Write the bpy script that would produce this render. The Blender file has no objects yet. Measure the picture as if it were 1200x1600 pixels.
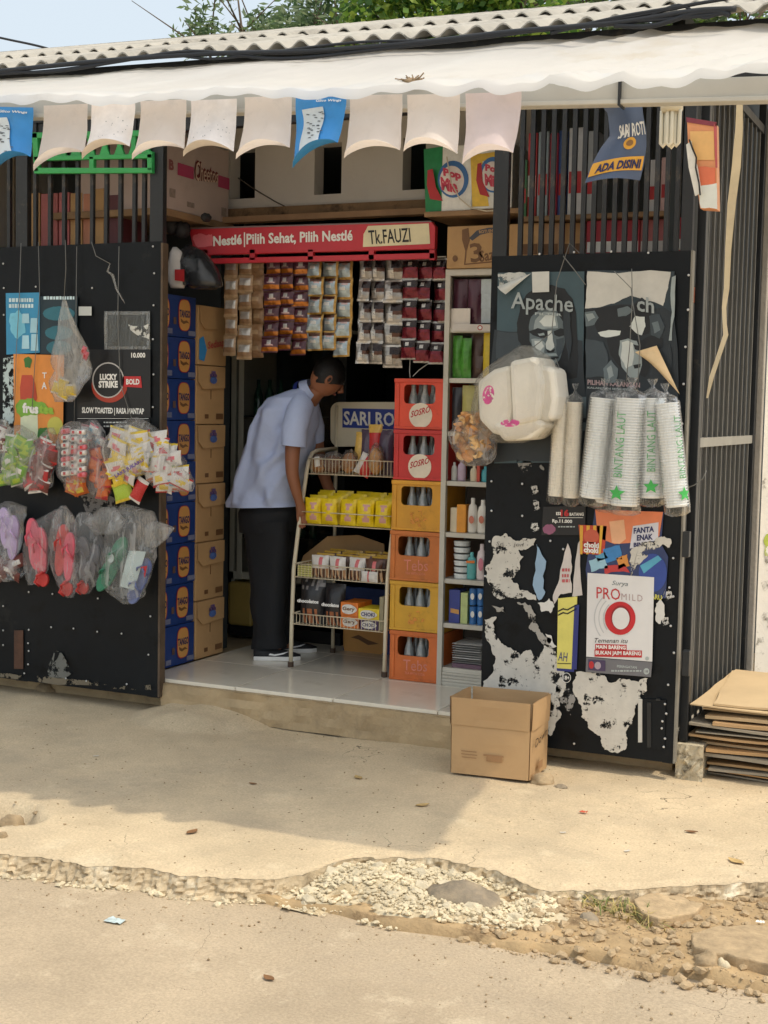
import bpy, math, random
import numpy as np
from mathutils import Vector as V, Matrix, noise
R = random.Random(7)
SC = bpy.context.scene
COL = SC.collection
# ---------------------------------------------------------------- camera
CAM = V((3.0, -6.4, 1.72)); FPX = 2150.0
_th, _pi, _ro = math.radians(24.6), math.radians(4.26), 0.02
CF = V((-math.sin(_th)*math.cos(_pi), math.cos(_th)*math.cos(_pi), -math.sin(_pi)))
_r0 = V((math.cos(_th), math.sin(_th), 0)); _u0 = _r0.cross(CF)
CR = _r0*math.cos(_ro)+_u0*math.sin(_ro); CU = -_r0*math.sin(_ro)+_u0*math.cos(_ro)
cd = bpy.data.cameras.new('camera'); cam = bpy.data.objects.new('camera', cd); COL.objects.link(cam)
cd.sensor_fit = 'VERTICAL'; cd.sensor_height = 36; cd.sensor_width = 27
cd.lens = 36*FPX/1600; cd.clip_end = 3000; cd.clip_start = .05
m = Matrix((CR, CU, -CF)).transposed().to_4x4(); m.translation = CAM; cam.matrix_world = m
SC.camera = cam
# ---------------------------------------------------------------- sky, sun, exposure
SUN_EL, SUN_A = 62.0, 9.0
ts = V((math.cos(math.radians(SUN_EL))*math.cos(math.radians(SUN_A)), -math.cos(math.radians(SUN_EL))*math.sin(math.radians(SUN_A)), math.sin(math.radians(SUN_EL))))
w = bpy.data.worlds.new('World'); SC.world = w; w.use_nodes = True
nt = w.node_tree; bg = nt.nodes['Background']
sk = nt.nodes.new('ShaderNodeTexSky'); sk.sky_type = 'NISHITA'; sk.sun_disc = False
sk.sun_elevation = math.radians(SUN_EL); sk.sun_rotation = math.atan2(ts.x, ts.y)
sk.air_density = 1.0; sk.dust_density = 7; sk.ozone_density = 1.0
hz = nt.nodes.new('ShaderNodeMix'); hz.data_type = 'RGBA'; hz.inputs['Factor'].default_value = .6; hz.inputs['B'].default_value = (5.1, 5.65, 5.9, 1)   # even veil of haze over the whole sky
nt.links.new(sk.outputs[0], hz.inputs['A']); nt.links.new(hz.outputs['Result'], bg.inputs[0]); bg.inputs[1].default_value = .15
sl = bpy.data.lights.new('sun', 'SUN'); so = bpy.data.objects.new('sun', sl); COL.objects.link(so)
sl.energy = 1.45; sl.angle = math.radians(.8); sl.color = (1, .9, .72)
so.rotation_euler = ts.to_track_quat('Z', 'Y').to_euler(); so.location = ts*30
SC.view_settings.view_transform = 'Standard'; SC.view_settings.look = 'None'
SC.view_settings.exposure = .4; SC.view_settings.gamma = 1
SC.cycles.transparent_max_bounces = 20; SC.cycles.max_bounces = 6; SC.cycles.diffuse_bounces = 3; SC.cycles.glossy_bounces = 3
SC.cycles.use_adaptive_sampling = True; SC.cycles.adaptive_threshold = .02; SC.cycles.caustics_reflective = False; SC.cycles.caustics_refractive = False
SC.cycles.use_denoising = True
# ---------------------------------------------------------------- pixel -> place
def ray(x, y): return CF*FPX+CR*(x-600)-CU*(y-800)
def PY(x, y, Y): d = ray(x, y); return CAM+d*((Y-CAM.y)/d.y)
def PX(x, y, X): d = ray(x, y); return CAM+d*((X-CAM.x)/d.x)
def PZ(x, y, Z=0.): d = ray(x, y); return CAM+d*((Z-CAM.z)/d.z)
class Pl:                                        # a plane to print and pin things on
    def __init__(s, o, n): s.o = V(o); s.n = V(n).normalized()
    def p(s, x, y, lift=0.):
        d = ray(x, y); return CAM+d*((s.o+s.n*lift-CAM).dot(s.n)/d.dot(s.n))
def plY(Y): return Pl((0, Y, 0), (0, -1, 0))
# ---------------------------------------------------------------- materials
def lin(c):
    return tuple(((v/255)/12.92 if v/255 <= .04045 else ((v/255+.055)/1.055)**2.4) for v in c[:3])
MATS = {}
def mat(name, rgb, rough=.6, var=.12, vs=6., bump=0., bs=80., metal=0., spec=.5, stain=None, trans=0., rnd=.08, coat=0., wear=None, sss=0.):
    """a procedural surface: noise in colour and relief; stain=(rgb, amount 0..1, scale, softness); wear likewise"""
    if name in MATS: return MATS[name]
    ma = bpy.data.materials.new(name); ma.use_nodes = True; t = ma.node_tree; N = t.nodes; L = t.links
    b = N['Principled BSDF']
    tc = N.new('ShaderNodeTexCoord'); n1 = N.new('ShaderNodeTexNoise'); n1.inputs['Scale'].default_value = vs
    n1.inputs['Detail'].default_value = 6; n1.inputs['Roughness'].default_value = .62
    L.new(tc.outputs['Object'], n1.inputs['Vector'])
    mr = N.new('ShaderNodeMapRange'); mr.inputs[1].default_value = .3; mr.inputs[2].default_value = .7
    mr.inputs[3].default_value = 1-var; mr.inputs[4].default_value = 1+var
    L.new(n1.outputs['Fac'], mr.inputs[0])
    oi = N.new('ShaderNodeObjectInfo'); m2 = N.new('ShaderNodeMapRange'); m2.inputs[3].default_value = 1-rnd; m2.inputs[4].default_value = 1+rnd
    L.new(oi.outputs['Random'], m2.inputs[0])
    mu = N.new('ShaderNodeMath'); mu.operation = 'MULTIPLY'; L.new(mr.outputs[0], mu.inputs[0]); L.new(m2.outputs[0], mu.inputs[1])
    mx = N.new('ShaderNodeVectorMath'); mx.operation = 'SCALE'; mx.inputs[0].default_value = lin(rgb); L.new(mu.outputs[0], mx.inputs['Scale'])
    out = mx.outputs[0]
    for k, st in enumerate([s for s in (stain, wear) if s]):
        n2 = N.new('ShaderNodeTexNoise'); n2.inputs['Scale'].default_value = st[2]; n2.inputs['Detail'].default_value = 7; n2.inputs['Roughness'].default_value = .7
        mp = N.new('ShaderNodeMapping'); mp.inputs['Location'].default_value = (3.1*k+1.7, 5.3, 2.2+k); L.new(tc.outputs['Object'], mp.inputs[0]); L.new(mp.outputs[0], n2.inputs['Vector'])
        r2 = N.new('ShaderNodeMapRange'); c0 = .72-.5*st[1]; so_ = st[3] if len(st) > 3 else .12
        r2.inputs[1].default_value = c0; r2.inputs[2].default_value = c0+so_; L.new(n2.outputs['Fac'], r2.inputs[0])
        q = N.new('ShaderNodeMix'); q.data_type = 'RGBA'; L.new(r2.outputs[0], q.inputs['Factor']); L.new(out, q.inputs['A']); q.inputs['B'].default_value = (*lin(st[0]), 1)
        out = q.outputs['Result']
    L.new(out, b.inputs['Base Color'])
    b.inputs['Metallic'].default_value = metal; b.inputs['Specular IOR Level'].default_value = spec
    b.inputs['Transmission Weight'].default_value = trans; b.inputs['Coat Weight'].default_value = coat
    if sss: b.inputs['Subsurface Weight'].default_value = sss; b.inputs['Subsurface Radius'].default_value = (.05, .03, .02); b.inputs['Subsurface Scale'].default_value = .3
    rr = N.new('ShaderNodeMapRange'); rr.inputs[3].default_value = max(.03, rough-.1); rr.inputs[4].default_value = min(1, rough+.1); L.new(n1.outputs['Fac'], rr.inputs[0]); L.new(rr.outputs[0], b.inputs['Roughness'])
    if bump:
        n3 = N.new('ShaderNodeTexNoise'); n3.inputs['Scale'].default_value = bs; n3.inputs['Detail'].default_value = 5; L.new(tc.outputs['Object'], n3.inputs['Vector'])
        bp = N.new('ShaderNodeBump'); bp.inputs['Strength'].default_value = min(1, bump); bp.inputs['Distance'].default_value = .004*max(1, bump); L.new(n3.outputs['Fac'], bp.inputs['Height']); L.new(bp.outputs[0], b.inputs['Normal'])
    MATS[name] = ma
    return ma
def film(name, rgb, body=.22, rough=.18, scale=9., wr=.5):
    """clear plastic film: mostly see-through, creases show as white glossy streaks"""
    if name in MATS: return MATS[name]
    ma = bpy.data.materials.new(name); ma.use_nodes = True; t = ma.node_tree; N = t.nodes; L = t.links
    b = N['Principled BSDF']; b.inputs['Base Color'].default_value = (*lin(rgb), 1); b.inputs['Roughness'].default_value = rough; b.inputs['Specular IOR Level'].default_value = .8
    tl = N.new('ShaderNodeBsdfTranslucent'); tl.inputs[0].default_value = (*lin(rgb), 1); mt = N.new('ShaderNodeMixShader'); mt.inputs[0].default_value = .45; L.new(b.outputs[0], mt.inputs[1]); L.new(tl.outputs[0], mt.inputs[2])
    tr = N.new('ShaderNodeBsdfTransparent'); mxs = N.new('ShaderNodeMixShader')
    tc = N.new('ShaderNodeTexCoord'); n = N.new('ShaderNodeTexNoise'); n.inputs['Scale'].default_value = scale; n.inputs['Detail'].default_value = 4; n.inputs['Distortion'].default_value = 1.
    mp = N.new('ShaderNodeMapping'); mp.inputs['Scale'].default_value = (1.8, 1.8, .45); L.new(tc.outputs['Object'], mp.inputs[0]); L.new(mp.outputs[0], n.inputs['Vector'])
    mr = N.new('ShaderNodeMapRange'); mr.inputs[1].default_value = .52; mr.inputs[2].default_value = .8; mr.inputs[3].default_value = body; mr.inputs[4].default_value = min(.95, body+wr); L.new(n.outputs['Fac'], mr.inputs[0])
    L.new(mr.outputs[0], mxs.inputs[0]); L.new(tr.outputs[0], mxs.inputs[1]); L.new(mt.outputs[0], mxs.inputs[2])
    n3 = N.new('ShaderNodeTexNoise'); n3.inputs['Scale'].default_value = scale*1.3; n3.inputs['Detail'].default_value = 3; n3.inputs['Distortion'].default_value = 1.5; L.new(mp.outputs[0], n3.inputs['Vector'])
    bp = N.new('ShaderNodeBump'); bp.inputs['Strength'].default_value = .8; bp.inputs['Distance'].default_value = .012; L.new(n3.outputs['Fac'], bp.inputs['Height']); L.new(bp.outputs[0], b.inputs['Normal'])
    # a film always mirrors a little of what stands before it
    gl_ = N.new('ShaderNodeBsdfGlossy'); gl_.inputs['Roughness'].default_value = rough*.8; L.new(bp.outputs[0], gl_.inputs['Normal']); fr_ = N.new('ShaderNodeFresnel'); fr_.inputs[0].default_value = 1.45; L.new(bp.outputs[0], fr_.inputs['Normal'])
    fm = N.new('ShaderNodeMath'); fm.operation = 'MULTIPLY'; fm.inputs[1].default_value = .35; L.new(fr_.outputs[0], fm.inputs[0]); m3 = N.new('ShaderNodeMixShader'); L.new(fm.outputs[0], m3.inputs[0]); L.new(mxs.outputs[0], m3.inputs[1]); L.new(gl_.outputs[0], m3.inputs[2])
    L.new(m3.outputs[0], N['Material Output'].inputs[0]); MATS[name] = ma; return ma
def worn(name, rgb, hole=.4, scale=9., rough=.8, edge=.03, var=.1):
    """paper or paint that has partly come off: bare spots let what is behind it show"""
    if name in MATS: return MATS[name]
    ma = mat(name, rgb, rough, var, 14., .3, 60.); t = ma.node_tree; N = t.nodes; L = t.links
    tr = N.new('ShaderNodeBsdfTransparent'); mxs = N.new('ShaderNodeMixShader'); tc = N.new('ShaderNodeTexCoord')
    n = N.new('ShaderNodeTexNoise'); n.inputs['Scale'].default_value = scale; n.inputs['Detail'].default_value = 9; n.inputs['Roughness'].default_value = .68
    L.new(tc.outputs['Object'], n.inputs['Vector']); mr = N.new('ShaderNodeMapRange'); c0 = .28+.4*hole; mr.inputs[1].default_value = c0; mr.inputs[2].default_value = c0+edge
    L.new(n.outputs['Fac'], mr.inputs[0]); L.new(mr.outputs[0], mxs.inputs[0]); L.new(tr.outputs[0], mxs.inputs[1]); L.new(N['Principled BSDF'].outputs[0], mxs.inputs[2]); L.new(mxs.outputs[0], N['Material Output'].inputs[0])
    return ma
# ---------------------------------------------------------------- mesh building
WO = {}                                                    # world origin of each object made here
class MB:
    def __init__(s): s.v = []; s.f = []; s.m = []
    def add(s, vs, fs, mi=0):
        o = len(s.v); s.v += [tuple(p) for p in vs]
        for f in fs: s.f.append([i+o for i in f]); s.m.append(mi)
        return s
    def box(s, lo, hi, mi=0):
        x0, y0, z0 = lo; x1, y1, z1 = hi
        return s.add([(x0,y0,z0),(x1,y0,z0),(x1,y1,z0),(x0,y1,z0),(x0,y0,z1),(x1,y0,z1),(x1,y1,z1),(x0,y1,z1)],
                     [(3,2,1,0),(4,5,6,7),(0,1,5,4),(1,2,6,5),(2,3,7,6),(3,0,4,7)], mi)
    def hexa(s, b, t, mi=0):                                # bottom ring b, top ring t (4 points each, ccw from above)
        return s.add(list(b)+list(t), [(3,2,1,0),(4,5,6,7),(0,1,5,4),(1,2,6,5),(2,3,7,6),(3,0,4,7)], mi)
    def prism(s, pts, off, mi=0):                           # flat outline pushed back by off
        n = len(pts); off = V(off); a = [V(p) for p in pts]
        return s.add(a+[p+off for p in a], [list(range(n)), list(range(2*n-1, n-1, -1))]+[(i, i+n, (i+1) % n+n, (i+1) % n) for i in range(n)], mi)
    def flat(s, pts, mi=0): return s.add(pts, [list(range(len(pts)))], mi)
    def grid(s, fn, nu, nv, mi=0, cu=False, mf=None):
        o = len(s.v)
        for j in range(nv+1):
            for i in range(nu+(0 if cu else 1)): s.v.append(tuple(fn(i/nu, j/nv)))
        k = nu if cu else nu+1
        for j in range(nv):
            for i in range(nu):
                i2 = (i+1) % k if cu else i+1
                s.f.append([o+j*k+i, o+j*k+i2, o+(j+1)*k+i2, o+(j+1)*k+i]); s.m.append(mf((i+.5)/nu, (j+.5)/nv) if mf else mi)
        return s
    def tube(s, pts, r, n=8, mi=0, cap=True):
        pts = [V(p) for p in pts]; o = len(s.v); k = len(pts)
        rs = r if isinstance(r, (list, tuple)) else [r]*k
        up = None
        for i, p in enumerate(pts):
            d = (pts[min(i+1, k-1)]-pts[max(i-1, 0)]).normalized()
            if up is None: up = d.orthogonal().normalized()
            up = (up-d*up.dot(d)); up = up.normalized() if up.length > 1e-6 else d.orthogonal().normalized()
            q = d.cross(up)
            for a in range(n):
                t = 2*math.pi*a/n; s.v.append(tuple(p+(up*math.cos(t)+q*math.sin(t))*rs[i]))
        for i in range(k-1):
            for a in range(n):
                b = (a+1) % n; s.f.append([o+i*n+a, o+i*n+b, o+(i+1)*n+b, o+(i+1)*n+a]); s.m.append(mi)
        if cap:
            s.f.append([o+a for a in range(n-1, -1, -1)]); s.m.append(mi)
            s.f.append([o+(k-1)*n+a for a in range(n)]); s.m.append(mi)
        return s
    def lathe(s, prof, n=16, c=(0, 0, 0), mi=0, sx=1., sy=1.):
        return s.grid(lambda u, v: (c[0]+sx*prof_r(prof, v)[0]*math.cos(2*math.pi*u), c[1]+sy*prof_r(prof, v)[0]*math.sin(2*math.pi*u), c[2]+prof_r(prof, v)[1]), n, len(prof)-1, mi, cu=True)
    def loft(s, rings, mi=0, cap=True, mf=None):
        o = len(s.v); n = len(rings[0])
        for r in rings: s.v += [tuple(p) for p in r]
        for j in range(len(rings)-1):
            for i in range(n):
                b = (i+1) % n; s.f.append([o+j*n+i, o+j*n+b, o+(j+1)*n+b, o+(j+1)*n+i]); s.m.append(mf(i/n, j) if mf else mi)
        if cap:
            s.f.append([o+i for i in range(n-1, -1, -1)]); s.m.append(mi); s.f.append([o+(len(rings)-1)*n+i for i in range(n)]); s.m.append(mi if not mf else mf(0, len(rings)-2))
        return s
    def blob(s, c, r, seed=0, amp=.25, fr=1.4, n=10, mi=0, flatb=0.):
        c = V(c); r = V(r)
        def fn(u, v):
            a = 2*math.pi*u; b = math.pi*(v-.5); d = V((math.cos(a)*math.cos(b), math.sin(a)*math.cos(b), math.sin(b)))
            k = 1+amp*noise.noise(d*fr+V((seed*7.3, seed*1.9, seed*3.7)))
            p = V((d.x*r.x*k, d.y*r.y*k, d.z*r.z*k)); return c+p
        return s.grid(fn, n, max(4, n*2//3), mi, cu=True)
    def mesh(s, name, org=V((0, 0, 0)), smooth=False):
        me = bpy.data.meshes.new(name); o = V(org)
        me.from_pydata([(x-o.x, y-o.y, z-o.z) for x, y, z in s.v], [], s.f)
        me.polygons.foreach_set('material_index', s.m)
        if smooth: me.polygons.foreach_set('use_smooth', [True]*len(me.polygons))
        me.update(); return me
    def obj(s, name, mats, parent=None, smooth=False, bevel=0., loc=None, fix=True, sub=0):
        """one mesh object in world coordinates (or relative to loc); origin at the parent's, or at its own base"""
        if parent is not None: org = WO[parent.name]
        elif loc is not None: org = V(loc)
        else:
            a = np.array(s.v); org = V(((a[:, 0].min()+a[:, 0].max())/2, (a[:, 1].min()+a[:, 1].max())/2, a[:, 2].min()))
        me = s.mesh(name, org, smooth)
        if fix:
            import bmesh
            bm = bmesh.new(); bm.from_mesh(me); bmesh.ops.recalc_face_normals(bm, faces=bm.faces); bm.to_mesh(me); bm.free()
        for q in (mats if isinstance(mats, (list, tuple)) else [mats]): me.materials.append(q)
        o = bpy.data.objects.new(name, me); COL.objects.link(o); o.parent = parent
        if parent is None: o.location = org
        WO[o.name] = V(org)
        if bevel: b = o.modifiers.new('bevel', 'BEVEL'); b.width = bevel; b.segments = 2; b.limit_method = 'ANGLE'
        if sub: b = o.modifiers.new('sub', 'SUBSURF'); b.levels = sub; b.render_levels = sub
        return o
def prof_r(p, v): k = min(len(p)-1, int(round(v*(len(p)-1)))); return p[k]
def tag(o, label, cat, group=None, kind=None):
    o['label'] = label
    if cat: o['category'] = cat
    if group: o['group'] = group
    if kind: o['kind'] = kind
    return o
def struct(o): o['kind'] = 'structure'; return o
def thing(name, loc, label, cat, group=None):
    o = bpy.data.objects.new(name, None); COL.objects.link(o); o.location = loc; o.empty_display_size = .05; WO[o.name] = V(loc)
    return tag(o, label, cat, group)
def like(src, parent, name=None, loc=None, rot=None, scale=None, mats=None):
    """another object sharing src's mesh, placed in world coordinates"""
    o = src.copy(); COL.objects.link(o); o.parent = parent
    if name: o.name = name
    base = WO[parent.name] if parent is not None else V((0, 0, 0))
    if loc is not None: o.location = V(loc)-base; WO[o.name] = V(loc)
    else: WO[o.name] = base
    if rot is not None: o.rotation_euler = rot
    if scale is not None: o.scale = scale
    if mats:
        for i, q in enumerate(mats): o.material_slots[i].link = 'OBJECT'; o.material_slots[i].material = q
    return o
def tree_copy(o, loc, rz=0., label=None, parent=None):
    c = o.copy(); COL.objects.link(c); c.parent = parent
    if parent is None:
        c.location = loc; c.rotation_euler[2] = rz; WO[c.name] = V(loc)
        if label: c['label'] = label
    for ch in list(o.children): tree_copy(ch, None, parent=c)
    return c
ORD = 'lowest second third fourth fifth sixth seventh eighth ninth tenth eleventh twelfth'.split()
NTH = 'first second third fourth fifth sixth seventh eighth ninth tenth eleventh twelfth thirteenth fourteenth fifteenth sixteenth seventeenth eighteenth nineteenth twentieth'.split()
def fractal(pts, amp, depth, rnd):                            # ragged outline in pixels
    for _ in range(depth):
        q = []
        for i, a in enumerate(pts):
            b = pts[(i+1) % len(pts)]; L = math.hypot(b[0]-a[0], b[1]-a[1]); q.append(a)
            if L > 3: k = rnd.uniform(-amp, amp)*L; q.append(((a[0]+b[0])/2-(b[1]-a[1])/L*k, (a[1]+b[1])/2+(b[0]-a[0])/L*k))
        pts = q
    return pts
def pprint_(name, pl, pts, ma, lift, parent, back=0.):
    """flat print or paper on plane pl, outline in photo pixels; back gives it paper thickness"""
    b = MB(); q = [pl.p(x, y, lift) for x, y in pts]
    if back: b.prism(q, -pl.n*back)
    else: b.flat(q)
    return b.obj(name, ma, parent)
def ell(cx, cy, rx, ry, n=28, a0=0., a1=360., rot=0.):
    out = []
    for i in range(n):
        t = math.radians(a0+(a1-a0)*i/(n if a1-a0 == 360 else n-1)); x = rx*math.cos(t); y = ry*math.sin(t); c, s_ = math.cos(rot), math.sin(rot)
        out.append((cx+x*c-y*s_, cy+x*s_+y*c))
    return out
def rrect(x0, y0, x1, y1, r, n=5):
    out = []
    for cx, cy, a in ((x1-r, y0+r, -90), (x1-r, y1-r, 0), (x0+r, y1-r, 90), (x0+r, y0+r, 180)):
        for i in range(n+1): t = math.radians(a+90*i/n); out.append((cx+r*math.cos(t), cy+r*math.sin(t)))
    return out
TXT = {}
def glyphs(s, bold=0., shear=0., space=1.):
    k = (s, bold, shear, space)
    if k in TXT: return TXT[k]
    c = bpy.data.curves.new('t', 'FONT'); c.body = s; c.size = 1; c.offset = bold; c.shear = shear; c.resolution_u = 2; c.space_character = space
    o = bpy.data.objects.new('t', c); COL.objects.link(o); bpy.context.view_layer.update()
    me = bpy.data.meshes.new_from_object(o.evaluated_get(bpy.context.evaluated_depsgraph_get()))
    a = np.array([v.co[:2] for v in me.vertices]); fs = [list(p.vertices) for p in me.polygons]
    bpy.data.objects.remove(o); bpy.data.curves.remove(c); bpy.data.meshes.remove(me)
    lo, hi = a.min(0), a.max(0); TXT[k] = ((a-lo)/(hi-lo), fs); return TXT[k]
def text(s, pl, tl, tr, bl, ma, lift, parent, bold=.02, shear=0., name='lettering', space=1.):
    """lettering fitted between three photo-pixel corners on plane pl (pl may also be a function (u,v)->point)"""
    a, fs = glyphs(s, bold, shear, space); b = MB(); vs = []
    for u, v in a:
        v = 1-v
        if callable(pl): vs.append(pl(u, v)); continue
        x = tl[0]+(tr[0]-tl[0])*u+(bl[0]-tl[0])*v; y = tl[1]+(tr[1]-tl[1])*u+(bl[1]-tl[1])*v
        vs.append(pl.p(x, y, lift))
    b.add(vs, fs); return b.obj(name, ma, parent, fix=False)
def bagloft(rows, Y0, depth=.35, seed=0, amp=.08, n=20, up=2, org=None, front=None):
    """closed lumpy body whose outline in the photo is rows of (y, xl, xr) at depth Y0"""
    rr = []
    for i in range(len(rows)-1):
        for k in range(up): t = k/up; rr.append([rows[i][j]*(1-t)+rows[i+1][j]*t for j in range(3)])
    rr.append(list(rows[-1])); b = MB(); rings = []
    for y, xl, xr in rr:
        a, c = PY(xl, y, Y0), PY(xr, y, Y0); m_ = (a+c)/2; h = (c-a)/2; ring = []
        for i in range(n):
            t = 2*math.pi*i/n; q = m_+h*math.cos(t)+V((0, -1, 0))*(math.sin(t)*h.length*2*depth)
            d = noise.noise(q*14+V((seed*3.1, seed, seed*2))) + .5*noise.noise(q*34+V((seed, 0, 0)))
            q = q+((q-m_).normalized() if (q-m_).length > 1e-5 else V((0, 0, 0)))*d*amp*(.3*h.length*2+.01)
            ring.append(q)
        rings.append(ring)
    return b.loft(rings)
# ================================================================ materials of the setting
def concrete(name, rgb, rgb2, rgb3, cs=1.1):
    ma = mat(name, rgb, .9, .15, 1.7, .9, 110., stain=(rgb2, .46, 1.1, .28), wear=(rgb3, .27, 3.7, .16), spec=.2)
    t = ma.node_tree; N = t.nodes; L = t.links; b = N['Principled BSDF']
    tc = N.new('ShaderNodeTexCoord'); nz = N.new('ShaderNodeTexNoise'); nz.inputs['Scale'].default_value = 3; nz.inputs['Detail'].default_value = 6
    L.new(tc.outputs['Object'], nz.inputs['Vector']); sc_ = N.new('ShaderNodeVectorMath'); sc_.operation = 'MULTIPLY_ADD'; sc_.inputs[1].default_value = (.35, .35, .35)
    L.new(nz.outputs['Color'], sc_.inputs[0]); L.new(tc.outputs['Object'], sc_.inputs[2])
    vo = N.new('ShaderNodeTexVoronoi'); vo.feature = 'DISTANCE_TO_EDGE'; vo.inputs['Scale'].default_value = cs; L.new(sc_.outputs[0], vo.inputs['Vector'])
    n2 = N.new('ShaderNodeTexNoise'); n2.inputs['Scale'].default_value = 1.7; n2.inputs['Detail'].default_value = 3; L.new(tc.outputs['Object'], n2.inputs['Vector'])
    th = N.new('ShaderNodeMapRange'); th.inputs[1].default_value = .56; th.inputs[2].default_value = .74; th.inputs[3].default_value = 0; th.inputs[4].default_value = .0028; L.new(n2.outputs['Fac'], th.inputs[0])
    lt = N.new('ShaderNodeMath'); lt.operation = 'LESS_THAN'; L.new(vo.outputs['Distance'], lt.inputs[0]); L.new(th.outputs[0], lt.inputs[1])
    # grit: small dark and light specks
    v2 = N.new('ShaderNodeTexNoise'); v2.inputs['Scale'].default_value = 95; v2.inputs['Detail'].default_value = 3; v2.inputs['Roughness'].default_value = .7; L.new(tc.outputs['Object'], v2.inputs['Vector'])
    gr = N.new('ShaderNodeMapRange'); gr.inputs[1].default_value = .3; gr.inputs[2].default_value = .7; gr.inputs[3].default_value = .84; gr.inputs[4].default_value = 1.14; L.new(v2.outputs['Fac'], gr.inputs[0])
    src = b.inputs['Base Color'].links[0].from_socket
    g = N.new('ShaderNodeVectorMath'); g.operation = 'SCALE'; L.new(src, g.inputs[0]); L.new(gr.outputs[0], g.inputs['Scale'])
    q = N.new('ShaderNodeMix'); q.data_type = 'RGBA'; L.new(lt.outputs[0], q.inputs['Factor']); L.new(g.outputs[0], q.inputs['A']); q.inputs['B'].default_value = (*[c*.3 for c in lin(rgb)], 1)
    L.new(q.outputs['Result'], b.inputs['Base Color']); return ma
M_apron = concrete('sandy concrete', (201, 182, 151), (176, 161, 137), (216, 199, 168))
M_road = concrete('dusty road', (188, 170, 144), (170, 155, 134), (202, 186, 160), 2.3)
M_soil = mat('dry soil', (176, 150, 112), .95, .25, 9., 1., 90., stain=((120, 98, 70), .35, 6.))
M_white_stone = mat('chalky rubble', (206, 192, 162), .9, .3, 9., .6, 120., rnd=.1)
M_brown_stone = mat('dusty stone', (170, 148, 116), .9, .25, 20., .8, 90., rnd=.25)
M_dark_stone = mat('old asphalt lump', (140, 128, 110), .9, .25, 12., 1., 70., stain=((182, 162, 132), .55, 5., .3), wear=((84, 76, 64), .2, 14., .15))
M_plaster = mat('cream plaster', (230, 224, 216), .85, .06, 2.5, .4, 40., stain=((176, 158, 138), .25, 2.2, .3))
M_dkwall = mat('back room shade tone', (70, 76, 78), .8, .1, 3.)  # dark grey stands in for shade behind the gates and indoors
M_black = mat('black painted steel', (20, 24, 28), .42, .25, 2.2, .25, 18., spec=.2, stain=((66, 66, 61), .2, 2.2, .3), wear=((11, 12, 13), .34, 5.))
M_bar = mat('black bar paint', (30, 33, 36), .42, .2, 6., .2, 60., stain=((104, 92, 76), .22, 9., .25))
M_screw = mat('zinc screw', (205, 205, 205), .35, .1, 20., metal=.6)
M_tile = mat('cream floor tile', (236, 228, 210), .16, .05, 3., .05, 20., stain=((204, 190, 164), .3, 4., .3), spec=.6)
M_step = mat('raw step cement', (176, 154, 120), .9, .2, 4., 1., 60., stain=((120, 104, 82), .35, 3., .3))
M_asb = mat('weathered roofing sheet', (172, 167, 156), .9, .15, 4., .6, 50., stain=((104, 98, 88), .38, 2.5, .25))
M_grey_steel = mat('pale grey steel', (196, 194, 186), .5, .08, 3., .15, 40., stain=((150, 140, 122), .2, 3., .3))
M_white_wall = mat('white limewash', (248, 243, 232), .9, .05, 3., .5, 40., stain=((190, 182, 166), .12, 2.4, .2))
M_stub = mat('rough stub cement', (196, 184, 158), .95, .25, 12., 1.5, 60., stain=((92, 84, 70), .4, 14.))
def cloth_white():
    ma = mat('white awning sheet', (236, 233, 228), .7, .04, 2.5, .3, 14., stain=((206, 186, 148), .27, 1.1, .3), wear=((196, 188, 174), .22, 4., .25))
    t = ma.node_tree; N = t.nodes; L = t.links; tl = N.new('ShaderNodeBsdfTranslucent'); tl.inputs[0].default_value = (.84, .9, .96, 1)
    mx = N.new('ShaderNodeMixShader'); mx.inputs[0].default_value = .5; L.new(N['Principled BSDF'].outputs[0], mx.inputs[1]); L.new(tl.outputs[0], mx.inputs[2]); L.new(mx.outputs[0], N['Material Output'].inputs[0]); return ma
M_awn = cloth_white()
# ================================================================ ground
def nz(x, y, s=1., k=0.): return noise.noise(V((x*s+k, y*s-k*.7, k*1.3)))
EDGE = [(-7, -2.95), (-.47, -2.3), (.0, -2.22), (.5, -2.13), (.68, -2.0), (.74, -1.72), (1.0, -1.6), (1.3, -1.6), (1.5, -1.72), (1.75, -1.6), (2.2, -1.25), (3, -1.1), (7, -.5)]
def edge(x):
    for (a, b), (c, d) in zip(EDGE, EDGE[1:]):
        if a <= x <= c: return b+(d-b)*(x-a)/(c-a)+.035*nz(x, 0, 5)+.022*nz(x, 3, 17)+.014*nz(x, 6, 47)
    return -1
def apron_z(x, y):
    z = .012*nz(x, y, 1.6)+.0045*nz(x, y, 7, 4)+.002*nz(x, y, 23, 8)
    d = math.hypot((x+1.0)/.42, (y-.02)/.36); z += .075*max(0, 1-d*d)*(1+.3*nz(x, y, 7))          # dusty heap against the step
    h = math.hypot((x+.98)/.36, (y+1.93)/.2)+.35*nz(x, y, 6, 2); z -= .12*max(0, min(1, (1-h)*4)) # broken-out hole
    return z
M_kerbf = mat('broken slab face', (190, 172, 142), .95, .3, 16., 1., 70., stain=((104, 90, 70), .36, 7., .2), wear=((232, 222, 198), .34, 6., .14))
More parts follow.
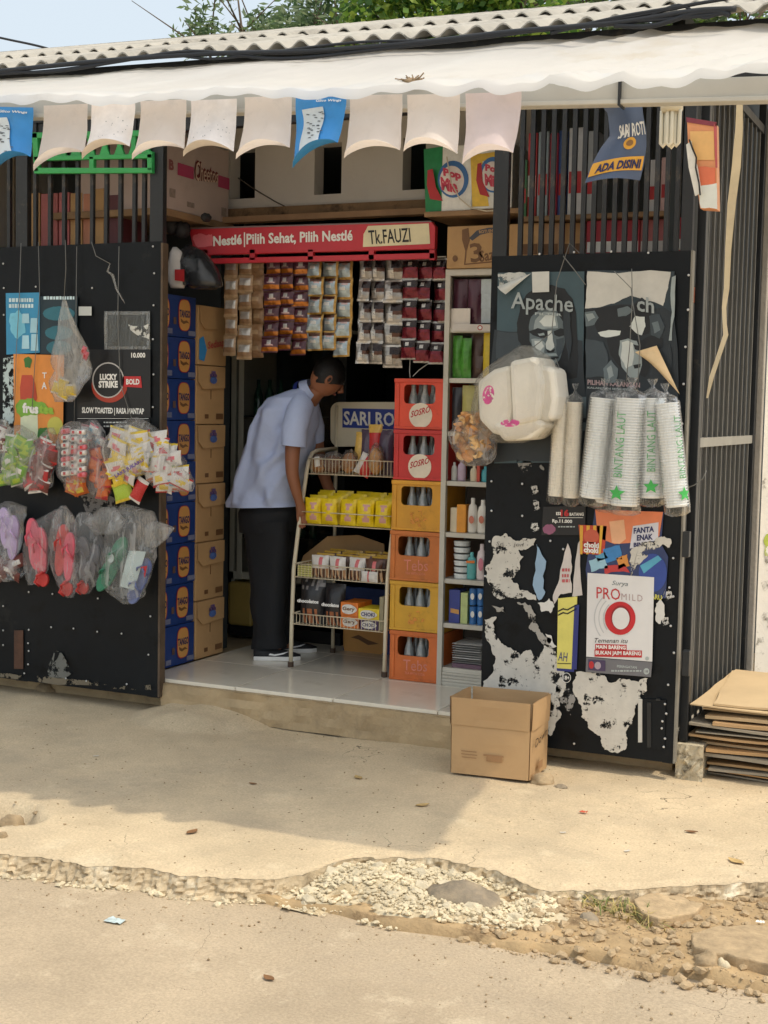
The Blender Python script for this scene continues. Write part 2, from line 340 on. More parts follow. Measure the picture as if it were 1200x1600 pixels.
def apron():
    b = MB(); nx, ny = 620, 150
    def fn(u, v):
        x = -6+u*12
        if u < 1: x = -3.2+u*6.6
        e = edge(x)
        w_ = v; y = e+(3.2-e)*w_**1.25
        z = apron_z(x, y)
        if w_ < .03: z -= .006*(1+nz(x, y, 22))
        return (x, y, z)
    b.grid(fn, nx, ny); o = struct(b.obj('pavement', M_apron, smooth=True, loc=(0, 0, 0)))
    def sk(u, v):                                             # ragged broken face of the slab
        x = -3.2+u*6.6; e = edge(x); z0 = apron_z(x, e)-.006*(1+nz(x, e, 22)); w_ = (1-v)
        return (x, e-.004-(.05*w_+.03*max(0, nz(x, w_*2, 9)))*w_+(.026*nz(x*1.0, w_*1.4, 26, 3)+.012*nz(x, w_*3, 60))*math.sin(math.pi*v)-.012*nz(x, 0, 40)*w_, z0+(-.1-z0)*w_+.006*nz(x, v*3, 33)*math.sin(math.pi*v))
    MB().grid(sk, 900, 9).obj('broken_edge', M_kerbf, o, smooth=False); return o
apron()
struct(MB().grid(lambda u, v: (-3.4+7.2*u, -4.6+3.6*v, -.085+.008*nz(-3.4+7.2*u, -4.6+3.6*v, 1.3)+.003*nz(-3.4+7.2*u, -4.6+3.6*v, 8, 3)), 240, 120).obj('road', M_road, smooth=True, loc=(0, 0, 0)))
struct(MB().flat([(-400, -400, -.125), (400, -400, -.125), (400, 400, -.125), (-400, 400, -.125)]).obj('ground', M_road, loc=(0, 0, 0)))
def soil_z(x, y): return -.055+.03*nz(x, y, 3.1)+.012*nz(x, y, 11)
def soil():
    def fn(u, v):
        x = .55+u*3.; e = edge(x)+.04; y0 = -2.12+.05*nz(x, 0, 4)+(0.04 if x > 1.6 else 0); y = y0+(e-y0)*v
        return (x, y, soil_z(x, y)-(.045 if v == 0 else 0))
    return struct(MB().grid(fn, 150, 50).obj('soil_strip', M_soil, smooth=True, loc=(0, 0, 0)))
soil()
ICO = None
def stone_add(b, c, r, seed, sq=.7, mi=0):
    global ICO
    if ICO is None:
        p = (1+5**.5)/2; v = [V(q).normalized() for q in ((-1,p,0),(1,p,0),(-1,-p,0),(1,-p,0),(0,-1,p),(0,1,p),(0,-1,-p),(0,1,-p),(p,0,-1),(p,0,1),(-p,0,-1),(-p,0,1))]
        ICO = v, [(0,11,5),(0,5,1),(0,1,7),(0,7,10),(0,10,11),(1,5,9),(5,11,4),(11,10,2),(10,7,6),(7,1,8),(3,9,4),(3,4,2),(3,2,6),(3,6,8),(3,8,9),(4,9,5),(2,4,11),(6,2,10),(8,6,7),(9,8,1)]
    rr = random.Random(seed); k = [rr.uniform(.65, 1.25) for _ in ICO[0]]; a = rr.uniform(0, 6.28); ca, sa = math.cos(a), math.sin(a); sx = rr.uniform(.8, 1.3)
    b.add([(c[0]+(q.x*ca-q.y*sa)*r*t*sx, c[1]+(q.x*sa+q.y*ca)*r*t, c[2]+q.z*r*t*sq) for q, t in zip(ICO[0], k)], ICO[1], mi)
def scatter(name, ma, n, fx, fr, seed, label, fz):
    b = MB(); rr = random.Random(seed)
    for i in range(n):
        x, y = fx(rr); r = fr(rr); stone_add(b, (x, y, fz(x, y)+r*.3), r, seed*9999+i)
    return tag(b.obj(name, ma, loc=(1, -1.8, 0), fix=False), label, 'rubble', kind='stuff')
def in_white(rr):
    while 1:
        x, y = rr.uniform(.6, 1.6), rr.uniform(-2.15, -1.5)
        d = ((x-1.05)/.62)**2+((y+1.85)/.31)**2+1.3*nz(x, y, 4)+.7*nz(x, y, 10)
        if d < rr.uniform(.3, 1.2): return x, y
def in_soil(rr):
    while 1:
        x = rr.uniform(1.35, 3.2); y = rr.uniform(-2.15, edge(x)+.05)
        if rr.random() < .55+.8*nz(x, y, 4, 7): return x, y
def rz(x, y): return max(-.075, soil_z(x, y)) if y > -2.08 else -.082
def chz(x, y): return rz(x, y)+.006+.03*max(0, 1-((x-1.05)/.45)**2-((y+1.8)/.3)**2)+.008*nz(x, y, 12)
def in_ch(u, v):
    x, y = .58+1.08*u, -2.14+.62*v; d = ((x-1.05)/.58)**2+((y+1.85)/.31)**2+1.3*nz(x, y, 4)+.6*nz(x, y, 10); return (x, y, chz(x, y)-.004-.09*max(0, min(1, (d-.95)*3)))
struct(MB().grid(in_ch, 90, 50).obj('chalk_dust', mat('chalky dust', (204, 190, 160), .95, .25, 14., 1., 80., stain=((164, 142, 106), .45, 5., .2)), smooth=True, loc=(0, 0, 0)))
scatter('chalk_lumps', mat('grey chalk lump', (196, 184, 158), .9, .25, 20., .8, 90.), 90, in_white, lambda r: .012+.022*r.random()**2, 17, 'larger grey lumps among the white rubble', lambda x, y: chz(x, y)-.008)
scatter('white_rubble', M_white_stone, 7000, in_white, lambda r: .002+.012*r.random()**5, 3, 'crumbled chalky white rubble at the broken pavement edge', lambda x, y: chz(x, y))
scatter('brown_pebbles', M_brown_stone, 2600, in_soil, lambda r: .003+.02*r.random()**6, 5, 'loose brown pebbles and grit on the dry soil strip', rz)
def on_road(rr): return rr.uniform(-1, 3.2), -2.1-abs(rr.gauss(0, .25))
scatter('road_grit', M_brown_stone, 700, on_road, lambda r: .0015+.004*r.random()**3, 8, 'fine scattered grit along the edge of the road', lambda x, y: -.084)
def on_apron(rr):
    x = rr.uniform(-1.8, 2.6); return x, rr.uniform(edge(x)+.02, .0)
scatter('pavement_grit', M_brown_stone, 900, on_apron, lambda r: .0015+.004*r.random()**3, 9, 'tiny crumbs of grit scattered over the pavement', apron_z)
def edge_bits(rr):
    x = rr.uniform(-2, .75); return x, edge(x)-.02-abs(rr.gauss(0, .025))
scatter('kerb_crumbs', M_white_stone, 420, edge_bits, lambda r: .004+.016*r.random()**3, 12, 'pale cement crumbs fallen along the ragged pavement edge', lambda x, y: -.083)
scatter('hole_rubble', M_brown_stone, 130, lambda r: (-.98+r.gauss(0, .15), -1.93+r.gauss(0, .075)), lambda r: .006+.022*r.random()**2, 13, 'dark stones lying in the broken-out hole at the left', apron_z)
def rock(name, px, py, rx, ry, rz_, seed, ma, label, Z=-.06, cat='stone', amp=.35, rot=0.):
    c = PZ(px, py, Z); b = MB(); b.blob((0, 0, 0), (rx, ry, rz_), seed, amp, 1.3, 18)
    b.v = [(c.x+x*math.cos(rot)-y*math.sin(rot), c.y+x*math.sin(rot)+y*math.cos(rot), c.z+max(z, -.02)) for x, y, z in [(q[0], q[1], q[2]+.015*noise.noise(V(q)*30)) for q in b.v]]
    return tag(b.obj(name, ma, smooth=True), label, cat)
rock('stone', 722, 1412, .15, .1, .075, 3, M_dark_stone, 'large smooth grey lump lying in the white rubble', amp=.2)
rock('stone', 627, 1385, .055, .045, .045, 6, M_brown_stone, 'angular grey stone on the rubble, left of the large lump')
rock('stone', 922, 1442, .04, .035, .03, 9, M_dark_stone, 'dark pointed stone below the grass tuft')
rock('stone', 1108, 1508, .05, .04, .045, 11, M_brown_stone, 'pale block of stone in front of the broken slab', amp=.5)
rock('stone', 1130, 1515, .022, .018, .035, 14, M_white_stone, 'small upright white chip before the broken slab', amp=.5)
rock('stone', 853, 1455, .03, .025, .02, 15, M_brown_stone, 'small brown stone at the road edge below the rubble')
rock('stone', 72, 1080, .065, .05, .05, 21, M_brown_stone, 'squarish beige stone wedged by the bottom of left door', Z=0, amp=.25)
rock('stone', 20, 1290, .06, .045, .04, 23, M_brown_stone, 'round tan stone lying in the hole', Z=-.05)
rock('rubble_lump', 848, 1222, .06, .045, .04, 25, M_brown_stone, 'crumbled cement lump on the pavement beside the open box', Z=0)
rock('rubble_lump', 876, 1230, .035, .02, .014, 26, M_dark_stone, 'flat dark scrap beside the crumbled cement lump', Z=0)
def slab_bit():
    b = MB(); pts = fractal([(1080, 1458), (1140, 1446), (1215, 1455), (1290, 1480), (1230, 1508), (1150, 1496), (1085, 1478)], .12, 2, R)
    q = [PZ(x, y, -.02)+V((0, 0, .008*noise.noise(V((x*.05, y*.05, 0))))) for x, y in pts]; b.prism(q, (0, 0, -.05)); return tag(b.obj('broken_slab', [M_brown_stone, M_dark_stone][:1], bevel=.006), 'broken piece of dark paving slab at the right roadside', 'slab')
slab_bit()
def slab2():
    b = MB(); pts = fractal([(990, 1404), (1060, 1398), (1100, 1410), (1085, 1425), (1010, 1428)], .12, 2, R)
    b.prism([PZ(x, y, -.025) for x, y in pts], (0, 0, -.04)); tag(b.obj('broken_slab', M_brown_stone, bevel=.006), 'sandy broken slab half buried right of the grass', 'slab')
slab2()
def grass():
    b = MB(); rr = random.Random(5)
    for cx, cy, n, s in ((.0, .02, 90, .05), (.14, -.05, 90, .07), (.27, -.1, 50, .05), (.95, .12, 40, .05), (-.06, .02, 40, .04)):
        c = PZ(905, 1405, -.05)
        for _ in range(n):
            x, y = c.x+cx+rr.gauss(0, s), c.y+cy+rr.gauss(0, s*.5); a = rr.uniform(0, 6.28); h = rr.uniform(.01, .05); l = rr.uniform(.03, .09); w_ = .0022
            dx, dy = math.cos(a), math.sin(a); z = soil_z(x, y); mi = rr.choice((0, 1, 1))
            b.add([(x-dy*w_, y+dx*w_, z), (x+dy*w_, y-dx*w_, z), (x+dx*l*.4+dy*w_, y+dy*l*.4-dx*w_, z+h*.8), (x+dx*l*.4-dy*w_, y+dy*l*.4+dx*w_, z+h*.8), (x+dx*l, y+dy*l, z+h)], [(0, 1, 2, 3), (3, 2, 4)], mi)
    tag(b.obj('grass_tuft', [mat('green blade', (112, 122, 62), .7, .3, 20.), mat('dry blade', (188, 168, 106), .7, .3, 20.)], loc=(1.6, -1.6, -.05), fix=False), 'dry green and straw grass growing in the soil strip', 'grass', kind='stuff')
grass()
def scrap(px, py, w_, ma, label, Z):
    c = PZ(px, py, Z); b = MB(); b.grid(lambda u, v: (c.x+(u-.5)*w_, c.y+(v-.5)*w_*.6, c.z+.004+.012*abs(noise.noise(V((u*3, v*3, px))))), 6, 4); tag(b.obj('litter', ma), label, 'litter')
scrap(180, 1440, .07, mat('foil scrap', (190, 205, 205), .35, .2, 60.), 'crumpled pale foil scrap on the road', -.085)
scrap(912, 1270, .035, mat('red scrap', (190, 80, 50), .6), 'tiny red scrap on the sunlit pavement', .005)
scrap(1188, 1442, .03, mat('white scrap', (240, 236, 225), .6), 'small white scrap among the pebbles at the right', -.04)
# ================================================================ shop building
def step_floor():
    b = MB(); x0, x1 = -2.75, 1.56
    def fn(u, v): x = x0+(x1-x0)*u; return (x, (.0 if -1.3 < x < .68 else .16)+.012*nz(x, v, 6)+.006*nz(x, v*2, 21), .001+.168*v)
    b.grid(fn, 220, 4); b.add([(-1.3, .0, .169), (.68, .0, .169), (.68, 4, .169), (-1.3, 4, .169)], [(0, 1, 2, 3)]); b.box((x0, .16, .0), (-1.3, 4, .169)); b.box((.68, .16, .0), (x1, 4, .169))
    f_ = struct(b.obj('shop_floor', M_step, loc=(0, 0, 0)))
    t = None; s = .6; g = .0025; xs = [-2.62+s*i for i in range(7)]; ys = [.028+s*j for j in range(3)]; xs = [x for x in xs if x > -1.5]
    for i, x in enumerate(xs):
        for j, y in enumerate(ys):
            if t is None: t = MB().box((g, g, 0), (s-g, s-g, .02)).obj('tile', M_tile, bevel=.0015, loc=(0, 0, 0)); t.parent = f_; t.location = (x, y, .170); WO[t.name] = V((x, y, .17))
            else: like(t, f_, 'tile', (x, y, .170))
step_floor()
B = thing('shop_building', (0, 1, 0), 'small shop building with cream plastered wall above the doorway', 'building')
def inner_wall():
    b = MB(); Y0, Y1 = 1.05, 1.17
    xs = [-2.9, -1.504, -1.327, -.916, -.734, -.335, -.19, 1.48]
    for i in range(len(xs)-1):                                # lintel with three vent slots
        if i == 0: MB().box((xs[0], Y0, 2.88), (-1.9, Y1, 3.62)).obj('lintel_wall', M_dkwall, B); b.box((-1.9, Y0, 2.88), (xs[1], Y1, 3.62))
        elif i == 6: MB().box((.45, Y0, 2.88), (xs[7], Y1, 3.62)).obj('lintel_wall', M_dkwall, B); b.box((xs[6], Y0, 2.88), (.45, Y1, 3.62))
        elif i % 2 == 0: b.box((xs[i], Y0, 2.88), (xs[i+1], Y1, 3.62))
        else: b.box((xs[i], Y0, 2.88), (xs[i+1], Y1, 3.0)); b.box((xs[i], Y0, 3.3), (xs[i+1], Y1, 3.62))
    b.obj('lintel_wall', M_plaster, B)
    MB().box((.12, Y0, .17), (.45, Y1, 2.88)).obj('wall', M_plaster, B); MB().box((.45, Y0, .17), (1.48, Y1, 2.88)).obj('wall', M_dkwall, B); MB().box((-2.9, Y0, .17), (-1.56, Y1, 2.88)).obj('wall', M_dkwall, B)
    MB().box((-1.55, .98, 2.87), (.3, 1.05, 2.93)).obj('lintel_beam', mat('old wooden beam', (140, 112, 82), .8, .25, 5., .6, 40., stain=((80, 64, 48), .35, 5.)), B)
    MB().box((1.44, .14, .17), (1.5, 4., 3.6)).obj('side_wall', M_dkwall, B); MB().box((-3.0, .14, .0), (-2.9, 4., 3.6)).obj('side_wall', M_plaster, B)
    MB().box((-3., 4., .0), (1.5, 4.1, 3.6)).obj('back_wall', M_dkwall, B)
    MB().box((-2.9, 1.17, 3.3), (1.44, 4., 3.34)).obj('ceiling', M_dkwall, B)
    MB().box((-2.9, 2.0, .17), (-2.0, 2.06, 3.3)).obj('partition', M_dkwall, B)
    MB().tube([PY(x, y, 1.04) for x, y in ((372, 278), (398, 296), (430, 315), (462, 331))], .004, 6).obj('cable', mat('grey cable', (90, 84, 76), .7), B)
inner_wall()
def wave(x): return .02*math.sin(x*2*math.pi/.135)
def roof():
    r = thing('corrugated_roof', (-.5, 1, 3.6), 'weathered grey corrugated roof above the white awning', 'roof')
    k = 0
    for (ya, za, yb, zb) in ((-.16, 3.535, .98, 3.885), (.86, 3.868, 2.55, 4.385)):
        for i in range(7):
            x0 = -5.2+i*1.08; x1 = x0+1.12; dz = .006*(i % 2)+.01*R.random()
            b = MB()
            def fn(u, v, s=0): x = x0+(x1-x0)*u; return (x, ya+(yb-ya)*v, za+(zb-za)*v+wave(x)-.024*x+dz-s)
            b.grid(fn, 66, 1); b.grid(lambda u, v: fn(u, v, .008), 66, 1)
            b.grid(lambda u, v: fn(u, 0, .008*v), 66, 1)
            b.obj('roof_sheet', M_asb, r, smooth=False, fix=False); k += 1
    MB().hexa([(-5.3, 2.48, 4.485), (2.6, 2.48, 4.295), (2.6, 2.68, 4.295), (-5.3, 2.68, 4.485)], [(-5.3, 2.48, 4.52), (2.6, 2.48, 4.33), (2.6, 2.68, 4.33), (-5.3, 2.68, 4.52)]).obj('ridge_cap', M_asb, r)
    MB().hexa([(-5.2, .0, 3.2), (2.4, .0, 3.2), (2.4, .06, 3.2), (-5.2, .06, 3.2)], [(-5.2, .0, 3.665), (2.4, .0, 3.48), (2.4, .06, 3.48), (-5.2, .06, 3.665)]).obj('wall_plate', M_bar, r)
roof()
AE = [(-4.2, 3.07), (-.9, 2.955), (.3, 2.9), (1.36, 2.855), (1.8, 2.835), (2.2, 2.84), (2.8, 2.845)]
def awn_e(x):
    z = next((b+(d-b)*(x-a)/(c-a) for (a, b), (c, d) in zip(AE, AE[1:]) if a <= x <= c), 2.9)
    return -1.9+.03*(x+.9), z
def awn(x, v):
    ye, ze = awn_e(x); yt, zt = -.02, 3.505-.024*x
    y = ye+(yt-ye)*v; z = ze+(zt-ze)*v
    rgt = max(0, min(1, (x-.5)/1.))
    z += (.004*math.sin(x*38+2*noise.noise(V((x, 0, 0))))+.004*noise.noise(V((x*7, 0, 5))))*(1-v)**2 + .020*noise.noise(V((x*2.2+v*1.5, v*2, 0)))
    z += rgt*.06*((1-abs(noise.noise(V((x*4-v*4.5, v*1.0, 4)))))**3-.45)*(1-abs(v-.4))-.05*math.sin(math.pi*v)*(.5+.5*rgt)
    z += .004*noise.noise(V((x*17, v*9, 2)))
    return y, z
AWX = 2.5
def awning():
    a = thing('awning', (0, -1, 2.9), 'long white awning sheet over the whole shop front', 'awning')
    b = MB(); x0, x1 = -4.2, AWX
    def fn(u, v):
        x = x0+(x1-x0)*u
        if v == 0: y, z = awn(x, 0); return (x, y-.004, z-.026-.008*abs(math.sin(x*15+1.5*noise.noise(V((x*2, 1, 0)))))-.012*noise.noise(V((x*5, 0, 0))))
        y, z = awn(x, (v*36-1)/35); return (x, y, z)
    b.grid(fn, 420, 36); b.obj('sheet', M_awn, a, smooth=True)
    pl_, pr_ = PY(0, 186, -1.74), PY(1200, 158, -1.66)
    def bp(x): t = (x-pl_.x)/(pr_.x-pl_.x); return pl_+(pr_-pl_)*t
    for nm, dy0, dy1, dz0, dz1 in (('beam', 0, .05, 0, .082), ('beam_lip', -.012, 0, 0, .016)):
        A_, C_ = bp(-4.2), bp(AWX-.03)
        MB().hexa([A_+V((0, dy0, dz0)), C_+V((0, dy0, dz0)), C_+V((0, dy1, dz0)), A_+V((0, dy1, dz0))], [A_+V((0, dy0, dz1)), C_+V((0, dy0, dz1)), C_+V((0, dy1, dz1)), A_+V((0, dy1, dz1))]).obj(nm, M_grey_steel, a, bevel=.003)
    for x in (-3.2, -1.9, -.6, .7, 2.42):
        q = bp(x); g = MB(); g.tube([(x, q.y+.06, q.z+.05), (x, -.1, 3.38-.024*x), (x, .12, 3.45-.024*x)], .017, 6); g.obj('rafter', M_grey_steel, a)
    for x in (1.7, 2.25): # dark ties round the beam
        q = bp(x); MB().box((x-.004, q.y-.018, q.z-.006), (x+.004, q.y+.056, q.z+.09)).obj('tie', M_bar, a)
awning()
d = MB(); rr = random.Random(3); c = PY(642, 128, -1.72)
for i in range(26):
    a0 = rr.uniform(-.2, 3.3); l = rr.uniform(.02, .07); p = c+V((rr.uniform(-.03, .03), 0, .0)); d.tube([p, p+V((math.cos(a0)*l, rr.uniform(-.03, .03), abs(math.sin(a0))*l*.5))], .0025, 4)
d.blob(c, (.035, .03, .012), 2, .4)
tag(d.obj('dry_twigs', mat('dry leaf litter', (150, 128, 100), .9, .3, 30.)), 'small heap of dry leaves and twigs on the awning edge', 'debris')
# ================================================================ steel gate leaves
SCREW = [None]
def screw(pl, x, y, parent):
    p = pl.p(x, y, .004)
    if SCREW[0] is None or SCREW[0].get('pl') != parent.name:
        b = MB(); b.lathe([(0, 0), (.006, .0), (.005, .003), (0, .004)], 8); b.v = [(q[0], -q[2], q[1]) for q in b.v]
        o = b.obj('screw', M_screw, None, loc=(0, 0, 0)); o.parent = parent; o.location = p-WO[parent.name]; o['pl'] = parent.name; SCREW[0] = o
    else: like(SCREW[0], parent, 'screw', p)
def leaf(label, x0, x1, z0, z1, zt, bars, stiles, seed):
    t = thing('steel_gate_door', ((x0+x1)/2, 0, z0), label, 'gate')
    b = MB()
    def fn(u, v):
        x = x0+(x1-x0)*u; z = z0+(z1-z0)*v; e = min(1, 12*min(u, 1-u, v, 1-v))
        return (x, -.024+e*(.006*noise.noise(V((x*2.3, z*1.7, seed)))+.0025*noise.noise(V((x*8, z*6, seed)))), z)
    b.grid(fn, 60, 110); b.obj('steel_sheet', M_black, t, smooth=True)
    for a, c in stiles: MB().box((a, -.02, z0-.005), (c, .02, zt)).obj('stile', M_bar, t, bevel=.003)
    for z in (z0, z0+.8, z1-.045, zt-.04): MB().box((x0, -.017, z+.002), (x1, .017, z+.042)).obj('rail', M_bar, t)
    first = None
    for x in bars:
        o = MB().box((-.0115, -.0115, 0), (.0115, .0115, zt-z1)).obj('bar', M_bar, None, bevel=.002, loc=(0, 0, 0)) if first is None else None
        if o: o.parent = t; o.location = V((x, 0, z1))-WO[t.name]; WO[o.name] = V((x, 0, z1)); first = o
        else: like(first, t, 'bar', (x, 0, z1))
    return t
PD = plY(-.03)                                                     # face of the gate leaves
pxX = lambda x, y: PY(x, y, 0).x
DL = leaf('black steel gate leaf hung with snack bags and sandals, at the left', -2.85, -1.283, .092, 2.61, 3.34, [pxX(x, 300) for x in (-95, -73, -51, -29, -7, 15, 56, 79, 101, 122, 145, 167, 189, 211, 226)], ((-2.85, -2.79), (pxX(28, 300), pxX(46, 300)), (-1.365, -1.28)), 3)
DR = leaf('black steel gate leaf with torn cigarette posters, right of the doorway', .632, 1.6, .085, 2.475, 3.26, [pxX(815+16.3*i, 300) for i in range(16)], ((.63, .705), (1.55, 1.603)), 9)
for p in ((5, 412), (56, 448), (144, 450), (239, 385), (241, 427), (240, 477), (239, 530), (240, 585), (239, 636), (6, 450), (6, 492), (45, 925), (80, 980), (115, 982), (152, 987), (190, 990), (235, 963), (232, 1023), (5, 985), (45, 984), (82, 928), (153, 935), (5, 1008), (44, 1005), (45, 1017), (44, 1038), (38, 1052), (103, 1060), (135, 1064), (198, 1069), (5, 947)): screw(PD, *p, DL)
for p in ((843, 397), (897, 394), (955, 393), (1013, 395), (1076, 430), (1075, 484), (1071, 542), (1068, 600), (1066, 662), (1052, 872), (1052, 932), (1048, 978), (1053, 1020), (1044, 1070), (1039, 1100), (1041, 1115), (1035, 1127), (1034, 1138), (1039, 1154), (1037, 1167), (897, 1162), (768, 752), (816, 756), (768, 798), (816, 806), (765, 846), (758, 900), (860, 845), (880, 858), (1046, 918)): screw(PD, *p, DR)
MB().box((-1.283, -.03, .095), (-1.27, .022, 2.6)).obj('edge_strip', mat('rusty edge', (92, 76, 60), .7, .35, 9., .4), DL)
b = MB(); b.box((1.603, -.026, .085), (1.612, .02, 2.475)); b.obj('edge_strip', mat('bare steel edge', (128, 124, 114), .5, .2, 7.), DR)
# hinges and latch on the right leaf
for y in (850, 1035): p = PY(1072, y, -.02); MB().box((p.x-.012, -.05, p.z-.06), (p.x+.02, -.01, p.z+.06)).obj('hinge', M_bar, DR, bevel=.003)
for x, ya, yb, ma in ((1014, 1098, 1168, M_bar), (1000, 1093, 1160, M_grey_steel), (1028, 1092, 1095, M_bar)): MB().prism([PD.p(x-3, ya, .012), PD.p(x+3, ya, .012), PD.p(x+3, yb, .012), PD.p(x-3, yb, .012)], (0, .012, 0)).obj('bolt', ma, DR)
MB().prism([PD.p(1003, 1092, .004), PD.p(1040, 1094, .004), PD.p(1038, 1172, .004), PD.p(1003, 1168, .004)], (0, .004, 0)).obj('latch_plate', M_black, DR)
MB().prism([PD.p(22, 985, .004), PD.p(36, 985, .004), PD.p(36, 1045, .004), PD.p(22, 1045, .004)], (0, .004, 0)).obj('latch_plate', mat('rusted plate', (84, 58, 44), .8, .4, 12., .5), DL)
pprint_('worn_patch', PD, fractal([(78, 1035), (84, 1016), (96, 1020), (106, 1036), (112, 1052), (100, 1060), (74, 1058)], .08, 2, R), worn('scuffed paint', (112, 112, 106), .5, 7.), .006, DL)
pprint_('hole', PD, [(83, 1036), (86, 1019), (94, 1018), (89, 1030)], mat('bare hole', (6, 6, 6), .9), .007, DL)
pprint_('paint_smear', PD, fractal([(0, 1052), (60, 1056), (120, 1062), (235, 1070), (236, 1078), (120, 1070), (0, 1058)], .05, 2, R), worn('dusty rub', (120, 110, 92), .55, 11.), .006, DL)
# ================================================================ side gate of bars, stub, neighbour's wall
S_ = thing('side_gate', (1.62, .9, .17), 'tall black barred side gate on a cement stub', 'gate')
for y0, y1 in ((.1, .155), (1.6, 1.655), ): MB().box((1.6, y0, .165), (1.64, y1, 3.5)).obj('post', M_bar, S_, bevel=.003)
for z in (.17, 1.57, 3.3): MB().box((1.607, .155, z), (1.633, 1.6, z+.045)).obj('rail', mat('dusty grey rail', (140, 138, 130), .5, .15, 6.) if 1 < z < 2 else M_bar, S_)
fb = None
for i in range(11):
    y = .24+i*.128
    if fb is None: fb = MB().box((-.007, -.007, 0), (.007, .007, 3.1)).obj('bar', mat('dusty grey bar', (98, 97, 92), .5, .15, 6.), None, bevel=.002, loc=(0, 0, 0)); fb.parent = S_; fb.location = V((1.62, y, .2))-WO[S_.name]; WO[fb.name] = V((1.62, y, .2))
    else: like(fb, S_, 'bar', (1.62, y, .2))
p = PX(1089, 462, 1.6); MB().box((1.585, p.y-.06, p.z-.035), (1.598, p.y, p.z+.035)).obj('orange_tag', mat('faded orange tag', (196, 120, 92), .6), S_)
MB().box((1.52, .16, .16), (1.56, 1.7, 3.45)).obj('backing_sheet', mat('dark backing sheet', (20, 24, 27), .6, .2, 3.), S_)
b = MB(); b.grid(lambda u, v: (1.60+.13*u+.012*nz(u*3, v*4, 2), .04+.02*nz(u*4, v*5, 3), -.03+.195*v), 8, 8); b.box((1.6, .065, -.03), (1.72, 1.7, .16))
tag(b.obj('cement_stub', M_stub), 'short rough cement stub under the side gate post', 'stub')
b = MB(); b.box((1.635, 1.66, -.05), (1.672, 1.71, 3.45))
tag(b.obj('post', mat('grey cement post', (164, 158, 148), .9, .15, 4., .8, 50.), bevel=.006), 'narrow grey cement post at the end of the side gate', 'post')
b = MB(); b.hexa([(1.678, 1.715, -.05), (4.4, 3.2, -.05), (4.4, 3.4, -.05), (1.678, 1.9, -.05)], [(1.678, 1.715, 4.4), (4.4, 3.2, 4.4), (4.4, 3.4, 4.4), (1.678, 1.9, 4.4)]); NW = tag(b.obj('neighbour_wall', M_white_wall), 'white limewashed wall at the right edge', 'wall')
PNW = Pl((1.678, 1.715, 0), (1.485, -2.722, 0))
pprint_('moss_stain', PNW, fractal([(1188, 900), (1196, 860), (1204, 850), (1204, 1075), (1186, 1075), (1184, 1000)], .14, 3, R), worn('black mildew', (120, 114, 102), .62, 12., edge=.2), .004, NW)
pprint_('grey_scuff', PNW, fractal([(1180, 760), (1186, 742), (1204, 740), (1204, 775), (1186, 778)], .14, 3, R), worn('grey scuff', (150, 146, 138), .6, 12., edge=.15), .004, NW)
pprint_('green_smudge', PNW, fractal([(1193, 845), (1197, 835), (1204, 832), (1204, 870), (1195, 868)], .1, 2, R), worn('green paint smudge', (190, 205, 90), .45, 12.), .004, NW)
# ================================================================ stacked cartons at the left of the doorway
PC = Pl((-1.43, 0, 0), (1, 0, 0))                                    # carton faces look to the right
M_blue = mat('blue printed card', (30, 60, 124), .5, .12, 5., .1, 40., stain=((70, 92, 140), .2, 6., .3))
M_kraft = mat('brown card', (194, 154, 106), .75, .1, 4., .2, 50., stain=((156, 116, 76), .25, 3., .3))
M_kraft2 = mat('inner brown card', (168, 128, 84), .8, .1, 4.)
M_gold = mat('golden print', (212, 156, 86), .5, .05, 8.); M_navy = mat('navy ink', (34, 40, 92), .5); M_redink = mat('red ink', (188, 44, 48), .5); M_white = mat('white ink', (240, 238, 232), .5, .03); M_blackink = mat('black ink', (26, 24, 24), .5); M_pinkpale = mat('pale label', (196, 170, 160), .6); M_skyink = mat('sky blue ink', (60, 140, 200), .5)
M_kraftink = mat('brown ink', (120, 84, 52), .6); M_purpink = mat('violet ink', (96, 74, 140), .5); M_orink = mat('orange ink', (226, 120, 40), .5)
def yz(y, z, lift=0.): return V((-1.43+lift, y, z))
def onface(name, pts, ma, lift, parent): return MB().flat([yz(y, z, lift) for y, z in pts]).obj(name, ma, parent)
PH = .2405
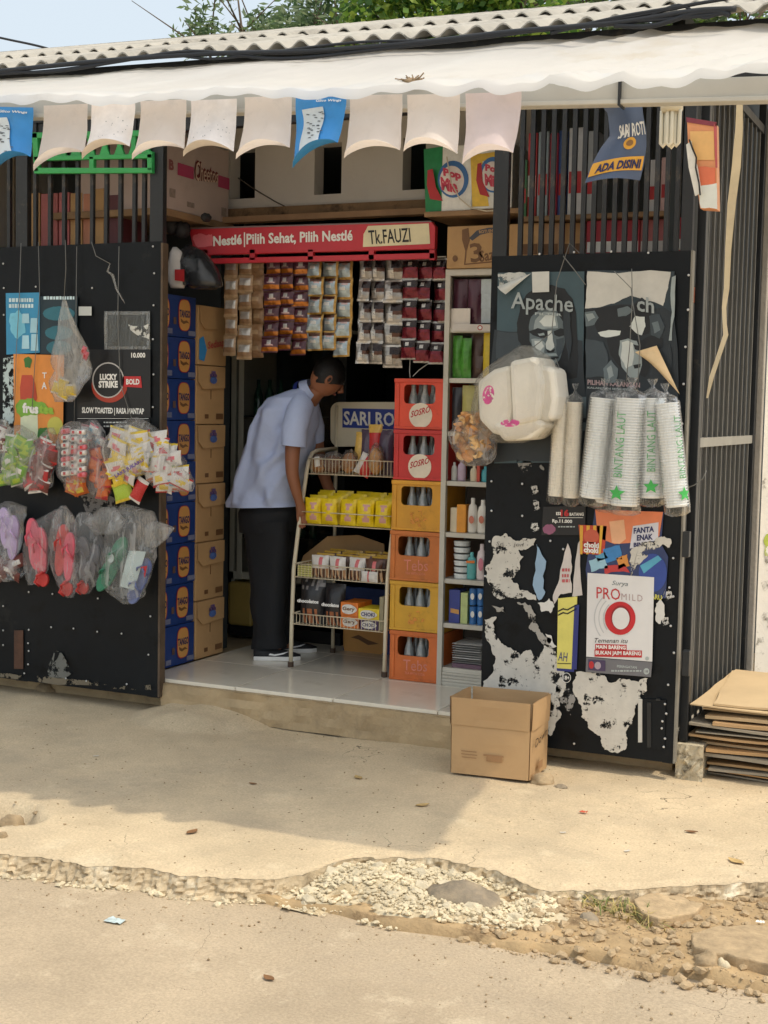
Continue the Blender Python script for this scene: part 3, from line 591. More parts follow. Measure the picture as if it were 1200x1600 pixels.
for c, (ya, yb) in enumerate(((.262, .58), (.036, .252))):
    for i in range(9):
        z0 = .192+PH*i; jx = R.uniform(-.006, .006); where = 'of the front stack' if c == 0 else 'behind the left gate'
        t = thing('blue_carton', (-1.6, (ya+yb)/2, z0), f'blue carton with golden logo, {ORD[i]} from floor {where}', 'carton', 'blue cartons stacked by the doorway')
        MB().box((-1.84, ya, z0), (-1.432+jx-.006, yb-.003, z0+PH-.003)).obj('carton_body', M_blue, t, bevel=.004)
        cy, cz = ya+.185, z0+.128; L_ = jx-.003
        onface('logo_rim', [(cy+.063*math.copysign(abs(math.cos(a))**.7, math.cos(a)), cz+.092*math.copysign(abs(math.sin(a))**.55, math.sin(a))) for a in [k*math.pi/14 for k in range(28)]], M_redink, L_, t)
        lg = onface('logo', [(cy+.058*math.copysign(abs(math.cos(a))**.7, math.cos(a)), cz+.088*math.copysign(abs(math.sin(a))**.55, math.sin(a))) for a in [k*math.pi/14 for k in range(28)]], M_gold, L_+.001, t)
        text('TANGO', lambda u, v: yz(cy-.056+.112*u, cz+.03-.045*v, L_+.002), None, None, None, M_navy, 0, lg, .04)
        onface('swoosh', [(cy-.045, cz-.02), (cy-.01, cz-.035), (cy+.02, cz-.028), (cy+.05, cz-.045), (cy+.02, cz-.043), (cy-.012, cz-.052), (cy-.04, cz-.04)], M_kraftink, L_+.002, lg)
        for a0, a1, b0, b1 in ((ya+.005, ya+.06, .015, .045), (yb-.09, yb-.01, .012, .04)): onface('print', [(a0, z0+b0), (a1, z0+b0), (a1, z0+b1), (a0, z0+b1)], mat('faded label', (120, 124, 150), .6, .2, 60.), L_, t)
        onface('print', [(ya+.07, z0+.07), (ya+.1, z0+.07), (ya+.1, z0+.11), (ya+.07, z0+.11)], mat('dim seal', (104, 80, 70), .6, .2, 60.), L_, t)
BH = .3545
for i in range(6):
    z0 = .192+BH*i; ya, yb = .588, .905; top = i == 5; jx = R.uniform(-.005, .01)
    t = thing('brown_carton', (-1.6, .75, z0), f'brown carton with flap, {ORD[i]} from floor beside the blue stack', 'carton', 'brown cartons stacked by the doorway')
    MB().box((-1.86, ya, z0), (-1.432+jx-.006, yb, z0+BH-.004)).obj('carton_body', M_kraft, t, bevel=.005)
    L_ = jx-.003; zt = z0+BH-.004
    fl = MB().prism([yz(ya+.004, zt-.002, L_+.004), yz(yb-.006, zt-.002, L_+.004), yz(yb-.02, zt-.13, L_+.012), yz(ya+.05, zt-.14, L_+.012), yz(ya+.006, zt-.1, L_+.008)], (-.004, 0, 0)).obj('flap', M_kraft, t)
    cy = (ya+yb)/2; pl_ = lambda dy, dz: yz(cy+dy, zt-.035-dz, L_+.016)
    if not top:
        for w_, s_, d in ((.05, 'SUPER', 0.), (.08, 'BUBUR', .018), ): text(s_, (lambda w_, d: lambda u, v: yz(cy-w_/2+w_*u, zt-.03-d-.02*v, L_+.016))(w_, d), None, None, None, M_purpink, 0, fl, .05)
        onface('print', [(cy+.04*math.cos(a), zt-.085+.022*math.sin(a)) for a in [k*math.pi/8 for k in range(16)]], mat('blue bowl print', (84, 110, 170), .5, .3, 50.), L_+.016, fl)
        onface('print', [(yb-.1, z0+.03), (yb-.02, z0+.03), (yb-.02, z0+.065), (yb-.1, z0+.065)], M_kraftink, L_, t); onface('print', [(ya+.09, z0+.035), (ya+.13, z0+.035), (ya+.13, z0+.06), (ya+.09, z0+.06)], M_kraftink, L_, t)
        MB().box((-1.436+jx, cy-.002, zt-.2), (-1.4335+jx, cy+.002, zt-.145)).obj('slit', M_kraftink, t)
    else:
        onface('print', fractal([(ya+.004, z0+.03), (ya+.06, z0+.02), (ya+.09, z0+.09), (ya+.05, z0+.17), (ya+.004, z0+.15)], .1, 2, R), M_skyink, L_, t)
        text('Sedaap', lambda u, v: yz(ya+.1+.19*u, z0+.14+.03*u-.06*v, L_), None, None, None, mat('faded red ink', (196, 96, 80), .6), 0, t, .03)
MB()
def plank(lo, hi, label):
    return tag(MB().box(lo, hi).obj('shelf_plank', mat('old plank', (150, 120, 88), .8, .25, 5., .5, 40.), bevel=.003), label, 'shelf')
plank((-2.2, .2, 2.79), (-1.425, .97, 2.83), 'wooden shelf plank above the carton stacks at the left')
t = thing('snack_carton', (-1.7, .6, 2.83), 'large pale snack carton with pink band on the left shelf', 'carton')
MB().box((-2.05, .245, 2.832), (-1.44, .93, 3.27)).obj('carton_body', mat('pale printed card', (196, 176, 168), .6, .08, 4., stain=((160, 138, 128), .25, 3., .3)), t, bevel=.005)
PCH = lambda dz=0: None
for y0, y1 in ((.36, .53), (.80, .93)): onface('pink_band', [(y0, 3.035), (y1, 3.035), (y1, 3.105), (y0, 3.105)], mat('pink ink', (176, 60, 100), .5), -.006, t)
text('Cheetos', lambda u, v: yz(.535+.26*u, 3.155-.01*u-.125*v*(1-.3*u), -.005), None, None, None, mat('dark red ink', (112, 42, 44), .5), 0, t, .07, .1)
text('Cheetos', lambda u, v: yz(.545+.25*u, 3.145-.01*u-.115*v*(1-.3*u), -.003), None, None, None, mat('cream ink', (224, 196, 176), .5), 0, t, .005, .1)
text('B', lambda u, v: yz(.27+.05*u, 3.11-.06*v, -.005), None, None, None, mat('dull red ink', (150, 90, 90), .5), 0, t, .05)
for y0, y1, z0, z1 in ((.28, .34, 2.9, 2.95), (.46, .54, 2.87, 2.9), (.84, .9, 2.87, 2.92)): onface('print', [(y0, z0), (y1, z0), (y1, z1), (y0, z1)], mat('grey print', (150, 134, 124), .6, .3, 70.), -.006, t)
# bags hung beside the sign
def lens(rows, Y0, ma, name, label, cat='bag', depth=.35, amp=.12, seed=1, group=None, **k):
    return tag(bagloft(rows, Y0, depth, seed, amp, **k).obj(name, ma, smooth=True), label, cat, group)
M_blk_plastic = mat('black plastic film', (40, 42, 46), .22, .2, 8., .8, 30., spec=.7, stain=((120, 124, 128), .25, 5., .25))
lens([(383, 292, 300), (392, 284, 318), (410, 281, 332), (430, 283, 342), (446, 288, 346), (452, 300, 335)], .42, M_blk_plastic, 'plastic_bag', 'shiny black plastic bag hanging left of the red sign', seed=4)
W_ = lens([(386, 270, 276), (395, 266, 286), (415, 263, 289), (440, 264, 289), (450, 268, 288)], .38, mat('white plastic film', (214, 208, 204), .4, .06, 10., .6, 30.), 'plastic_bag', 'white bag with red block hanging beside the black bag', seed=6)
pprint_('red_block', plY(.335), [(273, 421), (288, 421), (288, 440), (273, 438)], M_redink, 0, W_)
for i, (x, y, r) in enumerate(((270, 352, 14), (285, 360, 12), (322, 340, 6))):
    p = PY(x, y, .5); tag(MB().blob(p, (r*.0036, .05, r*.0042), i+3, .4, 2.).obj('dark_bundle', mat('dark bundle cloth', (44, 42, 44), .7, .3, 20., .8, 40.), smooth=True), f'{("dark knotted bundle behind the gate edge above the bags", "dark knotted bundle touching left end of the red sign", "small dark lamp holder on the wooden beam")[i]}', 'bundle')
# ================================================================ cooler behind the customer
K = thing('drinks_cooler', (-1.5, 1.8, .19), 'upright glass-door cooler with yellow base behind the customer', 'cooler')
kx0, kx1 = PY(359, 800, 1.5).x, PY(359, 800, 1.5).x+.85
M_cool = mat('cooler enamel', (206, 204, 188), .4, .06, 4.); M_coolblk = mat('cooler liner and shade tone', (30, 36, 38), .5); M_glass = film('cooler glass', (60, 74, 76), .12, .05, 2., .1)
dz0, dz1 = PY(380, 905, 1.5).z, 2.15
MB().box((kx0, 1.53, .45), (kx0+.03, 2.1, 2.2)).obj('cabinet_side', M_cool, K); MB().box((kx1-.03, 1.53, .45), (kx1, 2.1, 2.2)).obj('cabinet_side', M_coolblk, K); MB().box((kx1-.06, 1.5, dz0), (kx1, 1.53, dz1)).obj('door_edge', M_coolblk, K); MB().box((kx0, 2.06, .45), (kx1, 2.1, 2.2)).obj('cabinet_back', M_coolblk, K); MB().box((kx0, 1.53, 2.16), (kx1, 2.1, 2.22)).obj('cabinet_top', M_cool, K)  # right side and door edge coloured dark in place of shade
dr = MB().box((kx0, 1.5, dz0), (kx0+.035, 1.53, dz1)).box((kx0, 1.5, dz0), (kx1, 1.53, dz0+.05)).box((kx0, 1.5, dz1-.06), (kx1, 1.53, dz1)).box((kx0+.06, 1.494, dz0), (kx0+.1, 1.5, dz1)).obj('door_frame', M_cool, K, bevel=.003)
MB().box((kx0+.035, 1.51, dz0+.05), (kx1-.06, 1.515, dz1-.06)).obj('door_pane', M_glass, K)
for z in (.85, 1.25, 1.65): MB().box((kx0+.03, 1.56, z), (kx1-.03, 2.05, z+.012)).obj('cooler_shelf', M_coolblk, K)
MB().box((kx0, 1.48, .26), (kx0+.19, 2.05, dz0-.02)).obj('base_panel', mat('dull yellow enamel', (206, 176, 96), .5, .1, 4.), K, bevel=.02); MB().box((kx0+.18, 1.5, .3), (kx0+.5, 2.05, dz0-.02)).obj('base_panel', M_cool, K); MB().box((kx0+.5, 1.5, .3), (kx1, 2.05, dz0-.02)).obj('base_panel', M_coolblk, K)
for i in range(6): MB().box((kx0+.19, 1.485, .32+i*.035), (kx0+.5, 1.5, .34+i*.035)).obj('louver', M_cool, K)
MB().box((kx0+.01, 1.5, .19), (kx1-.01, 2.05, .27)).obj('plinth', mat('black plinth', (28, 28, 28), .6), K)
M_green_glass = mat('green bottle', (40, 84, 62), .15, .1, 5., spec=.8)
for j, z in enumerate((.862, 1.262, 1.662)):
    for i in range(6):
        tag(MB().lathe([(0, 0), (.03, 0), (.032, .02), (.032, .13), (.012, .19), (.012, .24), (0, .24)], 10, (kx0+.14+.085*i, 1.62, z)).obj('bottle', M_green_glass, smooth=True), f'dim green bottle in the cooler, {NTH[i]} on the {("bottom", "middle", "top")[j]} shelf', 'bottle', 'bottles in the cooler')
# ================================================================ white shelf cabinet
CB = thing('shelf_cabinet', (.37, .8, .19), 'tall white metal shelf cabinet of toiletries left of the torn posters', 'cabinet')
cx0, cx1 = .118, .69; M_alu = mat('painted shelf metal', (206, 200, 186), .45, .08, 4., stain=((160, 148, 126), .25, 4., .3))
for x in (cx0, cx1-.03): MB().box((x, .64, .19), (x+.03, .67, 2.46)).obj('upright', M_alu, CB, bevel=.002)
MB().box((cx0, .64, 2.455), (cx1, 1.02, 2.49)).obj('top_board', M_alu, CB, bevel=.002)
MB().box((cx0, .68, .19), (cx0+.012, 1.02, 2.455)).obj('side_panel', M_alu, CB); MB().box((cx0, 1.015, .19), (cx1, 1.03, 2.455)).obj('back_panel', mat('grey back board', (120, 112, 104), .7), CB)  # back board has one plain darker grey
SHZ = {}
for k, y in (('a', 512), ('b', 591), ('c', 675), ('d', 753), ('e', 834), ('f', 907), ('g', 977), ('h', 1047)):
    z = PY(735, y, .65).z; SHZ[k] = z; MB().box((cx0+.012, .652, z-.026), (cx1-.01, 1.015, z)).obj('shelf_board', M_alu, CB, bevel=.002)
for i in range(4): MB().box((cx0+.03, .645, .2+i*.018), (cx1-.03, .652, .212+i*.018)).obj('louver', M_alu, CB)
MB().box((cx0+.03, .652, .19), (cx1-.03, .66, SHZ['h']-.026)).obj('kick_panel', M_alu, CB)
pprint_('price_strip', plY(.642), [(707, 506), (773, 507), (772, 518), (707, 517)], mat('strip card', (214, 206, 196), .5), 0, CB); pprint_('mark', plY(.641), [p for p in ell(750, 512, 4, 4)], M_redink, 0, CB); pprint_('mark', plY(.640), [p for p in ell(750, 512, 2.6, 2.6)], M_white, 0, CB)
def px_item(name, x0, x1, y0, k, ma, label, cat, D=.06, Y0=.675, shape='box', group='goods on the shelf cabinet', seed=1, zb=0.):
    """goods on a cabinet shelf: photo-pixel left, right and top, shelf key below"""
    z0 = SHZ[k]+.0005+zb; a, b_ = PY(x0, y0, Y0), PY(x1, y0, Y0); zt = a.z; xa, xb = a.x, b_.x; cxm = (xa+xb)/2; r = (xb-xa)/2; h = zt-z0
    if shape == 'box': m_ = MB().box((xa, Y0, z0), (xb, Y0+D, zt)); o = m_.obj(name, ma, bevel=.002)
    elif shape == 'bottle': o = MB().lathe([(0, 0), (r*.9, 0), (r, h*.06), (r, h*.62), (r*.8, h*.78), (r*.42, h*.83), (r*.42, h*.98), (r*.36, h), (0, h)], 16, (cxm, Y0+r, z0), sy=.7).obj(name, ma, smooth=True)
    elif shape == 'jar': o = MB().lathe([(0, 0), (r*.9, 0), (r*.95, h*.1), (r*.95, h*.6), (r, h*.62), (r, h*.97), (0, h)], 18, (cxm, Y0+r, z0)).obj(name, ma, smooth=False)
    else:
        o = MB().grid(lambda u, v: (xa+(xb-xa)*u+.003*noise.noise(V((v*5, seed, 0))), Y0+.02-(.02*math.sin(math.pi*u)*math.sin(math.pi*v))+.006*noise.noise(V((u*4, v*4, seed))), z0+h*v), 8, 8).grid(lambda u, v: (xa+(xb-xa)*u, Y0+.021+(.02*math.sin(math.pi*u)*math.sin(math.pi*v)), z0+h*v), 8, 8).obj(name, ma, smooth=True)
    return tag(o, label, cat, group)
mm = lambda n, c, r=.4: mat(n, c, r, .12, 25., .15, 50.)
for i in range(2): px_item('pouch', 707+23*i, 729+23*i, 436, 'a', mm('plum foil', (84, 48, 62), .3), f'dark plum pouch standing on the top shelf, {("left", "right")[i]} of two', 'pouch', shape='pouch', seed=i)
for i in range(3):
    za = SHZ['a']; z = i*.082; px_item('tissue_pack', 752, 775, 482-23*i+(0), 'a', mm('pale grey film', (190, 200, 204), .35), f'pale grey tissue pack, {("bottom", "middle", "top")[i]} of the pile on the top shelf', 'tissue pack', D=.1, zb=PY(750, 505-23*i, .675).z-SHZ['a'], Y0=.69)
px_item('card', 705, 735, 482, 'a', mat('cream card', (226, 216, 204), .6), 'cream price card leaning in front of plum pouches', 'card', D=.003, Y0=.66)
for i, (x0, x1, y) in enumerate(((706, 721, 524), (719, 735, 528))): px_item('green_pack', x0, x1, y, 'b', mat('bright green film', (84, 150, 58), .35, .35, 30., .4, 50.), f'bright green crinkled pack on the second shelf, {("left", "right")[i]} one', 'pack', shape='pouch', seed=i+4)
for i, (x0, x1, y) in enumerate(((735, 755, 522), (737, 756, 556))): px_item('brown_pouch', x0, x1, y, 'b', mm('cocoa film', (82, 62, 54), .3), f'dark cocoa pouch behind the green packs, {("taller", "shorter")[i]} one', 'pouch', shape='pouch', seed=i+9, Y0=.69+.02*(1-i))
px_item('yellow_strip', 754, 772, 519, 'b', mm('yellow film', (216, 186, 48), .35), 'yellow sachet strip standing at right of second shelf', 'sachet strip', shape='pouch', seed=14)
for i, (x0, x1, y, n_, c) in enumerate(((721, 746, 602, 'olive', (186, 176, 104)), (705, 720, 605, 'charcoal', (58, 58, 64)), (748, 765, 610, 'charcoal', (58, 58, 64)))): px_item('sachet_pack', x0, x1, y, 'c', mm(n_+' film', c, .35), (f'olive sachet pack behind the cracker bag', 'charcoal sachet pack left of the olive one', 'charcoal sachet pack behind the white foam bag')[i], 'pack', shape='pouch', seed=i+20)
for i, (x0, x1, y, c, n_, sh) in enumerate(((704, 713, 722, (196, 196, 190), 'grey cap', 'bottle'), (713, 726, 718, (190, 168, 186), 'lilac', 'bottle'), (733, 745, 727, (230, 214, 182), 'cream', 'bottle'), (745, 750, 727, (196, 70, 50), 'red', 'box'), (750, 763, 729, (80, 170, 180), 'aqua', 'bottle'))): px_item('bottle' if sh == 'bottle' else 'slim_box', x0, x1, y, 'd', mm(n_+' goods', c), f'{n_} {"bottle" if sh == "bottle" else "slim box"} on the shelf below the cracker bag', 'bottle' if sh == 'bottle' else 'box', shape=sh)
px_item('carton_box', 704, 714, 793, 'e', mm('cream goods', (230, 214, 182)), 'cream box with red edge beside the orange box', 'box'); px_item('carton_box', 714, 728, 788, 'e', mm('amber goods', (226, 150, 44)), 'amber orange box next to white bottles', 'box')
for i, (x0, x1, y) in enumerate(((729, 744, 778), (744, 760, 781))):
    o = px_item('shampoo_bottle', x0, x1, y, 'e', mm('white shampoo', (236, 230, 218)), f'white shampoo bottle, {("left", "right")[i]} of the pair on the shelf', 'bottle', shape='bottle')
    pprint_('label_print', plY(.672), ell((x0+x1)/2, 812, 4, 6), mm('coral label', (206, 120, 96)), 0, o)
for i in range(6):
    zb = PY(717, 905-10.2*i, .675).z-SHZ['f']; o = px_item('jar', 705, 730, 896-10.2*i, 'f', [mm('white cap', (226, 230, 228)), mm('grey jar', (120, 134, 132))][i % 1], f'flat white jar, {ORD[i]} of the pile of six', 'jar', shape='jar', zb=max(0, zb)+.0004)
o = px_item('bottle', 728, 742, 863, 'f', mm('teal goods', (96, 178, 176)), 'teal bottle with orange band between jars and pink bottle', 'bottle', shape='bottle'); pprint_('band', plY(.670), [(728.5, 876), (741.5, 876), (741.5, 880), (728.5, 880)], M_orink, 0, o)
o = px_item('bottle', 743, 758, 850, 'f', mm('pinkish white goods', (232, 216, 214)), 'white bottle with pink print and pink cap', 'bottle', shape='bottle'); pprint_('print', plY(.670), ell(751, 882, 4, 10), mm('rose print', (220, 130, 150)), 0, o)
o = px_item('carton_box', 702, 719, 921, 'g', mm('deep blue goods', (52, 66, 140)), 'deep blue box with golden stripe, leftmost on its shelf', 'box', D=.1); pprint_('print', plY(.673), [(704, 950), (717, 953), (717, 960), (704, 957)], M_gold, 0, o)
px_item('carton_box', 720, 731, 926, 'g', mm('pale green goods', (196, 210, 140)), 'narrow pale green box beside the deep blue box', 'box', D=.1)
for i in range(4):
    zb = 0 if i < 2 else PY(740, 946, .675).z-SHZ['g']; o = px_item('tin', 732+12*(i % 2), 743.5+12*(i % 2), (947, 919)[i//2], 'g', mm('milk tin blue', (60, 116, 178)), f'blue tin, {("lower left", "lower right", "upper left", "upper right")[i]} of four', 'tin', zb=zb, shape='jar')
    pprint_('print', plY(.6705), ell(738+12*(i % 2), (960, 932)[i//2], 3, 5), M_white, 0, o)
px_item('paper_stack', 706, 752, 1036, 'h', mm('purple board', (110, 84, 100)), 'purple tray under the white paper stack', 'tray', D=.25)
for i in range(9):
    y = 1034-3.6*i; zb = PY(730, y+3.3, .675).z-SHZ['h']; px_item('paper_ream', 706+R.uniform(-.8, .8), 751+R.uniform(-1, 1), y, 'h', mm('white paper', (222, 218, 212), .7), f'white pack of paper, {NTH[i]} from the bottom of the stack', 'paper', D=.24, zb=zb, Y0=.68+R.uniform(-.006, .006))
# cartons above the cabinet
t = thing('kraft_carton', (.3, .8, 2.49), 'brown carton with outlined drawing on top of the cabinet', 'carton')
a, c = PY(699, 354, .62), PY(800, 424, .62); MB().box((a.x, .62, 2.492), (a.x+.5, .95, a.z)).obj('carton_body', M_kraft, t, bevel=.005)
P6 = plY(.62)
text('3', P6, (733, 381), (752, 378), (736, 411), M_kraftink, .002, t, .02); text('Saza', P6, (748, 392), (778, 386), (750, 410), M_kraftink, .002, t, .02)
pprint_('outline', P6, [(722, 359), (732, 356), (734, 375), (729, 392), (727, 412), (770, 408), (770, 410), (725, 414), (727, 392), (722, 375)], M_kraftink, .002, t); pprint_('banner', P6, [(733, 372), (745, 360), (762, 356), (778, 355), (778, 363), (762, 364), (750, 367), (738, 376)], mat('slate ink', (74, 76, 86), .6), .002, t); text('ROTI ENAK', P6, (748, 360), (778, 357), (749, 365), M_kraft, .003, t, .03); pprint_('seal', P6, ell(711, 404, 4, 5), M_kraftink, .002, t)
plank((.0, .6, 2.772), (.75, 1.02, 2.8), 'wooden plank carrying the noodle cartons above the cabinet')
t = thing('noodle_carton', (.2, .8, 2.80), 'white noodle carton with green end and round red-blue logo', 'carton', 'noodle cartons')
za, zb_ = 2.802, PY(700, 228, .62).z; xa, xb = PY(690, 300, .62).x, PY(737, 300, .62).x
b = MB().box((xa, .62, za), (xb, .95, zb_)); b.obj('carton_body', mm('white glossy card', (232, 230, 222), .4), t, bevel=.004)
b = MB().hexa([(xa-.11, .66, za), (xa, .62, za), (xa, .95, za), (xa-.11, .95, za)], [(xa-.13, .66, zb_), (xa, .62, zb_), (xa, .95, zb_), (xa-.13, .95, zb_)]); b.obj('carton_end', mm('leaf green card', (44, 140, 84), .4), t, bevel=.003)
pprint_('logo', P6, ell(708, 280, 24, 29), mm('logo blue', (56, 110, 170), .4), .003, t); pprint_('logo', P6, ell(706, 282, 19, 23), mm('logo pale', (226, 214, 206), .4), .004, t)
pprint_('ribbon', P6, [(668, 266), (676, 264), (681, 292), (692, 314), (672, 311), (667, 290)], M_redink, .004, t)
for i, (s_, q) in enumerate((('Pop', ((692, 262), (720, 268), (693, 278))), ('Mie', ((688, 276), (714, 282), (690, 297))))): text(s_, P6, *q, mat('logo red', (206, 60, 84), .4), .005, t, .06)
t2 = thing('noodle_carton', (.35, .8, 2.80), 'yellow and white noodle carton with round logo beside gate bars', 'carton', 'noodle cartons')
xa2, xb2 = PY(738, 300, .6).x, PY(800, 300, .6).x
MB().box((xa2, .6, za), (xb2, .93, zb_-.01)).obj('carton_body', mm('white glossy card', (232, 230, 222), .4), t2, bevel=.004)
P7 = plY(.6); pprint_('yellow_panel', P7, [(735, 242), (752, 240), (764, 322), (738, 323)], mm('corn yellow', (232, 190, 60), .4), .002, t2); pprint_('yellow_panel', P7, [(735, 243), (782, 236), (782, 246), (736, 256)], mm('corn yellow', (232, 190, 60), .4), .0025, t2)
pprint_('logo', P7, ell(771, 273, 22, 28), mm('logo blue', (56, 110, 170), .4), .003, t2); pprint_('logo', P7, ell(770, 275, 17, 23), mm('logo pale', (226, 214, 206), .4), .004, t2); pprint_('ribbon', P7, [(746, 256), (752, 254), (755, 285), (765, 308), (750, 304), (744, 282)], M_redink, .004, t2)
for s_, q in (('Pop', ((758, 256), (782, 260), (758, 270))), ('Mie', ((757, 271), (780, 275), (758, 290)))): text(s_, P7, *q, mat('logo red', (206, 60, 84), .4), .005, t2, .06)
tag(MB().tube([PY(x, y, .585) for x, y in ((698, 245), (705, 285), (718, 310), (735, 324), (760, 330), (782, 328))], .004, 6).obj('cord', mat('pale cord', (206, 196, 176), .6)), 'pale cord hanging across the noodle cartons', 'cord')
# ================================================================ red sign over the doorway
SG = thing('red_sign', (-.75, .6, 2.55), 'long red sign board with white lettering over the doorway', 'sign')
PS = plY(.6); M_red = mat('red sign plastic', (190, 44, 56), .4, .06, 4., stain=((164, 60, 64), .25, 4., .3))
MB().prism([PS.p(x, y) for x, y in ((295, 357), (674, 346), (680, 354), (679, 389), (304, 399))], (0, .04, 0)).obj('board', M_red, SG, bevel=.004)
MB().prism([PS.p(x, y) for x, y in ((322, 404), (679, 395), (680, 404), (326, 412))], (0, .035, 0)).obj('lower_rail', M_red, SG, bevel=.002)
for x in (306, 394, 485, 580, 675): MB().prism([PS.p(x-4+(14 if x == 306 else 0), 390), PS.p(x+4+(14 if x == 306 else 0), 390), PS.p(x+4+(16 if x == 306 else 0), 406), PS.p(x-4+(16 if x == 306 else 0), 406)], (0, .03, 0)).obj('strut', M_red, SG)
MB().prism([PS.p(x, y) for x, y in ((292, 356), (674, 345), (674, 347), (295, 358.5))], (0, .045, 0)).obj('top_trim', mat('grey trim', (130, 110, 110), .5), SG)
text('Nestlé', PS, (333, 369), (378, 366), (333, 385), M_white, .003, SG, .04); text('Pilih Sehat, Pilih Nestlé', PS, (385, 365), (551, 359), (385, 385), M_white, .003, SG, .03)
pprint_('bar', PS, [(381, 363), (383, 363), (383, 386), (381, 386)], M_white, .003, SG); pprint_('emblem', PS, fractal([(301, 370), (310, 365), (322, 368), (331, 366), (332, 384), (320, 386), (306, 384)], .2, 2, R), mat('pink emblem', (226, 112, 120), .5), .003, SG)
pl8 = pprint_('name_plate', PS, [(567, 386), (568, 366), (575, 353), (670, 349), (672, 381)], mat('cream plate', (226, 214, 176), .5), .003, SG)
text('Tk.FAUZI', PS, (575, 360), (640, 356), (577, 382), M_blackink, .005, SG, .01)
tag(MB().box((PY(345, 345, .9).x, .86, PY(345, 350, .9).z), (PY(700, 340, .9).x, .94, PY(345, 341, .9).z)).obj('timber_rail', mat('timber rail', (158, 124, 92), .8, .2, 5., .5, 40.)), 'wooden rail running just above the red sign', 'rail')
# ================================================================ sachet strips in the doorway
def sachet_mesh(w_, h, mats, bands, seed):
    """a filled foil sachet hung by its top edge, colour bands printed across; origin at the top middle"""
    b = MB()
    def fn(u, v):
        z = -h*v; e = math.sin(math.pi*u)**.6*max(0, math.sin(math.pi*min(1, max(0, (v-.07)/.86))))**.6
        return ((u-.5)*w_*(1-.06*math.sin(math.pi*v)), -.016*e+.004*noise.noise(V((u*5, v*5, seed))), z+.002*noise.noise(V((u*6, 0, seed))))
    def mf(u, v):
        for k, (lo, hi, ul, uh) in bands:
            if lo <= v < hi and ul <= u < uh: return k
        return 0
    b.grid(fn, 8, 12, mf=mf); b.grid(lambda u, v: tuple(V(fn(u, v))*V((1, -.6, 1)) + V((0, .001, 0))) if False else (fn(u, v)[0], -fn(u, v)[1]*.6+.002, fn(u, v)[2]), 8, 12)
    me = b.mesh('sachet', smooth=True)
    for q in mats: me.materials.append(q)
    return me
foil = lambda n, c, r=.22, mt=.5: mat(n+' foil', tuple(int(v*.9) for v in c), r, .3, 30., 1., 48., metal=mt, spec=.7)
F = dict(beige=foil('beige', (196, 164, 126), .4, .1), tan=foil('tan', (170, 132, 94), .4, .1), white=foil('white', (222, 216, 208), .3), brown=foil('brown', (98, 62, 44)), plum=foil('plum', (58, 32, 44)), orange=foil('orange', (214, 128, 44)), gold=foil('gold', (196, 152, 74)), paleblue=foil('pale blue', (190, 206, 212)), grey=foil('grey', (176, 172, 166)), dark=foil('dark', (52, 40, 40)), maroon=foil('maroon', (128, 34, 48)), teal=foil('teal', (110, 168, 168)), pinkw=foil('blush', (226, 190, 186)))
KIND = {
 'A': (['beige', 'white', 'brown', 'tan'], [(1, (.2, .62, .15, .85)), (2, (.35, .5, .3, .65)), (3, (.62, .8, 0, 1))], 'beige and white', .105),
 'B': (['tan', 'beige'], [(1, (.3, .6, .2, .8))], 'plain tan', .1),
 'C': (['plum', 'orange', 'white', 'brown', 'pinkw'], [(1, (.66, .9, .05, .95)), (2, (.28, .48, .4, .62)), (4, (.48, .62, .25, .8)), (3, (.05, .15, 0, 1))], 'plum and orange', .095),
 'D': (['paleblue', 'gold', 'white', 'brown', 'pinkw'], [(1, (0, .08, 0, 1)), (1, (.9, 1.01, 0, 1)), (1, (.08, .9, .88, 1.01)), (3, (.1, .25, .1, .85)), (4, (.2, .34, .35, .8)), (2, (.4, .6, .3, .6))], 'pale blue and gold', .105),
 'E': (['grey', 'dark', 'white', 'brown', 'pinkw'], [(1, (.12, .4, .35, 1.01)), (3, (.4, .6, .55, .95)), (2, (.5, .8, .1, .5)), (2, (.9, 1.01, 0, 1)), (2, (0, .07, 0, 1))], 'grey and dark brown', .125),
 'F': (['dark', 'maroon', 'white', 'pinkw', 'grey'], [(1, (.45, .9, .05, .95)), (2, (.55, .63, .2, .6)), (3, (.66, .8, .45, .75)), (4, (0, .07, 0, 1)), (4, (.93, 1.01, 0, 1)), (2, (.2, .32, .4, .6))], 'maroon and dark', .118)}
SM = {k: [sachet_mesh(.078, v[3], [F[q] for q in v[0]], v[1], i*3+ord(k)) for i in range(2)] for k, v in KIND.items()}
zo = lambda x: 340+x/3.333
COLS = [(75, 60, 'A', 515), (150, 65, 'A', 535), (210, 68, 'B', 525), (288, 74, 'C', 500), (362, 74, 'C', 490), (440, 78, 'C', 515), (515, 70, 'D', 488), (588, 74, 'D', 485), (665, 80, 'D', 522), (772, 58, 'E', 556), (835, 70, 'E', 556), (922, 86, 'E', 576), (1008, 72, 'F', 535), (1080, 70, 'F', 552), (1160, 68, 'F', 560)]
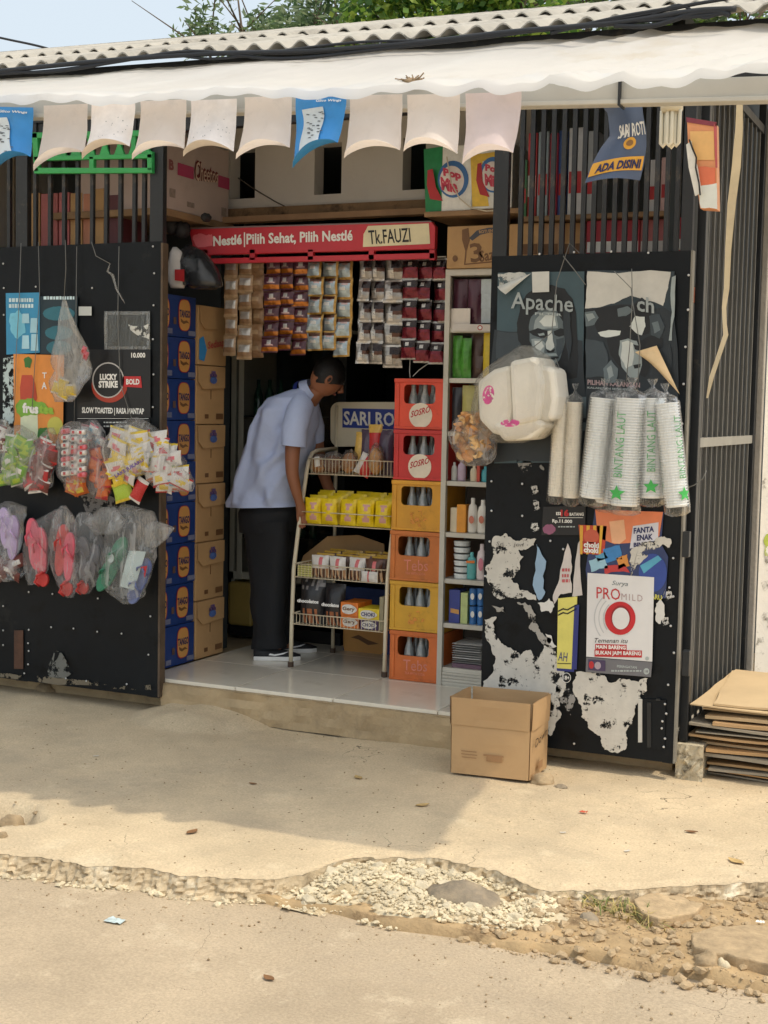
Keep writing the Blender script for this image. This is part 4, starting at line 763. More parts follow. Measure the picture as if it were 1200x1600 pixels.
for ci, (xc, wd, kd, yb) in enumerate(COLS):
    Yc = .72+.02*(ci % 3)-.01; top = PY(zo(xc), 404, Yc); bot = PY(zo(xc), 400+yb/3.333, Yc); h = KIND[kd][3]; n_ = max(3, int(round((top.z-bot.z)/(h*.985)))); sc_ = (top.z-bot.z)/(n_*h*.985)
    sx = (PY(zo(xc+wd/2), 480, Yc).x-PY(zo(xc-wd/2), 480, Yc).x)/.078
    t = thing('sachet_strip', (top.x, Yc, top.z), f'hanging strip of {KIND[kd][2]} sachets, {NTH[ci]} strip from the left', 'sachet strip', 'sachet strips over the doorway')
    for j in range(n_):
        o = bpy.data.objects.new('sachet', SM[kd][j % 2]); COL.objects.link(o); o.parent = t
        o.location = (R.uniform(-.002, .002), R.uniform(-.012, .006)-.012*(j == n_-1), -j*h*.985*sc_); o.scale = (sx*1.14, 1, sc_*1.04); o.rotation_euler = (R.uniform(-.16, .1), R.uniform(-.03, .03), R.uniform(-.2, .2))
tag(MB().tube([PY(345, 405, .74), PY(520, 405, .745), PY(697, 401, .74)], .004, 6).obj('hanging_wire', M_grey_steel), 'thin wire carrying all the sachet strips', 'wire')
for i, pts in enumerate((((641, 560), (640, 580), (641, 590)), ((672, 566), (655, 578), (645, 588)))): tag(MB().tube([PY(x, y, .75) for x, y in pts], .0025, 5).obj('string', M_grey_steel), ('upright string above the top crate', 'slanting string above the top crate')[i], 'string')
# ================================================================ bottle crates
CX0, CX1, CH_ = PY(611.5, 800, .66).x, PY(695, 800, .66).x, .2845
def crate(z0, ma, win, logo, label, i):
    t = thing('bottle_crate', ((CX0+CX1)/2, .81, z0), label, 'crate', 'stacked bottle crates'); w_ = CX1-CX0; dx = R.uniform(-.004, .004); x0 = CX0+dx; Y0 = .66+R.uniform(0, .008)
    wx0, wx1, wz0, wz1 = win; inner = rrect(x0+w_*wx0, z0+CH_*wz0, x0+w_*wx1, z0+CH_*wz1, .022, 5)
    def outer(p):                                              # push an inner point out to the face's edge
        cx, cz = x0+w_*(wx0+wx1)/2, z0+CH_*(wz0+wz1)/2; d = (p[0]-cx, p[1]-cz); k = 1e9
        if d[0]: k = min(k, ((x0+w_-.001 if d[0] > 0 else x0+.001)-cx)/d[0])
        if d[1]: k = min(k, ((z0+CH_-.003 if d[1] > 0 else z0+.001)-cz)/d[1])
        return (cx+d[0]*k, cz+d[1]*k)
    out = [outer(p) for p in inner]
    for cx, cz in ((x0+.001, z0+.001), (x0+w_-.001, z0+.001), (x0+w_-.001, z0+CH_-.003), (x0+.001, z0+CH_-.003)):
        j = min(range(len(out)), key=lambda q: (out[q][0]-cx)**2+(out[q][1]-cz)**2); out[j] = (cx, cz)
    b = MB(); n = len(inner)
    for Y, s in ((Y0, 1), (Y0+.012, -1)):
        o = len(b.v); b.v += [(x, Y, z) for x, z in inner]+[(x, Y, z) for x, z in out]
        for q in range(n): r_ = (q+1) % n; b.f.append([o+q, o+r_, o+n+r_, o+n+q]); b.m.append(0)
    for q in range(n):
        r_ = (q+1) % n; b.f.append([q, r_, 2*n+r_, 2*n+q]); b.m.append(0); b.f.append([n+q, n+r_, 3*n+r_, 3*n+q]); b.m.append(0)
    b.obj('front_wall', ma, t, bevel=.002)
    MB().box((x0+.001, Y0+.012, z0), (x0+.013, Y0+.31, z0+CH_-.003)).obj('side_wall', ma, t); MB().box((x0+w_-.013, Y0+.012, z0), (x0+w_-.001, Y0+.31, z0+CH_-.003)).obj('side_wall', ma, t)
    MB().box((x0+.013, Y0+.298, z0), (x0+w_-.013, Y0+.31, z0+CH_-.003)).obj('back_wall', ma, t); MB().box((x0+.013, Y0+.012, z0), (x0+w_-.013, Y0+.298, z0+.012)).obj('bottom', ma, t)
    MB().box((x0-.001, Y0-.006, z0+CH_-.026), (x0+w_+.001, Y0, z0+CH_-.004)).obj('top_rim', ma, t, bevel=.003); MB().box((x0, Y0-.004, z0), (x0+w_, Y0, z0+.014)).obj('bottom_rim', ma, t, bevel=.003)
    for k, x in enumerate((x0+.012, x0+w_-.032)): MB().box((x, Y0-.005, z0+.014), (x+.02, Y0, z0+CH_-.03)).obj('corner_rib', ma, t, bevel=.003)
    P = plY(Y0); cyp = lambda u, v: V((x0+w_*u, Y0-.002, z0+CH_*v))
    if logo == 'SOSRO':
        MB().prism([(x0+w_*(.5+.215*math.cos(a)), Y0-.003, z0+CH_*.27+w_*.215*math.sin(a)) for a in [k*math.pi/14 for k in range(28)]], (0, .003, 0)).obj('emblem', mat('cream emblem', (232, 218, 196), .5, .1, 12.), t)
        text('SOSRO', lambda u, v: V((x0+w_*(.32+.36*u), Y0-.0045, z0+CH_*(.22+.12*u)+.036*(1-v))), None, None, None, M_redink, 0, t, .02, .2)
    elif logo == 'Tebs':
        text('Tebs', lambda u, v: V((x0+w_*(.27+.45*u), Y0-.0015, z0+CH_*(.2+.02*u)+.062*(1-v))), None, None, None, mat('rubbed pink ink', (226, 140, 120), .6, .2, 30.), 0, t, .0); text('TEA WITH SODA', lambda u, v: V((x0+w_*(.3+.38*u), Y0-.0015, z0+CH_*.13+.014*(1-v))), None, None, None, mat('rubbed pink ink', (226, 140, 120), .6), 0, t, .0)
    else: MB().flat([cyp(.5+.14*math.cos(a)*(1+.25*math.cos(5*a)), .25+.14*math.sin(a)*(1+.25*math.cos(5*a))) for a in [k*math.pi/25 for k in range(50)]]).obj('emblem', worn('rubbed crown mark', (226, 150, 70), .52, 30.), t)
    for r_ in range(2):
        for k in range(3):
            bx = x0+w_*(.27+.225*k)+R.uniform(-.006, .006); by = Y0+.075+.1*r_
            o = MB().lathe([(0, 0), (.03, 0), (.031, .01), (.031, .12), (.026, .16), (.0135, .2), (.0125, .238), (.015, .24), (.015, .25), (0, .251)], 12, (bx, by, z0+.013)).obj('glass_bottle', M_bot, smooth=True)
            tag(o, f'clear glass bottle, {("left", "middle", "right")[k]} of the {("front", "rear")[r_]} row in the {("lowest", "second lowest", "third lowest", "third highest", "second highest", "topmost")[i]} crate', 'bottle', 'bottles in the crates')
M_bot = mat('dusty clear glass', (150, 156, 154), .12, .1, 10., spec=.9, stain=((196, 190, 180), .3, 12.))
mcr = lambda n, c: mat(n, c, .45, .12, 6., .3, 40., stain=(tuple(int(v*.75) for v in c), .3, 9., .3), wear=(tuple(min(255, int(v*1.15)+10) for v in c), .15, 14.))
WN, WT = (.18, .76, .5, .87), (.15, .74, .5, .88)
for i, (n_, c, lg, lb) in enumerate((('orange crate', (214, 112, 52), 'Tebs', 'orange bottle crate at the bottom of the stack'), ('mustard crate', (220, 166, 50), 'x', 'mustard yellow crate, second from the bottom of the stack'), ('brownish orange crate', (204, 116, 52), 'Tebs', 'brownish orange crate between the two yellow crates'), ('amber crate', (222, 158, 46), 'x', 'amber yellow crate under the red crates'), ('red crate', (206, 52, 48), 'SOSRO', 'red crate with cream round emblem under the topmost crate'), ('red orange crate', (222, 76, 48), 'SOSRO', 'orange-red crate with cream round emblem on top of stack'))):
    crate(.1915+CH_*i, mcr(n_, c), WN if lg != 'Tebs' else WT, lg, lb, i)
# ================================================================ wire bread rack
M_cream_tube = mat('cream enamel tube', (226, 214, 186), .4, .06, 8., stain=((170, 150, 120), .15, 14.)); M_wire = mat('cream wire', (222, 208, 178), .4, .1, 20.)
RX0, RX1, FZ = -.838, -.228, .1905
RK = thing('bread_rack', ((RX0+RX1)/2, .95, FZ), 'cream wire display rack with four tiers and a blue header sign', 'display rack')
LEG = [(.70, FZ), (.705, .45), (.72, .77), (.77, 1.0), (.86, 1.33), (.885, 1.40), (.93, 1.45), (1.0, 1.465), (1.25, 1.472)]
def fy(z):
    for (a, b), (c, d_) in zip(LEG, LEG[1:]):
        if b <= z <= d_: return a+(c-a)*(z-b)/(d_-b)
    return 1.0
for x in (RX0, RX1):
    MB().tube([(x, y, z) for y, z in LEG], .0125, 10).obj('front_leg', M_cream_tube, RK, smooth=True); MB().tube([(x, 1.25, FZ), (x, 1.25, 1.74)], .0115, 10).obj('back_leg', M_cream_tube, RK, smooth=True)
    for y in (.70, 1.25): MB().lathe([(0, 0), (.018, 0), (.018, .03), (0, .03)], 10, (x, y, FZ)).obj('rubber_foot', mat('brown rubber', (84, 66, 52), .7), RK)
hp = [PY(x, y, 1.25) for x, y in rrect(516, 628, 660, 698, 14)]
MB().prism(hp, (0, .02, 0)).obj('header_board', mat('cream header', (232, 222, 196), .5, .05, 4.), RK, bevel=.003)
PH_ = plY(1.25); pprint_('header_print', PH_, [(535, 638), (642, 640), (642, 672), (535, 668)], mat('royal blue print', (40, 62, 150), .5), .003, RK); text('SARI ROTI', PH_, (537, 642), (634, 645), (537, 664), M_white, .005, RK, .025)
TZ = []
for k, (yt, yb) in enumerate(((964, 981), (885, 906), (802, 822), (718, 742))):     # basket rails, bottom tier first
    zt = PY(530, yt, fy(.5+.3*k)).z; zb = PY(530, yb, fy(.5+.3*k)).z; Y0 = fy((zt+zb)/2)-.012; Y1 = 1.22; TZ.append((zb, zt, Y0, Y1)); x0, x1 = RX0+.014, RX1-.014
    bk = MB()
    for z, r_ in ((zt, .0035), (zb, .003)): bk.tube([(x0, Y0, z), (x1, Y0, z), (x1, Y1, z), (x0, Y1, z), (x0, Y0, z)], r_, 6)
    bk.obj('basket_rim', M_wire, RK, smooth=True)
    bars = MB(); n_ = 26 if k != 2 else 2
    if k != 2:
        for i in range(1, n_): x = x0+(x1-x0)*i/n_; bars.tube([(x, Y0, zt), (x, Y0, zb), (x, Y1, zb)], .0016, 4)
    else:
        for i in range(1, 26): x = x0+(x1-x0)*i/26; bars.tube([(x, Y0, zb), (x, Y1, zb)], .0016, 4)
    for x in (x0, x1):
        for i in range(1, 12): y = Y0+(Y1-Y0)*i/12; bars.tube([(x, y, zt), (x, y, zb)], .0016, 4)
    o = bars.obj('basket_wires', M_wire, RK); o['kind'] = 'stuff'
def pack(name, c, w_, h, d_, mats, label, cat='bread pack', group=None, seed=0, rot=(0, 0, 0), mf=None, crimp=.012, parent=None):
    """a sealed pillow pack standing at c (base middle), crimped at top and bottom"""
    b = MB()
    def fn(s):
        def g(u, v):
            e = (math.sin(math.pi*u)**.45)*(math.sin(math.pi*min(1, max(0, (v-.06)/.88)))**.4 if .06 < v < .94 else 0)
            return ((u-.5)*w_*(1-.05*math.sin(math.pi*v)), s*(d_/2*e+.001)+.004*noise.noise(V((u*4, v*4, seed+s)))*e, h*v+.003*noise.noise(V((u*5, seed, 0)))*(v > .9))
        return g
    b.grid(fn(-1), 10, 12, mf=mf); b.grid(fn(1), 10, 12, mf=mf)
    o = b.obj(name, mats, None, smooth=True, loc=(0, 0, 0), fix=True); o.location = c; o.rotation_euler = rot; WO[o.name] = V(c)
    if parent is not None: o.parent = parent; o.location = V(c)-WO[parent.name]
    else: tag(o, label, cat, group)
    return o
gl = lambda n, c, r=.3: mat(n, c, r, .14, 30., .7, 50., spec=.6)
M_ylw = gl('lemon film', (240, 208, 30)); M_ylp = gl('pink cake print', (214, 160, 150))
bandY = lambda u, v: 1 if (.38 < u < .82 and .2 < v < .8 and abs(u-.6) < .12+.1*math.sin(v*9)) else 0
zb, zt, Y0, Y1 = TZ[2]
for r_ in range(4):
    for i in range(5):
        x = RX0+.075+.113*i+.004*R.uniform(-1, 1); y = Y0+.034+.07*r_; hh = .155+.012*r_
        pack('bread_pack', (x, y, zb+.004), .108, hh, .06, [M_ylw, M_ylp], f'lemon yellow bread pack, {NTH[i]} from left in {("front row", "second row", "third row", "back row")[r_]} of rack', group='yellow bread packs on the rack', seed=i+9*r_, rot=(R.uniform(-.14, .1), 0, R.uniform(-.12, .12)), mf=bandY if r_ == 0 else None)
zb, zt, Y0, Y1 = TZ[1]
M_wht = gl('white wrapper', (226, 220, 212)); M_choc = gl('cocoa wrapper', (92, 58, 42)); M_chp = gl('tan wafer print', (196, 150, 110)); M_gld = gl('gold seam', (206, 164, 70), .25); M_pk = gl('coral strip', (214, 110, 110))
mfw = lambda u, v: 1 if v < .42 and (int(u*7) % 2) else (2 if v < .42 else (3 if .5 < u < .68 and .5 < v < .92 else 0))
for r_ in range(4):
    for i in range(4):
        x = RX0+.16+.118*i; y = Y0+.04+.075*r_; top = i == 3 and r_ == 0
        pack('wafer_pack', (x, y, zb+.004), .112, .13+.006*r_, .06, [M_wht if (r_ == 0 and not top) else M_choc, M_choc, M_chp, M_pk if r_ == 0 else M_gld], f'{"white and cocoa" if r_ == 0 and not top else "cocoa brown"} wafer pack, {NTH[i]} from left in {("front row", "second row", "third row", "back row")[r_]} of third tier', cat='wafer pack', group='wafer packs on the rack', seed=30+i+7*r_, rot=(R.uniform(-.15, .1), 0, R.uniform(-.1, .1)), mf=mfw if r_ == 0 else (lambda u, v: 3 if v > .93 else 0))
pack('wafer_pack', (RX0+.5, Y0+.0, zb+.004), .105, .06, .02, [M_wht, M_pk], 'short white wafer pack leaning on the front rail at right', cat='wafer pack', group='wafer packs on the rack', seed=77, mf=lambda u, v: 1 if .35 < u < .55 else 0)
for i in range(5): tag(MB().box((RX0+.02, Y0+.02, zb+.004+.013*i), (RX0+.115+R.uniform(-.006, .004), Y0+.2, zb+.015+.013*i)).obj('biscuit_pack', gl('pale olive film', (206, 200, 120)), bevel=.003), f'flat pale olive pack, {ORD[i]} of five at the left of third tier', 'biscuit pack', 'flat olive packs')
tag(MB().prism([PY(x, y, 1.16) for x, y in ((470, 880), (474, 868), (512, 838), (560, 836), (600, 850), (602, 885))], (0, .006, 0)).obj('card_sheet', M_kraft), 'brown card sheet standing behind the wafer packs', 'card')
zb, zt, Y0, Y1 = TZ[0]
M_pouch = gl('black pouch film', (36, 34, 36), .35)
for i, (xa, xb, ytop) in enumerate(((461, 499, 905), (499, 531, 913))):
    a, c = PY(xa, 970, Y0), PY(xb, 970, Y0); h = PY(xa, ytop, Y0).z-zb; w_ = c.x-a.x
    o = pack('wafer_pouch', ((a.x+c.x)/2, Y0+.06, zb+.004), w_*1.02, h, .09, [M_pouch, gl('wafer roll print', (170, 104, 66)), gl('grey truffle print', (120, 116, 114))], f'black wafer roll pouch, {("left and taller", "right and shorter")[i]} of the pair on bottom tier', 'pouch', seed=50+i, rot=(-.06, 0, 0), mf=lambda u, v: 1 if v < .32 and int(u*9) % 2 == 0 and .2 < u < .8 else (2 if (v > .72 and i == 0 and noise.noise(V((u*6, v*6, 3))) > 0) else 0))
    text('chocolatos', lambda u, v: V((a.x+.008+(w_-.02)*u, Y0-.0, zb+h*.56-.022*v)), None, None, None, M_white, 0, o, .05)
def boxpack(name, px0, px1, z0, h, d_, ma, label, txt, inkc, jit=0., lay=None):
    a, c = PY(px0, 965, Y0), PY(px1, 965, Y0); t = thing(name, ((a.x+c.x)/2, Y0+.06, z0), label, 'snack box')
    MB().hexa([(a.x, Y0+.012+jit, z0), (c.x, Y0+.012-jit, z0), (c.x, Y0+d_, z0), (a.x, Y0+d_, z0)], [(a.x, Y0+.012+jit, z0+h), (c.x, Y0+.012-jit, z0+h), (c.x, Y0+d_, z0+h), (a.x, Y0+d_, z0+h)]).obj('box_body', ma, t, bevel=.002)
    pr = MB().flat([(a.x+(c.x-a.x)*(.5+.42*math.cos(q)*(1+.1*math.cos(3*q))), Y0+.0085-abs(jit), z0+h*(.5+.38*math.sin(q))) for q in [k*math.pi/10 for k in range(20)]]).obj('print', inkc, t)
    text(txt, lambda u, v: V((a.x+(c.x-a.x)*(.16+.68*u), Y0+.0070-abs(jit), z0+h*(.68-.36*v))), None, None, None, M_navy if txt != 'Gery' else M_kraftink, 0, t, .03)
h1 = .072
M_orb = gl('tangerine card', (228, 124, 44), .4); M_ylb = gl('sun yellow card', (238, 210, 50), .4); M_prp = gl('purple card', (74, 54, 92), .4)
boxpack('snack_box', 531, 559, zb+.004, h1, .2, M_orb, 'orange snack box, lower of the two on bottom tier', 'Gery', M_wht); boxpack('snack_box', 530, 558, zb+.004+h1+.001, h1+.004, .2, M_orb, 'orange snack box, upper of the two on bottom tier', 'Gery', M_wht, .004)
boxpack('snack_box', 561, 589, zb+.004, .058, .18, M_prp, 'purple snack box under the yellow one on bottom tier', 'CHOKI', M_wht); boxpack('snack_box', 559, 590, zb+.063, .064, .18, M_ylb, 'tilted yellow snack box at right of bottom tier', 'CHOKI', M_wht, -.006)
tag(MB().box((PY(590, 965, Y0).x, Y0+.02, zb+.004), (RX1-.02, Y0+.3, zb+.2)).obj('snack_box', gl('khaki card', (150, 140, 110), .5), bevel=.003), 'plain khaki box at the right end of bottom tier', 'snack box')
zb, zt, Y0, Y1 = TZ[3]
M_bag = film('clear bread film', (236, 232, 226), .16, .15, 22., .45)
def bread(px0, px1, ytop, ma, label, seed, Yo=.07, d_=.09, cat='bread', lab2=None):
    a, c = PY(px0, 735, Y0+Yo), PY(px1, 735, Y0+Yo); h = PY(px0, ytop, Y0+Yo).z-zb-.004; t = thing('bagged_bread', ((a.x+c.x)/2, Y0+Yo, zb+.004), label, 'bread', 'bagged bread on the top tier')
    b = MB(); b.blob(((a.x+c.x)/2, Y0+Yo, zb+.006+h*.46), ((c.x-a.x)*.5, d_*.5, h*.46), seed, .18, 1.8, 16); b.obj('loaf', ma, t, smooth=True)
    b = MB(); b.blob(((a.x+c.x)/2, Y0+Yo, zb+.008+h*.54), ((c.x-a.x)*.56, d_*.58, h*.54), seed+5, .3, 3.2, 20); b.obj('bag', M_bag, t, smooth=True); return t
M_loaf = mat('brown crust', (176, 122, 70), .8, .2, 12., .5, 60.); M_loaf2 = mat('dark crust', (120, 78, 50), .8, .2, 12., .5, 60.); M_redp = gl('red wrapper', (200, 50, 46)); M_prp2 = gl('grape wrapper', (84, 68, 86)); M_yl3 = gl('custard wrapper', (228, 186, 90))
t = bread(484, 512, 712, M_loaf, 'bagged brown roll at the left end of top tier', 1); pprint_('label_print', plY(Y0+.012), [(491, 714), (499, 713), (500, 728), (492, 730)], M_white, 0, t)
bread(506, 536, 709, M_loaf2, 'bagged dark roll next to the leftmost roll', 2); bread(535, 557, 706, M_loaf, 'bagged roll in clear film at the middle of top tier', 3); 
pack('bread_pack', (PY(563, 735, Y0+.05).x, Y0+.05, zb+.004), .1, .13, .05, [M_redp, M_wht], 'red and white bread pack leaning on the top tier rail', seed=61, rot=(-.1, .45, .1), mf=lambda u, v: 1 if u < .4 else 0)
for i, (px, yt, ma, lb, w_) in enumerate(((560, 676, M_yl3, 'custard yellow bread pack standing behind on top tier', .07), (572, 672, M_prp2, 'dark grape pack standing on the top tier', .09), (586, 664, M_redp, 'red pack with golden top standing tallest on the top tier', .09), (603, 673, M_prp2, 'dark grape pack beside the red crate on top tier', .1))):
    yy = Y0+.15; p = PY(px, 735, yy); pack('bread_pack', (p.x, yy, zb+.004), w_, PY(px, yt, yy).z-zb, .07, [ma, M_yl3], lb, seed=70+i, rot=(-.05, R.uniform(-.08, .08), 0), mf=(lambda u, v: 1 if v > .82 else 0) if i == 2 else None)
t = bread(577, 598, 698, mat('golden bun', (206, 150, 80), .7, .15, 14.), 'bagged golden bun before the standing red pack', 8, Yo=.05)
# dim blue carton behind the rack
t = thing('blue_carton', (-.5, 1.45, .19), 'dim blue carton with golden logo on the floor behind the rack', 'carton')
MB().box((-.82, 1.36, .1905), (-.25, 1.7, .60)).obj('carton_body', M_blue, t, bevel=.004); q = plY(1.36)
lg = pprint_('logo', q, [(536+66*(.5+.5*math.copysign(abs(math.cos(a))**.6, math.cos(a))), 995+33*math.copysign(abs(math.sin(a))**.5, math.sin(a))) for a in [k*math.pi/14 for k in range(28)]], M_gold, .002, t); pprint_('swoosh', q, [(548, 996), (560, 992), (575, 1000), (592, 1006), (575, 1008), (560, 999)], M_kraftink, .003, lg)
# ================================================================ the customer
YP = .95
PE = thing('person', (PZ(425, 1028, .19).x, PZ(425, 1028, .19).y, .1905), 'person in pale blue short-sleeved shirt and black trousers leaning into the shop', 'person')
M_skin = mat('brown skin', (150, 98, 70), .5, .06, 10., .1, 200., sss=.1); M_hair = mat('black hair', (22, 20, 20), .5, .3, 60., 1., 180.)
def skin_body():
    P = [(PY(422, 806, YP), .1), (PY(428, 735, YP), .11), (PY(447, 668, YP), .15), (PY(474, 630, YP), .085), (PY(493, 612, YP), .054), (PY(503, 604, YP), .058), (PY(512, 596, YP+.01), .082), (PY(517, 588, YP+.02), .075),
         (PY(463, 650, YP-.16), .055), (PY(457, 700, YP-.2), .05), (PY(456, 738, YP-.21), .042), (PY(463, 768, YP-.19), .034), (PY(468, 786, YP-.17), .026), (PY(470, 797, YP-.16), .03),
         (PY(488, 652, YP+.16), .055), (PY(498, 715, YP+.2), .045), (PY(512, 760, YP+.16), .036), (PY(522, 775, YP+.14), .028), (PY(528, 782, YP+.13), .03),
         (PY(421, 822, YP-.07), .06), (PY(422, 915, YP-.085), .045), (PY(421, 1008, YP-.085), .035), (PY(440, 1018, YP-.085), .02),
         (PY(430, 822, YP+.07), .06), (PY(434, 915, YP+.085), .045), (PY(436, 1000, YP+.085), .035), (PY(455, 1010, YP+.085), .02)]
    E = [(0, 1), (1, 2), (2, 3), (3, 4), (4, 5), (5, 6), (6, 7), (2, 8), (8, 9), (9, 10), (10, 11), (11, 12), (12, 13), (2, 14), (14, 15), (15, 16), (16, 17), (17, 18), (0, 19), (19, 20), (20, 21), (21, 22), (0, 23), (23, 24), (24, 25), (25, 26)]
    for base, sgn in ((13, -1), (18, 1)):                             # five fingers on each hand, slightly curled
        c = P[base][0]; dn = V((.15, .05, -1)).normalized(); sd = V((.75, .6, .1)).normalized(); fw = dn.cross(sd)
        for k, (off, ln) in enumerate(((-.03, .052), (-.015, .072), (0, .078), (.014, .072), (.027, .056))):
            if k == 0: a = c+sd*.035+dn*.0; b_ = a+sd*.022+dn*.03; e = b_+dn*.028
            else: a = c+sd*(off*1.0-.008)+dn*.035; b_ = a+dn*ln*.55; e = b_+dn*ln*.4+fw*.018
            i0 = len(P); P += [(a, .0105), (b_, .0092), (e, .0075)]; E += [(base, i0), (i0, i0+1), (i0+1, i0+2)]
    org = WO[PE.name]; me = bpy.data.meshes.new('body'); me.from_pydata([tuple(p-org) for p, _ in P], E, []); me.update()
    o = bpy.data.objects.new('body', me); COL.objects.link(o); o.parent = PE; WO[o.name] = org; me.materials.append(M_skin)
    md = o.modifiers.new('skin', 'SKIN'); md.use_smooth_shade = True
    for i, (_, r_) in enumerate(P): me.skin_vertices[0].data[i].radius = (r_, r_); me.skin_vertices[0].data[i].use_root = (i == 0)
    s = o.modifiers.new('sub', 'SUBSURF'); s.levels = 2; s.render_levels = 2
skin_body()
hc = PY(512, 590, YP+.01); face = V((.62, .55, -.56)).normalized(); upv = V((.4, .25, .88)); upv = (upv-face*upv.dot(face)).normalized(); sdv = face.cross(upv)   # sdv points at the camera side
def hp_(f_, u_, s_): return hc+face*f_+upv*u_+sdv*s_
b = MB()
def cap(u, v):                                                     # hair: back, top and sides of the skull, above the ear line
    a = 2*math.pi*u; t = math.pi*v*.62; d_ = V((-math.cos(t), math.sin(t)*math.cos(a), math.sin(t)*math.sin(a)))
    ax = V((-.25, 1, 0)).normalized()
    f_ = d_.y*.099+.015*(-d_.x)*0; k = 1+.05*noise.noise(d_*5)
    # axis of the cap points up and back
    up2 = (upv*.86-face*.5).normalized(); fr2 = (face*.86+upv*.5).normalized()
    return hc+upv*.012+(up2*(-d_.x)*.122+fr2*d_.y*.102+sdv*d_.z*.092)*k
b.grid(cap, 28, 14, cu=True); b.obj('hair', M_hair, PE, smooth=True)
hd = MB(); hd.grid(lambda u, v: hc+(face*math.cos(math.pi*(v-.5))*math.cos(2*math.pi*u)*(.098)+sdv*math.cos(math.pi*(v-.5))*math.sin(2*math.pi*u)*.078*(1-.18*(v < .35))+upv*math.sin(math.pi*(v-.5))*.118), 24, 16, cu=True); hd.obj('head', M_skin, PE, smooth=True)
ear = MB(); e0 = hp_(.0, -.012, .079); ear.grid(lambda u, v: e0+(face*.019*math.cos(2*math.pi*u)*(.3+.7*v)+upv*.034*math.sin(2*math.pi*u)*(.3+.7*v)+sdv*(.012*math.sin(v*math.pi)+.004))-face*.006*v, 14, 6, cu=True); ear.obj('ear', M_skin, PE, smooth=True)
ns = MB(); ns.tube([hp_(.094, .02, 0), hp_(.118, -.02, 0), hp_(.1, -.032, 0)], [.008, .016, .012], 8); ns.obj('nose', M_skin, PE, smooth=True)
for s_ in (-1, 1):
    MB().blob(hp_(.086, .02, .034*s_), (.011, .011, .009), 1, .0).obj('eye', mat('eye white', (220, 214, 206), .3), PE, smooth=True); MB().tube([hp_(.092, .036, .016*s_), hp_(.09, .042, .036*s_), hp_(.08, .036, .054*s_)], .004, 6).obj('eyebrow', M_hair, PE)
MB().tube([hp_(.088, -.058, -.024), hp_(.097, -.056, 0), hp_(.088, -.058, .024)], .0065, 6).obj('lips', mat('lips', (138, 78, 66), .5), PE, smooth=True)
# shirt: torso, sleeves, collar
M_shirt = mat('pale blue cotton', (184, 197, 230), .85, .04, 10., 1., 7., stain=((168, 182, 218), .2, 3., .4))
_b = [n_ for n_ in M_shirt.node_tree.nodes if n_.type == 'BUMP'][0]; _b.inputs['Distance'].default_value = .02; _b.inputs['Strength'].default_value = .6
def fold(q, s): return .030*noise.noise(V((q.x*9+q.z*3, q.y*4, q.z*5+s)))+.006*noise.noise(V((q.x*22+q.z*12, q.y*10, q.z*8)))+.012*math.sin((q.x*1.2+q.z*.55)*30+4*noise.noise(q*4))*max(0, .3+1.4*noise.noise(q*3.3+V((s, 0, 0))))
CREASE = [(.016, 6, ((446, 640), (437, 670), (432, 705), (433, 740), (440, 775))), (-.014, 5, ((458, 668), (450, 690), (443, 706), (432, 716))), (.013, 4, ((466, 704), (452, 712), (436, 728), (420, 760))), (-.012, 4, ((464, 716), (450, 726), (440, 742), (430, 775))), (.014, 6, ((424, 640), (410, 690), (398, 740), (388, 780))), (-.013, 6, ((432, 650), (420, 690), (410, 735), (402, 780))), (.012, 4, ((470, 735), (456, 745), (446, 765), (440, 784))), (-.010, 4, ((440, 632), (428, 650), (420, 668))), (.010, 4, ((470, 660), (460, 684), (456, 700))), (-.012, 5, ((392, 730), (384, 760), (378, 785)))]
def crease(x, y):
    s = 0.
    for a, w_, pl in CREASE:
        dm = 1e9
        for (x0, y0), (x1, y1) in zip(pl, pl[1:]):
            L2 = (x1-x0)**2+(y1-y0)**2; t = max(0, min(1, ((x-x0)*(x1-x0)+(y-y0)*(y1-y0))/L2)); dm = min(dm, (x-x0-t*(x1-x0))**2+(y-y0-t*(y1-y0))**2)
        s += a*math.exp(-dm/(w_*w_))
    return s
def cloth(rows, Y0, dp, seed, n=36, up=5, f=1., cr=0.):
    rr = []
    for i in range(len(rows)-1):
        for k in range(up): t = k/up; rr.append([rows[i][j]*(1-t)+rows[i+1][j]*t for j in range(len(rows[0]))])
    rr.append(list(rows[-1])); rings = []
    for row in rr:
        y, xl, xr = row[:3]; yc = Y0+(row[3] if len(row) > 3 else 0); dd = dp if len(row) < 5 else row[4]; a, c = PY(xl, y, yc), PY(xr, y, yc); m_ = (a+c)/2; h = (c-a)/2; ring = []
        for i in range(n):
            t = 2*math.pi*i/n; q = m_+h*math.copysign(abs(math.cos(t))**.85, math.cos(t))+V((0, -dd/2*math.copysign(abs(math.sin(t))**.85, math.sin(t)), 0)); o_ = (q-m_); ring.append(q+(o_.normalized()*fold(q, seed)*f if o_.length > 1e-4 else V((0, 0, 0)))+(V((0, -cr*crease((xl+xr)/2+(xr-xl)/2*math.cos(t), y), 0)) if cr and math.sin(t) > 0 else V((0, 0, 0))))
        rings.append(ring)
    return MB().loft(rings, cap=False)
b = cloth([(606, 472, 484, 0, .12), (612, 452, 489, 0, .22), (622, 430, 491, 0, .34), (640, 416, 490, 0, .40), (665, 402, 489, 0, .40), (700, 389, 484, 0, .38), (740, 377, 474, 0, .37), (770, 367, 467, 0, .38), (784, 362, 464, 0, .39), (791, 363, 466, 0, .39)], YP, .38, 2, n=80, up=8, f=.7, cr=1.3); b.obj('shirt_body', M_shirt, PE, smooth=True)
